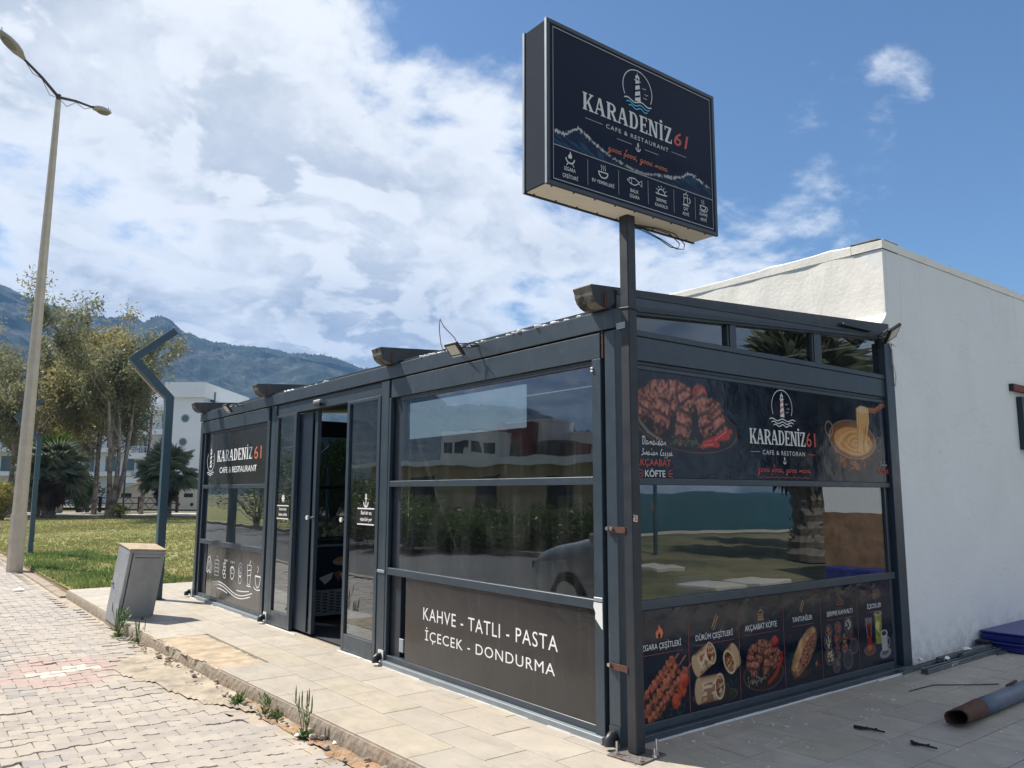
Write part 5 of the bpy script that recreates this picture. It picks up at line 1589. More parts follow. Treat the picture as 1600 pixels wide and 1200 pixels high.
for a in ((-.459, -.315, 3.715), (.308, .454, 3.714), (-.196, -.065, 3.660), (.052, .179, 3.657)): ink.line([(a[0], a[2]), (a[1], a[2])], .0035, GP)
anchor(ink, -.008, 3.628, .055, WP)
script(ink, 'good food, good mood', -.275, .262, 3.562, .022, OP, .0044)
ink.line([(-.711, 3.275), (.717, 3.275), (.717, 4.203), (-.711, 4.203)], .0065, GP, True)
ink.line([(-.708, 3.481), (.714, 3.480)], .005, GP)
for x in (-.444, -.187, .075, .319, .532): ink.line([(x, 3.457), (x, 3.302)], .003, GP)
def fl2(u, v, h):
    ink.q([(u-.3*h, v), (u-.35*h, v+.35*h), (u-.1*h, v+.55*h), (u, v+h), (u+.2*h, v+.6*h), (u+.33*h, v+.3*h), (u+.2*h, v)], WP)
fl2(-.583, 3.425, .045); ink.arc(-.583, 3.425, .033, .030, 180, 360, .008, WP, 10); ink.line([(-.60, 3.395), (-.612, 3.378)], .005, WP); ink.line([(-.566, 3.395), (-.554, 3.378)], .005, WP)
ink.arc(-.317, 3.408, .038, .034, 180, 360, .008, WP, 12); ink.line([(-.358, 3.409), (-.276, 3.409)], .007, WP)
for q in (-.016, 0, .016): ink.line([(-.317+q, 3.42), (-.312+q, 3.432), (-.320+q, 3.442), (-.315+q, 3.455)], .004, WP)
ink.line([(-.112, 3.418), (-.085, 3.437), (-.045, 3.440), (-.008, 3.422), (.018, 3.440), (.018, 3.398), (-.008, 3.416), (-.045, 3.396), (-.085, 3.400)], .006, WP, True); ink.disc(-.092, 3.422, .004, .004, WP, 8); ink.arc(-.085, 3.418, .012, .02, -70, 70, .004, WP, 8)
ink.arc(.199, 3.398, .032, .032, 0, 180, .007, WP, 12); ink.line([(.152, 3.394), (.246, 3.394)], .007, WP)
for a in range(0, 181, 30): ink.line([(.199+.042*math.cos(R(a)), 3.398+.042*math.sin(R(a))), (.199+.056*math.cos(R(a)), 3.398+.056*math.sin(R(a)))], .005, WP)
ink.line([(.415, 3.452), (.420, 3.42), (.414, 3.385), (.458, 3.385), (.452, 3.42), (.457, 3.452)], .006, WP, True); ink.line([(.415, 3.430), (.457, 3.430)], .005, WP); ink.arc(.466, 3.415, .014, .018, -90, 90, .006, WP, 8); ink.line([(.405, 3.378), (.468, 3.378)], .006, WP); ink.line([(.432, 3.452), (.448, 3.472)], .004, WP)
ink.arc(.612, 3.412, .030, .028, 180, 360, .007, WP, 10); ink.line([(.580, 3.413), (.645, 3.413)], .006, WP); ink.arc(.648, 3.40, .012, .013, -90, 90, .005, WP, 8); ink.arc(.612, 3.385, .038, .010, 180, 360, .005, WP, 10)
for q in (-.012, .006): ink.line([(.612+q, 3.424), (.618+q, 3.435), (.610+q, 3.445), (.616+q, 3.455)], .004, WP)
ink.build('lettering', face)
text('61', ps, .338, .482, 3.772, 3.868, red_print, face, d_=.0022, shear=.2, bold=.01)
text('CAFE & RESTAURANT', ps, -.285, .279, 3.703, 3.730, WP, face, d_=.0022, space=1.25)
for s_, u, v, ww in (('IZGARA', -.584, 3.347, .088), ('ÇEŞİTLERİ', -.581, 3.304, .120), ('EV YEMEKLERİ', -.316, 3.333, .185), ('BALIK', -.047, 3.347, .072), ('IZGARA', -.047, 3.312, .085), ('SERPME', .199, 3.345, .098), ('KAHVALTI', .199, 3.309, .118), ('ÇAY', .437, 3.345, .045), ('KEYFİ', .437, 3.309, .062), ('KAHVE', .617, 3.345, .080), ('KEYFİ', .617, 3.309, .062)):
    top = v+.022+(.006 if 'İ' in s_ else 0); bot = v-(.006 if 'Ç' in s_ or 'Ş' in s_ else 0)
    text(s_, ps, u-ww/2, u+ww/2, bot, top, WP, face, d_=.0022, bold=.01)
b = MB()
for dy, sag, x1 in ((0, .05, .62), (.02, .04, .59)):
    b.tube([(.05, -.13+dy, 3.20), (.20, -.115+dy, 3.222-sag*.2), (.40, -.10+dy, 3.215-sag*.6), (x1-.06, -.085+dy, 3.205-sag), (x1, -.10+dy, 3.200-sag*.8), (x1-.03, -.135+dy, 3.205-sag*.5), (x1-.16, -.16+dy, 3.222), (.3, -.16+dy, 3.225), (.05, -.14+dy, 3.21)], .0034, 6)
b.build('cable', black_pl, S)

# ================================================================== FLOODLIGHTS
def floodlight(mount, centre, nrm, up, sz, label):
    T = thing('floodlight', mount, label, 'floodlight', 'small floodlights along the roof edge')
    nrm = Vector(nrm).normalized(); up = Vector(up); xax = up.cross(nrm).normalized(); yax = nrm.cross(xax)
    M = Matrix((xax, yax, nrm)).transposed().to_4x4(); M.translation = Vector(centre)
    b = MB(); b.bbox(-sz/2, sz/2, -sz*.46, sz*.46, -.028, 0, .006, M); b.build('housing', black_pl, T)
    b = MB(); b.box(-sz*.36, sz*.36, -sz*.26, sz*.34, .0002, .002, M); b.build('led_face', led_white, T)
    b = MB(); b.box(-sz*.40, sz*.40, -sz*.42, -sz*.34, .0002, .0015, M); b.build('label_strip', board_m, T)
    m0 = Vector(mount)
    b = MB(); c = Vector(centre)
    l_ = c-xax*sz*.52-nrm*.014; r__ = c+xax*sz*.52-nrm*.014
    base = m0+(c-m0)*.35
    b.tube([l_, l_-nrm*.05-yax*0+(base-c)*.35, base-xax*.02], .006, 6); b.tube([r__, r__-nrm*.05+(base-c)*.35, base+xax*.02], .006, 6); b.tube([base-xax*.03, base+xax*.03], .007, 6); b.tube([base, m0], .008, 6)
    b.build('bracket', black_pl, T)
    b = MB(); b.tube([c-nrm*.03, c-nrm*.05+Vector((.02, 0, .03)), m0+Vector((.01, .02, .02)), m0+Vector((.03, .05, .005))], .004, 6); b.build('wire', black_pl, T)
    return T
def BP(px, py, ax, val):
    dd = fw*1232.4+r2*(px-800)+u2*(600-py)
    return CAM+dd*((val-CAM[ax])/dd[ax])
c1 = Vector((-.20, 1.62, 2.66)); 
floodlight((-.01, 1.44, 2.645), (-.20, 1.50, 2.589), (-.70, -.163, -.695), (-.689, -.101, .717), .14, 'black floodlight with a pale square face above the big lettered window')
floodlight((-.01, 6.78, 2.645), (-.20, 6.852, 2.576), (-.773, -.077, -.629), (-.633, .03, .774), .14, 'farther black floodlight on the roof edge above the name panel')
floodlight((3.30, -.01, 2.86), (3.363, -.16, 2.903), (.178, -.777, -.604), (-.456, -.609, .649), .17, 'largest floodlight, tilted at the corner where the kiosk meets the white wall')
b = MB()
for pts in (((3.50, -.03, 2.90), (3.56, -.04, 2.80), (3.55, -.045, 2.68), (3.60, -.04, 2.56), (3.57, -.04, 2.47)), ((3.52, -.03, 2.88), (3.60, -.05, 2.84), (3.66, -.05, 2.86))): b.tube(pts, .006, 6)
tag(b.build('loose_cable', white_pl), 'pale loose cable dangling at the top corner between kiosk and white wall', 'cable')

# ================================================================== WHITE BUILDING
W = thing('white_building', (3.63, .03, 0), 'flat roofed white rendered building standing right behind and beside the kiosk', 'building')
X0, X1, Y0, Y1, ZT = 3.63, 17.0, .032, 8.5, 3.79
def bumpy_wall(name, fn, nu, nv, mat, amp, seed):
    U, V2 = np.meshgrid(np.linspace(0, 1, nu), np.linspace(0, 1, nv), indexing='ij')
    P = fn(U, V2, (fbm(U*nu/9+3, V2*nv/9+3, 1.0, seed, 3)-.5)*amp)
    i = np.arange(nu*nv).reshape(nu, nv)
    F = np.stack([i[:-1, :-1], i[1:, :-1], i[1:, 1:], i[:-1, 1:]], -1).reshape(-1, 4)
    return np_mesh(name, P.reshape(-1, 3), F, mat, W, smooth=True)
zr0 = ZT
bumpy_wall('left_wall', lambda U, V_, n: np.stack([X0+n, Y1+(Y0-Y1)*U, V_*ZT], -1), 240, 60, stucco, .018, 4)
b = MB(); b.box(X0, 7.0, Y0, Y0+.2, 0, ZT); b.box(9.4, X1, Y0, Y0+.2, 0, ZT); b.box(7.0, 9.4, Y0, Y0+.2, 2.62, ZT); b.box(7.0, 9.4, Y0, Y0+.2, 0, .05)
b.box(X1-.2, X1, Y0+.2, Y1, 0, ZT); b.box(X0+.2, X1-.2, Y1-.2, Y1, 0, ZT); b.build('wall', stucco_side, W)
# uneven parapet coping with a scored line under it
def coping(axis, a0, a1, seed):
    n_ = 150; V = []; F = []; rg = np.random.default_rng(seed)
    s_ = np.linspace(a0, a1, n_)
    hgt = .095+.012*np.sin(s_*2.3)+.010*rg.standard_normal(n_).cumsum()/12
    lump = np.zeros(n_)
    for q in range(9):
        c_ = rg.uniform(a0, a1); lump += .020*np.exp(-((s_-c_)/.10)**2)*rg.uniform(.2, 1)
    hgt = np.clip(hgt, .075, .12)+lump
    for i in range(n_):
        t_ = s_[i]; o = .008+.002*math.sin(t_*9)
        if axis == 'y': V += [(X0-o, t_, ZT+.004), (X0-o*1.3, t_, ZT+hgt[i]*.8), (X0+.03, t_, ZT+hgt[i]), (X0+.30, t_, ZT+hgt[i]), (X0+.30, t_, ZT+.004)]
        else: V += [(t_, Y0-o, ZT+.004), (t_, Y0-o*1.3, ZT+hgt[i]*.8), (t_, Y0+.03, ZT+hgt[i]), (t_, Y0+.30, ZT+hgt[i]), (t_, Y0+.30, ZT+.004)]
    for i in range(n_-1):
        for k in range(4):
            a = i*5+k; F.append((a, a+1, a+6, a+5))
        F.append((i*5+4, i*5, i*5+5, i*5+9))
    np_mesh('coping', V, F, stucco, W)
coping('y', Y0-.01, Y1, 3); coping('x', X0-.012, X1, 4)
b = MB(); b.box(X0+.1, X1-.1, Y0+.1, Y1-.1, ZT-.3, ZT-.2); b.build('roof', stucco_side, W)
V = [(3.38, -.0), (3.63, .0), (3.63, .0)]
b = MB()       # lump of white render where the kiosk roof meets the corner
b.faces([(3.36, .034, 2.952), (3.645, .026, 2.90), (3.645, .024, 3.20), (3.60, .028, 3.12), (3.50, .03, 3.03), (3.36, .4, 2.98), (3.62, .4, 3.15)], [(0, 1, 2, 3, 4), (0, 4, 5), (4, 3, 6, 5), (3, 2, 6)])
b.build('flashing', stucco, W)
b = MB(); b.bbox(6.34, 9.8, -.02, .03, 2.655, 2.735, .004); b.build('awning_bar', red_wall, W)
b = MB(); b.box(6.325, 6.339, -.018, .03, 2.655, 2.735); b.build('bar_end', black_pl, W)
b = MB(); b.box(7.0, 9.4, .10, .106, .05, 2.62); b.build('window', glass_dark, W)
for a in (7.0, 8.17, 9.34):
    b = MB(); b.bbox(a, a+.06, .06, .12, .05, 2.62, .004); b.build('window_frame', metal_dark, W)
b = MB(); b.box(6.50, 7.0, -.03, .0315, 2.0, 2.60); b.build('wall_unit', metal_dark, W)
b = MB()
for i in range(7): M = Matrix.Translation((4.1+rr.random()*1.4, .0305, .5+rr.random()*1.8)); b.box(-.003, .003, 0, .001, -.003, .003, M)
b.build('wall_plug', black_pl, W)
# paint can lid-like plate and folded sheet lying on the beam edge
b = MB(); b.prism([(2.72, 2.925), (3.20, 2.926), (3.20, 2.934), (2.74, 2.945)], PR(0), -.10, .05); tag(b.build('metal_offcut', metal_dark), 'dark flat metal offcut lying on top of the side beam', 'offcut')

# ================================================================== UTILITY CABINET
cw, cd_, ch_ = .43, .34, .96
U_ = thing('utility_cabinet', (-1.33, 6.98, -.12), 'leaning grey metal utility cabinet with a rusty top at the terrace corner', 'cabinet')
M = Matrix.Translation((-1.34, 6.98, -.13)) @ Matrix.Rotation(R(9), 4, 'Z') @ Matrix.Rotation(R(-9.5), 4, 'X').inverted() @ Matrix.Rotation(R(4), 4, 'Y')
b = MB(); b.bbox(0, cw, 0, cd_, .06, ch_, .006, M); b.build('body', cab_m, U_)
b = MB(); b.bbox(.01, cw-.01, .01, cd_-.01, 0, .059, .004, M); b.build('plinth', kerb_conc, U_)
b = MB(); b.bbox(-.008, cw+.008, -.01, cd_+.008, ch_+.001, ch_+.018, .004, M); b.build('top', cab_top, U_)
b = MB(); b.bbox(.045, cw-.03, -.010, -.0005, .09, ch_-.045, .003, M); dr = b.build('door', cab_m, U_)
for i in range(10):
    b = MB(); b.bbox(.075+i*.031, .083+i*.031, -.0135, -.0105, .10, ch_-.10, .001, M); b.build('rib', cab_m, dr)
b = MB(); b.box(.07, cw-.055, -.0125, -.0105, ch_-.088, ch_-.080, M=M); b.box(.035, .040, -.0125, -.0005, .08, ch_-.03, M=M); b.build('seam', metal_dark, U_)
for i in range(26):
    b = MB(); b.box(-.0016, -.0004, .02, cd_-.02, .09+i*.032, .10+i*.032, M=M); b.build('louvre', cab_m, U_)
b = MB(); b.bbox(-.02, -.001, cd_-.05, cd_-.02, .48, .52, .004, M); b.build('lock', chrome, U_)
b = MB(); b.tube([(-1.20, 6.80, -.10), (-1.16, 6.78, -.02), (-1.10, 6.80, -.015), (-1.06, 6.84, .015)], .012, 6); tag(b.build('cable_stub', black_pl), 'black cable stub poking out beside the cabinet foot', 'cable')

# ================================================================== ZIGZAG LAMP POSTS
def zig(loc, rz, label, s=1.0):
    T = thing('zigzag_lamp_post', loc, label, 'lamp post', 'bent dark blue lamp posts', rz=rz)
    def seg(name, P, w_=.105, dpt=.12, mat=blue_paint):
        b = MB().mat(mat)
        n_ = len(P); L = []; R_ = []
        for i in range(n_):
            p = Vector(P[i]); a = Vector(P[max(i-1, 0)]); c = Vector(P[min(i+1, n_-1)])
            d1_ = (p-a).normalized() if i > 0 else (c-p).normalized(); d2_ = (c-p).normalized() if i < n_-1 else d1_
            t_ = (d1_+d2_).normalized(); nn_ = Vector((-t_.y, t_.x)); k = w_/2/max(.35, nn_.dot(Vector((-d1_.y, d1_.x))))
            L.append(p+nn_*k); R_.append(p-nn_*k)
        out_ = L+R_[::-1]
        Mw = Matrix.Translation(loc) @ Matrix.Rotation(rz, 4, 'Z')
        for y in (-dpt/2, dpt/2):
            for i in range(n_-1):
                q = [Mw @ Vector((v.x*s, y*s, v.y*s)) for v in (L[i], L[i+1], R_[i+1], R_[i])]
                b.poly(q if y > 0 else q[::-1])
        for i in range(len(out_)):
            a, c = out_[i], out_[(i+1) % len(out_)]
            b.poly([Mw @ Vector((a.x*s, -dpt/2*s, a.y*s)), Mw @ Vector((c.x*s, -dpt/2*s, c.y*s)), Mw @ Vector((c.x*s, dpt/2*s, c.y*s)), Mw @ Vector((a.x*s, dpt/2*s, a.y*s))])
        return b.build(name, None, T)
    seg('post', [(0, 0), (.0, 2.86), (-.52, 3.395), (.02, 3.86)])
    Mw = Matrix.Translation(loc) @ Matrix.Rotation(rz, 4, 'Z')
    b = MB(); b.bbox(-.09*s, .09*s, -.09*s, .09*s, 0, .008, .002, Mw); b.build('base_plate', blue_paint, T)
    b = MB(); 
    q = [Mw @ Vector((x*s, y*s, z*s)) for x, z in ((-.10, 2.915), (-.46, 3.285)) for y in (-.035, .035)]
    off = (Mw.to_3x3() @ Vector((-.040-.0005, 0, -.037)))*s*1.0
    b.poly([q[0]+off*.93, q[1]+off*.93, q[3]+off*.93, q[2]+off*.93]); b.build('light_strip', lamp_glass, T)
    b = MB(); b.bbox(.02*s, .06*s, -.0625*s, -.0605*s, .35*s, .60*s, .0005, Mw); b.build('hatch', blue_paint, T)
    return T
zig((-.475, 8.60, 0), 0, 'nearest bent dark blue lamp post, standing on the tiles beside the kiosk')
zig((-.80, 19.3, -.05), 0, 'bent dark blue lamp post in the grass behind the pale concrete lamp pole')
zig((D_(194, 56), E_(194, 56), -.02), R(78), 'small distant bent lamp post seen edge on before the brown fence', s=.98)
z4 = zig((11.7, -10.2, -.05), R(20), 'bent lamp post on the seaside lawn, mirrored in the right hand window')
b = MB(); b.box(11.62, 11.76, -10.28, -10.268, 1.05, 1.25); tag(b.build('yellow_notice', gold_print), 'small yellow notice tied to the seaside lamp post', 'notice')

# ================================================================== TALL STREET LAMP
lx, ly = -1.465, 15.80
T = thing('street_lamp', (lx, ly, -.12), 'tall tapered pale concrete lamp pole with two arms at the grass edge', 'street lamp')
def octa(z0, z1, r0, r1, name, mat, n=8, x0=lx, x1=lx):
    b = MB(); b.tube([(x0, ly, z0), ((x0+x1)/2, ly, (z0+z1)/2), (x1, ly, z1)], [r0, (r0+r1)/2, r1], n, False); return b.build(name, mat, T)
octa(-.12, .52, .150, .147, 'base', lamp_conc); octa(.521, 1.05, .156, .150, 'collar', lamp_conc)
octa(1.051, 10.16, .135, .058, 'pole', lamp_conc, x1=lx+.06)
octa(10.161, 10.30, .05, .05, 'cap', lamp_arm, x0=lx+.06, x1=lx+.06)
for sg, end, tip, lb in ((1, Vector((-.61, 16.54, 10.55)), Vector((-.22, 16.86, 10.66)), 1), (-1, Vector((-2.17, 15.08, 10.55)), Vector((-2.63, 14.60, 10.72)), 2)):
    top = Vector((lx+.06, ly, 10.24))
    b = MB(); b.tube([top, top.lerp(end, .5)+Vector((0, 0, .03)), end], [.034, .03, .026], 8); arm = b.build('arm', lamp_arm, T)
    b = MB(); b.tube([top+Vector((0, 0, -.02)), top.lerp(end, .25)+Vector((0, 0, -.16)), top.lerp(end, .5)+Vector((0, 0, .0)), top.lerp(end, .75)+Vector((0, 0, -.10)), end], .007, 5); b.build('wire', lamp_arm, arm)
    dr_ = (tip-end); Lh = dr_.length; dr_.normalize(); sd = dr_.cross(Vector((0, 0, 1))).normalized(); un = sd.cross(dr_)
    b = MB(); prof = [(0, .045, .04), (.08, .06, .06), (.22, .115, .085), (.45, .14, .10), (.70, .125, .085), (.92, .07, .05), (1.0, .02, .02)]
    n_ = 12; rings = []
    for t_, w_, h_ in prof:
        c = end+dr_*Lh*t_*1.15
        rings.append([c+sd*w_*math.cos(2*PI*k/n_)+un*h_*(math.sin(2*PI*k/n_) if math.sin(2*PI*k/n_) > 0 else .45*math.sin(2*PI*k/n_)) for k in range(n_)])
    vs_ = [v for r__ in rings for v in r__]; fs = [(i*n_+k, (i+1)*n_+k, (i+1)*n_+(k+1) % n_, i*n_+(k+1) % n_) for i in range(len(prof)-1) for k in range(n_)]
    b.faces(vs_, fs, True); hd = b.build('lamp_head', lamp_head, T)
    b = MB(); c = end+dr_*Lh*.66-un*.048
    b.faces([c+sd*.10*math.cos(2*PI*k/12)+dr_*.19*math.sin(2*PI*k/12) for k in range(12)]+[c-un*.03+sd*.06*math.cos(2*PI*k/12)+dr_*.13*math.sin(2*PI*k/12) for k in range(12)], [(k, (k+1) % 12, 12+(k+1) % 12, 12+k) for k in range(12)]+[tuple(range(12, 24))]); b.build('lens', lamp_glass, hd)
    b = MB(); b.tube([end+dr_*Lh*1.0+un*.07, end+dr_*Lh*1.05+un*.13], .008, 5); b.tube([end+dr_*Lh*1.08+un*.05, end+dr_*Lh*1.18+un*.10], .008, 5); b.build('bird_spike', black_pl, hd)

# ================================================================== DEBRIS ON THE TERRACE
P_ = thing('rusty_pipe', (2.05, -1.05, 0), 'grey blue painted steel pipe with a rusty crushed open end lying on the tiles', 'pipe')
def hollow(x0, x1, y0, y1, r0, mat, name, crush=0, n=20, seed=1):
    rg = random.Random(seed); m_ = 14; V = []; F = []
    for side in (0, 1):
        for i in range(m_):
            t_ = i/(m_-1); x = x0+(x1-x0)*t_; y = y0+(y1-y0)*t_
            for k in range(n):
                a = 2*PI*k/n
                rr2 = r0-(.006 if side else 0)
                cr = crush*(1-t_)
                q = rr2*(1+cr*.28*math.cos(2*a+.6)+cr*rg.uniform(-.05, .05))
                ex = (-.02*rg.random()*crush if i == 0 else 0)
                V.append((x+ex, y+q*math.cos(a), r0+q*math.sin(a)+.002))
    for side in (0, 1):
        o_ = side*m_*n
        for i in range(m_-1):
            for k in range(n):
                f = (o_+i*n+k, o_+i*n+(k+1) % n, o_+(i+1)*n+(k+1) % n, o_+(i+1)*n+k)
                F.append(f if side else f[::-1])
    for k in range(n): F.append((k, (k+1) % n, m_*n+(k+1) % n, m_*n+k))
    return np_mesh(name, V, F, mat, P_, smooth=True)
hollow(2.06, 2.42, -1.045, -1.036, .062, rust, 'rusty_end', 1.0)
hollow(2.421, 6.2, -1.036, -.93, .060, pipe_blue, 'pipe')
b = MB(); b.tube([(3.0, -.99, .118), (3.05, -1.01, .135), (3.12, -1.01, .14)], .010, 6); b.build('hook', rust, P_)
def scrap(x0, y0, x1, y1, w_, h_, lab, z=.0, mat=scrap_grey, grp='metal profiles dumped along the white wall'):
    dx, dy = x1-x0, y1-y0; L = math.hypot(dx, dy); M = Matrix.Translation((x0, y0, z)) @ Matrix.Rotation(math.atan2(dy, dx), 4, 'Z')
    b = MB().mat(mat)
    t_ = .004
    b.box(0, L, -w_/2, w_/2, .001, t_, M); b.box(0, L, -w_/2, -w_/2+t_, t_, h_, M); b.box(0, L, w_/2-t_, w_/2, t_, h_, M); b.box(0, L, -w_/2+t_, -w_/2+.3*w_, h_-t_, h_, M); b.box(0, L, w_/2-.3*w_, w_/2-t_, h_-t_, h_, M)
    return tag(b.build('metal_profile', None), lab, 'metal profile', grp)
scrap(3.28, -.075, 5.35, -.02, .045, .035, 'longest metal profile, lying right against the foot of the white wall')
scrap(3.45, -.19, 5.05, -.16, .06, .04, 'open ended metal channel lying outermost in the pile by the wall')
scrap(3.9, -.10, 5.1, -.09, .04, .03, 'middle metal profile resting on the others in the pile', z=.036)
scrap(4.25, -.14, 4.95, -.10, .05, .03, 'short paint spattered metal profile topmost near the blue boxes', z=.04)
scrap(4.8, -.235, 5.2, -.215, .025, .02, 'thin metal strip poking out below the blue box')
for x, y, s_, lb in ((3.72, -.02, .05, 'white torn plaster flake lying on the long profile'), (4.55, -.08, .07, 'white crumpled paper lying near the blue box'), (3.95, -.15, .045, 'small white flake between the metal profiles')):
    b = MB()
    vs_ = [(x+s_*math.cos(a)*rr.uniform(.6, 1.3), y+s_*.6*math.sin(a)*rr.uniform(.6, 1.3), .055+rr.uniform(0, .02)) for a in [2*PI*k/8 for k in range(8)]]+[(x, y, .085), (x, y, .05)]
    b.faces(vs_, [(k, (k+1) % 8, 8) for k in range(8)]+[((k+1) % 8, k, 9) for k in range(8)]); tag(b.build('white_scrap', white_pl), lb, 'debris')
for k, (pts, lb) in enumerate((([(1.52, -.64), (1.525, -.70), (1.555, -.745), (1.545, -.83)], 'black crooked twig nearer the food banner'), ([(1.50, -1.02), (1.46, -1.05), (1.49, -1.10), (1.475, -1.18)], 'black crooked twig nearer the pipe end'))):
    b = MB(); P3 = [(x, y, .010+.003*(i % 2)) for i, (x, y) in enumerate(pts)]
    b.tube(P3, [.011, .009, .007, .005], 6); b.tube([P3[0], (pts[0][0]-.02, pts[0][1]-.05, .012), P3[2]], .006, 6); b.tube([P3[1], (pts[1][0]+.025, pts[1][1]-.012, .016)], .005, 5); b.tube([P3[2], (pts[2][0]+.02, pts[2][1]-.02, .016)], .004, 5)
    tag(b.build('twig', twig_m), lb, 'twig')
b = MB(); b.tube([(2.75, -.40, .006), (3.1, -.42, .006), (3.35, -.60, .006), (3.55, -.72, .006)], .004, 5); tag(b.build('thin_wire', black_pl), 'thin dark wire lying across the tiles beyond the pipe', 'wire')
def bluebox(x0, x1, y0, y1, z0, z1, lab):
    T = thing('plastic_box', ((x0+x1)/2, (y0+y1)/2, z0), lab, 'box', 'dark blue boxes stacked by the white wall')
    b = MB(); b.bbox(x0, x1, y0, y1, z0, z1-.02, .008); b.build('body', box_blue, T)
    b = MB(); b.bbox(x0-.012, x1+.012, y0-.012, y1+.012, z1-.0195, z1, .006); b.build('lid', box_blue, T)
    b = MB(); b.bbox(x0+.10, x0+.14, y0-.016, y0-.0005, z1-.06, z1-.03, .002); b.build('latch', black_pl, T)
bluebox(5.02, 6.2, -.38, .0, .003, .085, 'lower dark blue flat box at the foot of the white wall')
bluebox(5.06, 6.2, -.37, .0, .087, .175, 'upper dark blue flat box stacked on the lower one')
b = MB(); b.bbox(4.90, 5.0, -.12, -.0, .06, .10, .004); tag(b.build('black_block', black_pl), 'small black block on the profiles left of the blue boxes', 'block')
# litter on the pavement
for x, y, s_, lb in ((-1.25, 1.72, .035, 'white crumpled scrap by the tall weed'), (-1.12, 1.42, .03, 'white stone chip in the soil strip before the terrace'), (-1.75, 12.1, .09, 'flat white paper litter on the far pavers'), (-1.55, 4.6, .02, 'tiny white scrap on the cement patch')):
    b = MB(); z0 = -.105
    vs_ = [(x+s_*math.cos(a)*rr.uniform(.6, 1.3), y+s_*math.sin(a)*rr.uniform(.6, 1.3), z0+rr.uniform(0, .015)) for a in [2*PI*k/7 for k in range(7)]]+[(x, y, z0+s_*.45), (x, y, z0-.005)]
    b.faces(vs_, [(k, (k+1) % 7, 7) for k in range(7)]+[((k+1) % 7, k, 8) for k in range(7)]); tag(b.build('white_scrap', white_pl), lb, 'litter')
b = MB(); b.tube([(D_(-8, 36), E_(-8, 36), .55), (D_(9, 33), E_(9, 33), -.02)], .03, 6); tag(b.build('stick', brown_wood), 'dark leaning stick at the left edge of the lawn', 'stick')

# ================================================================== TREES
def leaf_cloud(name, centres, radii, per, size, mat, parent, seed=1, droop=.6, aspect=.33, zs=.8):
    g_ = np.random.default_rng(seed)
    C_ = np.repeat(np.asarray(centres), per, 0); R_ = np.repeat(np.asarray(radii), per)
    n_ = len(C_)
    d_ = g_.normal(0, 1, (n_, 3)); d_ /= np.linalg.norm(d_, axis=1)[:, None]
    P = C_+d_*(R_*g_.random(n_)**.45)[:, None]*np.array([1, 1, zs])
    a = g_.normal(0, 1, (n_, 3)); a[:, 2] = a[:, 2]*.7-droop; a /= np.linalg.norm(a, axis=1)[:, None]
    b_ = np.cross(a, g_.normal(0, 1, (n_, 3))); b_ /= np.linalg.norm(b_, axis=1)[:, None]+1e-9
    s_ = (size*g_.uniform(.6, 1.4, n_))[:, None]
    V = np.stack([P, P+a*s_*.5+b_*s_*aspect*.5, P+a*s_, P+a*s_*.5-b_*s_*aspect*.5], 1).reshape(-1, 3)
    F = np.arange(len(V)).reshape(-1, 4)
    lv = np.repeat(g_.random(n_)*.6+.4*np.repeat(g_.random(len(centres)), per), 4)
    return np_mesh(name, V, F, mat, parent, fcolor=lv)
def tree(x, y, h, label, seed, name='eucalyptus_tree', stems=3, spread=.28, leaf=leaf_e, crown_lo=.38, per=150, lsize=.26, cat='tree', group=None, bark=bark_e, trunk_r=.22, blob=.95, lean=0.0, zb_=0.0):
    rg = random.Random(seed)
    T = thing(name, (x, y, zb_), label, cat, group)
    b = MB(); tips = []
    def grow(p, d_, L, rad, dep):
        n_ = 5; pts = [p]; rs = [rad]
        q = p.copy(); dd = d_.copy()
        for i in range(n_):
            wb = .06 if dep == 0 else .12; dd = (dd+Vector((rg.gauss(0, wb), rg.gauss(0, wb), .07))).normalized()
            q = q+dd*L/n_; pts.append(q.copy()); rs.append(rad*(1-.55*(i+1)/n_))
            if dep >= 1 and i >= 1 and (q.z-zb_) > h*crown_lo: tips.append((q.copy(), dep))
            if dep < 3 and i >= (2 if dep == 0 else 1) and rg.random() < (.8 if dep else .6):
                ax = Vector((rg.gauss(0, 1), rg.gauss(0, 1), .1)).normalized()
                grow(q.copy(), (dd*.75+ax*.75).normalized(), L*rg.uniform(.42, .68), rs[-1]*.62, dep+1)
        b.tube(pts, rs, 7 if dep < 2 else 4, cap=False)
        tips.append((q.copy(), 3))
    for s_ in range(stems):
        a = 2*PI*(s_+rg.random()*.6)/stems
        d0 = Vector((math.cos(a)*spread+lean, math.sin(a)*spread, 1)).normalized()
        grow(Vector((x+math.cos(a)*trunk_r*.6, y+math.sin(a)*trunk_r*.6, zb_-.05)), d0, h*rg.uniform(.62, .82), trunk_r*rg.uniform(.7, 1), 0)
    b.build('trunk', bark, T)
    top = max(t_[0].z for t_ in tips)
    sc = 1.0
    keep_ = [t_ for t_ in tips if math.sin(t_[0].x*1.9+seed)*math.sin(t_[0].y*1.7)*math.sin(t_[0].z*1.5+seed) > -.28]
    tips = keep_
    cs = [list(t_[0]+Vector((rg.gauss(0, .35), rg.gauss(0, .35), rg.gauss(0, .25)))) for t_ in tips if t_[0].z-zb_ > h*crown_lo*.9]
    rad_ = [blob*rg.uniform(.45, 1.05) for _ in cs]
    leaf_cloud('crown', cs, [q*.82 for q in rad_], per, lsize, leaf, T, seed, zs=1.35)
    return T, top
def at(px, D): return D_(px, D), E_(px, D)
grp = 'tall eucalyptus trees beyond the lawn'
x, y = at(172, 50); tree(x, y, 9.3, 'multi stemmed eucalyptus with pale trunks and a wide ragged crown beside the bent lamp post', 5, stems=4, spread=.20, per=58, lsize=.24, group=grp, crown_lo=.36, trunk_r=.20)
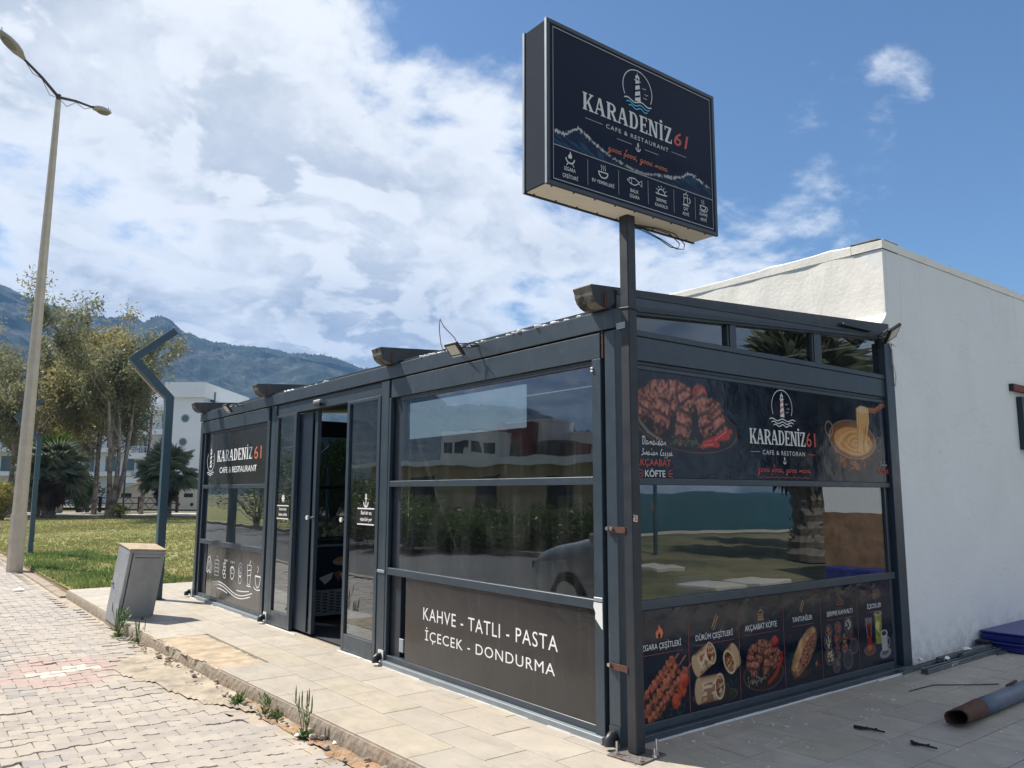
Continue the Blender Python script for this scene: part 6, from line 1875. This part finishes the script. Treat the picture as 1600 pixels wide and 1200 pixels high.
x, y = at(92, 56); tree(x, y, 8.6, 'eucalyptus with a high thin crown rising behind the shaggy palm', 8, stems=2, spread=.20, per=62, lsize=.25, group=grp, crown_lo=.30, leaf=leaf_e2)
x, y = at(14, 52); tree(x, y, 7.9, 'eucalyptus with a reddish trunk at the left edge, behind the concrete lamp pole', 13, stems=2, spread=.16, per=62, lsize=.24, group=grp, crown_lo=.28)
x, y = at(-45, 55); tree(x, y, 7.4, 'eucalyptus cut off by the left edge of the photo', 17, stems=3, spread=.25, per=90, lsize=.22, group=grp, crown_lo=.25)
x, y = at(128, 62); tree(x, y, 7.6, 'greener eucalyptus standing behind the gap between palm and pale trunks', 23, stems=3, spread=.28, per=100, lsize=.24, group=grp, crown_lo=.22, leaf=leaf_e)
x, y = at(50, 64); tree(x, y, 6.0, 'low dense dark tree filling the background between the two lamp posts', 29, stems=4, spread=.34, per=110, lsize=.26, name='broadleaf_tree', group=None, crown_lo=.14, leaf=leaf_g)
x, y = at(219, 54); tree(x, y, 10.6, 'slender tallest eucalyptus whose thin top rises above the others near the bent lamp post', 31, stems=1, spread=.05, per=60, lsize=.24, group=grp, crown_lo=.5, trunk_r=.2)
x, y = at(148, 53); tree(x, y, 9.0, 'slim two stemmed eucalyptus between the shaggy palm and the multi stemmed tree', 43, stems=2, spread=.08, per=55, lsize=.24, group=grp, crown_lo=.4, trunk_r=.17, leaf=leaf_e2)
x, y = at(60, 50); tree(x, y, 8.6, 'thin upright eucalyptus just right of the concrete lamp pole', 37, stems=2, spread=.12, per=62, lsize=.24, group=grp, crown_lo=.3, trunk_r=.2)
def bush(x, y, h, r0, label, mat, seed, n_=26, per=70, size=.10, name='bush', z0=-.03):
    rg = random.Random(seed); T = thing(name, (x, y, z0), label, 'bush')
    b = MB(); cs = []; rs = []
    for i in range(n_):
        a = rg.random()*2*PI; q = rg.random()**.6*r0; z = z0+h*(.18+.75*rg.random()*(1-.4*(q/r0)))
        c = Vector((x+q*math.cos(a), y+q*math.sin(a), z)); cs.append(list(c)); rs.append(r0*.36*rg.uniform(.6, 1.2))
        b.tube([Vector((x+rg.gauss(0, .05), y+rg.gauss(0, .05), z0)), Vector((x, y, z0)).lerp(c, .5)+Vector((0, 0, h*.08)), c], [.02, .014, .006], 4, cap=False)
    b.build('stem', bark_e, T); leaf_cloud('foliage', cs, rs, per, size, mat, T, seed, droop=-.1, aspect=.4)
    return T
x, y = at(6, 44); bush(x, y, 2.5, 1.0, 'yellow green feathery bush at the left edge of the lawn', leaf_t, 3, 40, 90, .13)
x, y = at(-22, 43); bush(x, y, 2.2, 1.0, 'yellow green bush mostly outside the left edge of the photo', leaf_t, 4, 30, 90, .13)
x, y = at(189, 47); bush(x, y, .95, .48, 'small rounded yellow green bush at the foot of the pale eucalyptus trunks', leaf_t, 6, 22, 90, .09)
x, y = at(138, 60); bush(x, y, 3.4, 1.2, 'dark green shrub against the fence between palm and pale trunks', leaf_g, 9, 40, 80, .18)
x, y = at(62, 66); bush(x, y, 3.2, 2.0, 'dark green hedge shrub behind the fence under the eucalyptus', leaf_g, 19, 50, 80, .2)

def fan_frond(mat, L=1.0, seed=1, dead=False):
    rg = random.Random(seed); b = MB().mat(mat)
    pet = L*.45
    b.faces([(0, -.02, 0), (0, .02, 0), (pet, .012, .03), (pet, -.012, .03)], [(0, 3, 2, 1)])
    n_ = 25
    for i in range(n_):
        a = R(-110+220*i/(n_-1)); ln = L*.62*(1-.25*abs(i-(n_-1)/2)/((n_-1)/2))*rg.uniform(.85, 1.1)
        w_ = .026*L; c = Vector((pet, 0, .03)); d_ = Vector((math.cos(a), math.sin(a), .10)); sd = Vector((-math.sin(a), math.cos(a), 0))
        m1_ = c+d_*ln*.55; dr_ = rg.uniform(.25, .6) if not dead else rg.uniform(.7, 1.1)
        tip = m1_+d_*ln*.40+Vector((0, 0, -ln*dr_*.6))
        b.faces([c, m1_+sd*w_, tip, m1_-sd*w_, c+Vector((0, 0, .01))], [(0, 3, 2), (0, 2, 1)])
    return b.mesh('frond')
FR = {'g': [fan_frond(frond_g, 1, s) for s in (1, 2, 3)], 'l': [fan_frond(frond_l, 1, 4)], 'd': [fan_frond(frond_d, 1, s, True) for s in (5, 6)]}
def palm(x, y, hz_, r0, label, seed, trunk_r=.28, n_=44, dead=26, light=3, z0=-.04):
    rg = random.Random(seed)
    T = thing('fan_palm', (x, y, z0), label, 'palm tree', 'fan palms')
    b = MB(); pts = []; rs = []
    nseg = 26
    for i in range(nseg+1):
        t_ = i/nseg; pts.append((x+.05*math.sin(t_*3), y+.04*math.cos(t_*4), z0+hz_*t_)); rs.append(trunk_r*(1.25-.35*min(1, t_*5))*(1+(.10 if i % 2 else -.05)))
    b.tube(pts, rs, 12, False); b.build('trunk', bark_p, T)
    b = MB()
    for i in range(120):      # old leaf bases
        a = rg.random()*2*PI; t_ = rg.random(); z = z0+hz_*t_; rr2 = trunk_r*1.0
        p = Vector((x+rr2*math.cos(a), y+rr2*math.sin(a), z)); o = Vector((math.cos(a), math.sin(a), 0)); s_ = Vector((-math.sin(a), math.cos(a), 0))
        b.faces([p-s_*.05, p+s_*.05, p+o*.07+Vector((0, 0, .12))], [(0, 1, 2)])
    b.build('leaf_base', bark_p, T)
    for i in range(n_+dead):
        isd = i >= n_
        me = rg.choice(FR['d']) if isd else (FR['l'][0] if i < light else rg.choice(FR['g']))
        o = bpy.data.objects.new('dead_frond' if isd else 'frond', me)
        az = rg.random()*2*PI
        el = rg.uniform(-85, -50) if isd else 88-128*((i+.5)/n_)**.85+rg.uniform(-8, 8)
        if i < light and not isd: el = 78
        o.location = (.04*math.cos(az), .04*math.sin(az), hz_-(rg.uniform(.05, .55) if isd else rg.uniform(-.1, .15)))
        o.rotation_euler = (rg.uniform(-.4, .4), -R(el), az)
        s_ = r0*(rg.uniform(.60, .85) if isd else rg.uniform(.85, 1.08)); o.scale = (s_, s_, s_)
        link(o, T)
    return T
x, y = at(78, 47.5); palm(x, y, 2.75, 2.45, 'shaggy fan palm with a skirt of brown dead fronds before the fence', 3, .36, 50, 34, 4)
x, y = at(262, 50); palm(x, y, 2.75, 2.0, 'dark green fan palm behind the nearest bent lamp post, before the white annex', 5, .28, 46, 16, 0)
palm(13.2, -6.9, 3.9, 2.1, 'fan palm with a thick rough trunk on the seaside lawn, mirrored in the right window', 9, .42, 46, 20, 0)
palm(17.5, -9.5, 3.4, 2.1, 'second fan palm standing farther off on the seaside lawn', 12, .36, 36, 14, 0)

# ================================================================== HOTEL, ANNEX, FENCE
DH = 85
def plane_at(D):
    O = Vector((CAM.x, CAM.y, 0))+Vector((fw.x, fw.y, 0)).normalized()*D
    X = Vector((rt.x, rt.y, 0)).normalized(); Yb = Vector((fw.x, fw.y, 0)).normalized()
    M = Matrix((X, Yb, Vector((0, 0, 1)))).transposed().to_4x4(); M.translation = O
    return M
def LX(px, D): return (px-800)*D*.99/1232
MH = plane_at(DH)
lx_, lz = (lambda p_: LX(p_, DH)), (lambda q: HZ(q, DH))
HT = thing('hotel', tuple(MH @ Vector((lx_(200), 4, 0))), 'white multi storey hotel with balconies and round portholes behind the trees', 'building')
def hb(name, px0, px1, d0, d1, z0, z1, mat, parent=HT, bev=0):
    b = MB(); b.box(lx_(px0), lx_(px1), d0, d1, z0, z1, MH); return b.build(name, mat, parent)
hb('wing', -120, 192, 3, 16, 0, lz(612), hotel_white)
hb('tower', 258, 308, 0, 14, 0, lz(598), hotel_white)
hb('centre_block', 192, 258, 2.2, 14, 0, lz(598), hotel_white)
hb('tower_cap', 250, 314, -.4, 14, lz(620)+.01, lz(596), hotel_white)
hb('side_wing', 308, 380, 2.5, 14, 0, lz(640), hotel_white)
def slab(px0, px1, q0, q1, d0=0.4): return hb('balcony', px0, px1, d0, 2.19, lz(q1), lz(q0), hotel_white)
for base in (745, 707, 669, 631):
    sb = slab(192, 257.5, base, base+9)
    for px0, px1 in ((198, 212), (232, 257)):
        b = MB(); b.box(lx_(px0), lx_(px1), 2.12, 2.18, lz(base-1), lz(base-25), MH); win = b.build('window', hotel_glass, HT)
        b = MB(); b.box(lx_(px0)+.08, lx_((px0+px1)/2), 2.06, 2.11, lz(base-2), lz(base-24), MH); b.build('curtain', curtain, win)
        for pp in (px0, (px0+px1)/2, px1-.7):
            b = MB(); b.box(lx_(pp), lx_(pp)+.06, 2.0, 2.05, lz(base-1), lz(base-25), MH); b.build('frame', hotel_white, win)
    # railing lattice
    b = MB()
    z0, z1 = lz(base), lz(base-10)
    b.box(lx_(192), lx_(257.5), .42, .47, z1-.05, z1, MH)
    xx = lx_(192)
    while xx < lx_(257):
        s_ = z1-z0-.06
        if base == 745:
            for sg in (0, 1):
                p0 = MH @ Vector((xx+(0 if sg else .35), .45, z0)); p1 = MH @ Vector((xx+(.35 if sg else 0), .45, z0+s_)); b.tube([p0, p1], .022, 4, cap=False)
        else: b.box(xx, xx+.03, .43, .46, z0+.01, z1-.051, MH)
        xx += .35
    b.build('railing', hotel_white, HT)
    b = MB(); b.box(lx_(308.5), lx_(316), 2.3, 2.48, lz(base-6), lz(base-24), MH); b.build('window', hotel_glass, HT)
    hb('balcony', 306, 318, .6, 2.29, lz(base+4), lz(base-5), hotel_white)
for px, q in ((283, 653), (281.5, 690), (280.5, 727)):
    b = MB(); c = Vector((lx_(px), 0, lz(q))); n_ = 20
    for r0, r1, dd in ((.44, .34, -.06),):
        A = [MH @ (c+Vector((r0*math.cos(2*PI*k/n_), dd, r0*math.sin(2*PI*k/n_)))) for k in range(n_)]; B2 = [MH @ (c+Vector((r1*math.cos(2*PI*k/n_), dd, r1*math.sin(2*PI*k/n_)))) for k in range(n_)]; A2 = [MH @ (c+Vector((r0*math.cos(2*PI*k/n_), 0, r0*math.sin(2*PI*k/n_)))) for k in range(n_)]
        for k in range(n_):
            k2 = (k+1) % n_; b.poly([A[k], A[k2], B2[k2], B2[k]]); b.poly([A[k], A2[k], A2[k2], A[k2]])
    pw = b.build('porthole', curtain, HT)
    b = MB(); b.poly([MH @ (c+Vector((.34*math.cos(2*PI*k/n_), -.02, .34*math.sin(2*PI*k/n_)))) for k in range(n_)]); b.build('pane', hotel_glass, pw)
for base in (735, 697, 659):
    for px0 in (-60, -30, 5, 35, 70, 105, 140, 170):
        b = MB(); b.box(lx_(px0), lx_(px0+16), 2.92, 2.98, lz(base), lz(base-24), MH); b.build('window', hotel_glass, HT)
    hb('balcony', -120, 191, 1.6, 2.91, lz(base+8), lz(base+1), hotel_white)
DA = 70
MA = plane_at(DA); ax_ = lambda p_: LX(p_, DA); az_ = lambda q: HZ(q, DA)
AN = thing('annex', tuple(MA @ Vector((ax_(240), 3, 0))), 'low cream annex with slit windows and round vents in front of the hotel', 'building')
b = MB()
prof = [(ax_(168), 0), (ax_(330), 0), (ax_(330), az_(752)), (ax_(240), az_(752)), (ax_(226), az_(754)), (ax_(190), az_(764)), (ax_(168), az_(764))]
b.prism(prof, lambda u, v, d_: MA @ Vector((u, d_, v)), 0, 7); b.build('wall', annex_white, AN)
b = MB()
for (p0, q0), (p1, q1) in (((164, 764), (190, 764)), ((190, 764), (226, 753)), ((226, 753), (334, 751))):
    a = [(ax_(p0), az_(q0)+.002), (ax_(p1), az_(q1)+.002), (ax_(p1), az_(q1)+.16), (ax_(p0), az_(q0)+.16)]
    b.prism(a, lambda u, v, d_: MA @ Vector((u, d_, v)), -.18, 7.1)
b.build('roof_edge', hotel_white, AN)
b = MB(); b.prism([(ax_(208), az_(752)), (ax_(224), az_(748)), (ax_(224), az_(744)), (ax_(206), az_(750))], lambda u, v, d_: MA @ Vector((u, d_, v)), .5, 3); b.build('tile_ridge', terracotta, AN)
for px0, px1, q in ((190, 206, 773), (241, 254, 773), (288, 302, 773)):
    b = MB(); b.box(ax_(px0), ax_(px1), -.02, -.003, az_(q+3), az_(q-3), MA); b.build('slit_window', metal_dark, AN)
for px in (247, 280, 301):
    b = MB(); c = Vector((ax_(px), -.02, az_(787))); b.poly([MA @ (c+Vector((.155*math.cos(2*PI*k/14), 0, .155*math.sin(2*PI*k/14)))) for k in range(14)]); b.build('vent', metal_dark, AN)
DF = 61
MF = plane_at(DF); fx = lambda p_: LX(p_, DF)
FE = thing('wooden_fence', tuple(MF @ Vector((fx(150), 0, 0))), 'dark brown wooden fence with three rails and diamond bracing along the path', 'fence')
posts = [-22, 38, 98, 158, 219, 278]
for i, p_ in enumerate(posts):
    b = MB(); b.bbox(fx(p_)-.09, fx(p_)+.09, -.09, .09, -.02, 1.18, .012, MF); b.build('post', brown_wood, FE)
    if i < len(posts)-1:
        a, c = fx(p_)+.095, fx(posts[i+1])-.095; mid = (a+c)/2
        for z in (1.08, .66, .20):
            b = MB(); b.bbox(a, c, -.035, .035, z-.035, z+.035, .006, MF); b.build('rail', brown_wood, FE)
        for m_ in (a+(c-a)*.27, a+(c-a)*.73):
            for s1 in (-1, 1):
                for z0, z1 in ((.24, .63), (.70, 1.04)):
                    k = 1 if z0 < .5 else -1
                    p0 = MF @ Vector((m_+s1*(.03 if k > 0 else .40), 0, z0)); p1 = MF @ Vector((m_+s1*(.40 if k > 0 else .03), 0, z1))
                    b = MB(); b.tube([p0, p1], .028, 4, False); b.build('brace', brown_wood, FE)

for px_, D, h, sd in ((470, 48, 4.5, 71), (496, 44, 5.5, 72), (522, 46, 5.2, 73), (548, 43, 6.2, 74), (580, 45, 5.0, 75), (440, 52, 4.0, 76)):
    x, y = at(px_, D)
    bush(x, y, h, 2.0, ['dense dark green tree glimpsed far off through the open entrance, %s' % q for q in ('leftmost of six', 'second from the left', 'third from the left', 'fourth from the left', 'fifth from the left', 'sixth from the left')][(71, 72, 73, 74, 75, 76).index(sd)], leaf_g, sd, 50, 80, .2, name='broadleaf_tree')['category'] = 'tree'
zig((D_(512, 40), E_(512, 40), -.05), 0, 'bent lamp post far off, glimpsed through the open entrance')

# ================================================================== WEEDS
def weed(x, y, h, label, seed, kind=0):
    rg = random.Random(seed); z0 = -.115
    T = thing('weed', (x, y, z0), label, 'weed', 'weeds growing along the terrace edge')
    if kind == 2:      # tall grassy stalk with buds
        for k in range(6):
            b = MB().mat(leaf_w); top = Vector((x+rg.gauss(0, .035), y+rg.gauss(0, .03), z0+h*rg.uniform(.55, 1)))
            pts = [Vector((x+rg.gauss(0, .01), y+rg.gauss(0, .01), z0)), Vector((x, y, z0)).lerp(top, .5)+Vector((rg.gauss(0, .01), 0, 0)), top]
            b.tube(pts, [.0028, .002, .0016], 5)
            b.tube([top-Vector((0, 0, .05)), top, top+Vector((0, 0, .03)), top+Vector((0, 0, .07))], [.002, .0052, .0045, .001], 6)
            for q in range(3):
                c = pts[0].lerp(top, .35+.2*q); a = rg.random()*6; o = Vector((math.cos(a), math.sin(a), 1.1))*.035; s_ = Vector((-math.sin(a), math.cos(a), 0))*.006
                b.faces([c-s_, c+s_, c+o*1.2+s_*.2], [(0, 1, 2)])
            b.build('stalk', leaf_w, T)
    cs = []; 
    n_ = 60 if kind != 1 else 80
    b = MB()
    for i in range(n_):
        a = rg.random()*2*PI; el = rg.uniform(.3, 1.2); L = h*(.35 if kind == 2 else .75)*rg.uniform(.4, 1)
        base = Vector((x+rg.gauss(0, .02), y+rg.gauss(0, .02), z0+.0)); z_ = (.55*h*rg.random() if kind == 1 else 0)
        base.z += z_; L *= .55 if kind == 1 else 1
        d_ = Vector((math.cos(a)*math.cos(el), math.sin(a)*math.cos(el), math.sin(el))); s_ = Vector((-math.sin(a), math.cos(a), 0))*(.008 if kind != 1 else .006)
        m1_ = base+d_*L*.5; tp = base+d_*L*.95+Vector((0, 0, -L*.18))
        b.faces([base, m1_+s_, tp, m1_-s_], [(0, 1, 2, 3)])
    b.build('leaves', leaf_w, T)
weed(-1.285, 2.83, .17, 'bushy bright weed farthest along the soil strip', 3, 0)
weed(-1.235, 2.39, .22, 'upright feathery weed between the bushy weed and the tall one', 4, 1)
weed(-1.20, 2.25, .12, 'low grey green tuft just beside the feathery weed', 5, 0)
weed(-1.215, 1.70, .27, 'tallest weed with seed stalks beside the white scraps', 6, 2)
weed(-1.30, 6.02, .20, 'thin weed in the corner by the cabinet foot', 7, 2)
weed(-1.33, 6.62, .45, 'tall dark weed growing up against the leaning cabinet', 8, 1)
weed(-1.40, 6.45, .40, 'grassy weed spilling from under the leaning cabinet', 9, 2)
for i in range(14):
    a = random.Random(i); yy = 10.9+i*.42+a.random()*.3
    pass
g2 = blades('kerbside_grass', 6500, (-1.35, .6, 10.8, 20), .03, .11, leaf_w, dens=lambda X, Y, g_: g_.random(len(X)) < .12+.85*(fbm(X*1.0+5, Y+50, 1.1, 4) > .56), w_=.010, seed=8)
g2['label'] = 'longer bright green weeds along the kerb of the lawn'

# ================================================================== ACROSS THE STREET (seen mirrored in the long glass front)
CA = thing('parked_car', (-4.7, 2.4, -.25), 'silver car parked at the kerb, mirrored in the long lettered window', 'car', rz=0)
cx0, cxw = -5.65, 1.85     # outer side x, width
def carbody():
    # side profile along y (front towards +y)
    P = [(-.2, .32), (-.22, .72), (-.1, 1.02), (.25, 1.12), (1.45, 1.17), (2.9, 1.14), (3.25, 1.08), (4.15, .93), (4.42, .80), (4.50, .55), (4.46, .30), (4.0, .24), (0, .24)]
    b = MB().mat(car_paint); n_ = len(P); xs = (0, .10, .30, cxw/2, cxw-.30, cxw-.10, cxw); pz = (0.0, .05, .075, .085, .075, .05, 0.0)
    rows = []
    for xi, dz in zip(xs, pz):
        rows.append([Vector((cx0+xi, 1.2+y_-0.0+(0.0 if abs(xi-cxw/2) < .7 else (-.10 if y_ > 4 else (.10 if y_ < 0 else 0))), -.25+z_+(dz if z_ > .6 else 0))) for y_, z_ in P])
    for i in range(len(xs)-1):
        for k in range(n_):
            k2 = (k+1) % n_; b.poly([rows[i][k], rows[i][k2], rows[i+1][k2], rows[i+1][k]], True)
    b.poly(rows[0]); b.poly(rows[-1][::-1]); return b
cb_ = carbody().build('body', car_paint, CA)
bm_ = bmesh.new(); bm_.from_mesh(cb_.data); bmesh.ops.remove_doubles(bm_, verts=bm_.verts, dist=.0005); bmesh.ops.recalc_face_normals(bm_, faces=bm_.faces); bm_.to_mesh(cb_.data); bm_.free()
sb_ = cb_.modifiers.new('smooth', 'SUBSURF'); sb_.levels = 2; sb_.render_levels = 2
b = MB().mat(car_glass)
G = [(.15, 1.12), (.65, 1.50), (1.3, 1.60), (2.2, 1.58), (3.15, 1.12)]
A = [Vector((cx0+.12+.14*(z_ > 1.2), 1.2+y_, -.25+z_)) for y_, z_ in G]; B2 = [Vector((cx0+cxw-.12-.14*(z_ > 1.2), 1.2+y_, -.25+z_)) for y_, z_ in G]
b.poly(A); b.poly(B2[::-1])
for k in range(len(G)-1): b.poly([A[k], A[k+1], B2[k+1], B2[k]])
b.build('window', None, CA)
b = MB(); b.poly([A[1]+Vector((0, 0, .012)), A[2]+Vector((0, 0, .012)), A[3]+Vector((0, 0, .012)), B2[3]+Vector((0, 0, .012)), B2[2]+Vector((0, 0, .012)), B2[1]+Vector((0, 0, .012))]); b.build('roof', car_paint, CA)
for (y_, s_) in ((1.95, 1), (4.75, 1)):
    for x_ in (cx0+.10, cx0+cxw-.10):
        sg = 1 if x_ > cx0+1 else -1
        b = MB(); b.tube([(x_-sg*.1, y_, .09), (x_+sg*.11, y_, .09)], .34, 24); wh = b.build('wheel', rubber, CA)
        b = MB(); b.tube([(x_+sg*.112, y_, .09), (x_+sg*.118, y_, .09)], .22, 20); b.build('rim', chrome, wh)
for x_ in (cx0+.12, cx0+cxw-.42):
    b = MB(); b.bbox(x_, x_+.30, 5.49, 5.67, .40, .52, .02); b.build('headlight', car_glass, CA)
b = MB(); b.bbox(cx0+cxw-.03, cx0+cxw+.16, 4.05, 4.17, .84, .98, .02); b.build('mirror', car_paint, CA)
def house(name, cx, cy, w_, dd, h, rz, label, wall, rf=hotel_white, wins=((.15, .5, blue_door_m),), flat=False, rise=.7):
    T = thing(name, (cx, cy, -.2), label, 'building', rz=rz)
    M = Matrix.Translation((cx, cy, -.2)) @ Matrix.Rotation(rz, 4, 'Z')
    b = MB(); b.box(-w_/2, w_/2, -dd/2, dd/2, 0, h, M); b.build('wall', wall, T)
    b = MB()
    if flat: b.box(-w_/2-.1, w_/2+.1, -dd/2-.1, dd/2+.1, h+.002, h+.25, M)
    else: b.prism([(-w_/2-.7, h+.002), (w_/2+.7, h+.002), (w_/2+.7, h+.16), (0, h+rise+.16), (-w_/2-.7, h+.16)], lambda u, v, d_: M @ Vector((u, d_, v)), -dd/2-.7, dd/2+.7)
    b.build('roof', rf, T)
    for (u, v, m_) in wins:
        b = MB(); b.box(-w_/2+w_*u, -w_/2+w_*u+1.4, -dd/2-.05, -dd/2-.003, v, v+1.5, M); b.build('window', m_, T)
    return T
def RV(px, D):   # world point seen at column px in the mirrored view at forward distance D
    return -D_(px, D), E_(px, D)
x, y = RV(830, 38)
house('bungalow', x-4, y+1.5, 19, 9, 3.0, R(60), 'long beige bungalow with a shallow pale roof across the street', beige_wall, wins=((.07, 1.0, blue_door_m), (.25, 1.0, car_glass), (.42, 1.0, car_glass), (.62, 1.0, car_glass), (.8, 1.0, car_glass)), rise=.28)
apts = [(752, 66, 6, 6.6, stucco_side, 'white three storey apartment block behind the bungalow'), (790, 70, 6, 7.2, metal_dark, 'dark grey apartment block between two white ones'), (815, 68, 4, 7.6, red_wall, 'red apartment block behind the bungalow roof'), (842, 70, 6, 8.0, stucco_side, 'tallest white apartment block behind the bungalow'), (878, 68, 5, 5.8, red_wall, 'lower red apartment block toward the right'), (915, 72, 8, 7.0, stucco_side, 'broad white apartment block at the right end of the row')]
for px, D, w_, h, m_, lab in apts:
    x, y = RV(px, D*1.6); house('apartment_block', x, y, w_*1.25, 8, h*1.42, R(60), lab, m_, m_, wins=[(u, v, car_glass) for u in (.08, .31, .54, .77) for v in (1.2, 4.0, 6.8)], flat=True)
tg = 'roadside trees across the street'
HD = [(560, 27, 2.2), (600, 26, 1.9), (640, 25, 1.6), (675, 26, 1.35), (708, 25, 1.2), (742, 25, 1.25), (778, 25, 1.15), (815, 24, 1.3), (850, 24, 1.2), (885, 24, 1.35), (925, 23, 1.2), (965, 23, 1.5), (1010, 22, 1.7), (520, 30, 3.0), (470, 36, 4.5), (400, 40, 5.5)]
for i, (px, D, h) in enumerate(HD):
    x, y = RV(px, D)
    nm = ['one', 'two', 'three', 'four', 'five', 'six', 'seven', 'eight', 'nine', 'ten', 'eleven', 'twelve', 'thirteen', 'fourteen', 'fifteen', 'sixteen'][i]
    bush(x, y, h, 1.35 if h < 2.5 else 2.2, 'green hedge shrub in the roadside row across the street, place %s from the left' % nm, leaf_g, 40+i, 46, 70, .13, name='hedge_shrub', z0=-.15)['group'] = 'hedge shrubs across the street'

# seaside: low building with a reed clad base, paving slabs
SBX, SBY = D_(1290, 14.5), -E_(1290, 14.5)
SB = thing('seaside_building', (SBX+2, SBY-1, -.05), 'white building with a brown reed clad base at the seaside, mirrored in the right window', 'building')
b = MB(); b.box(SBX, SBX+5, SBY, SBY+2.6, 1.17, 2.45); b.build('wall', stucco_side, SB)
b = MB(); b.box(SBX-.02, SBX+5.02, SBY-.02, SBY+2.62, -.06, 1.168); b.build('cladding', reed_m, SB)
b = MB(); b.bbox(SBX-.6, SBX-.15, SBY+.3, SBY+1.8, -.04, .26, .02); tag(b.build('blue_crate', box_blue), 'dark blue crate standing before the reed clad base', 'crate')
ssl = thing('garden_slabs', (0, 0, 0), None, None); ssl['kind'] = 'structure'
for px, q in ((1110, 905), (1178, 900), (1045, 945), (1025, 880), (1100, 960), (1190, 950)):
    D = 1.5/(q-769)*1232
    x, y = D_(px, D), -E_(px, D)
    b = MB(); b.bbox(x-.42, x+.42, y-.42, y+.42, -.06, .012, .01); b.build('slab', path_m, ssl)
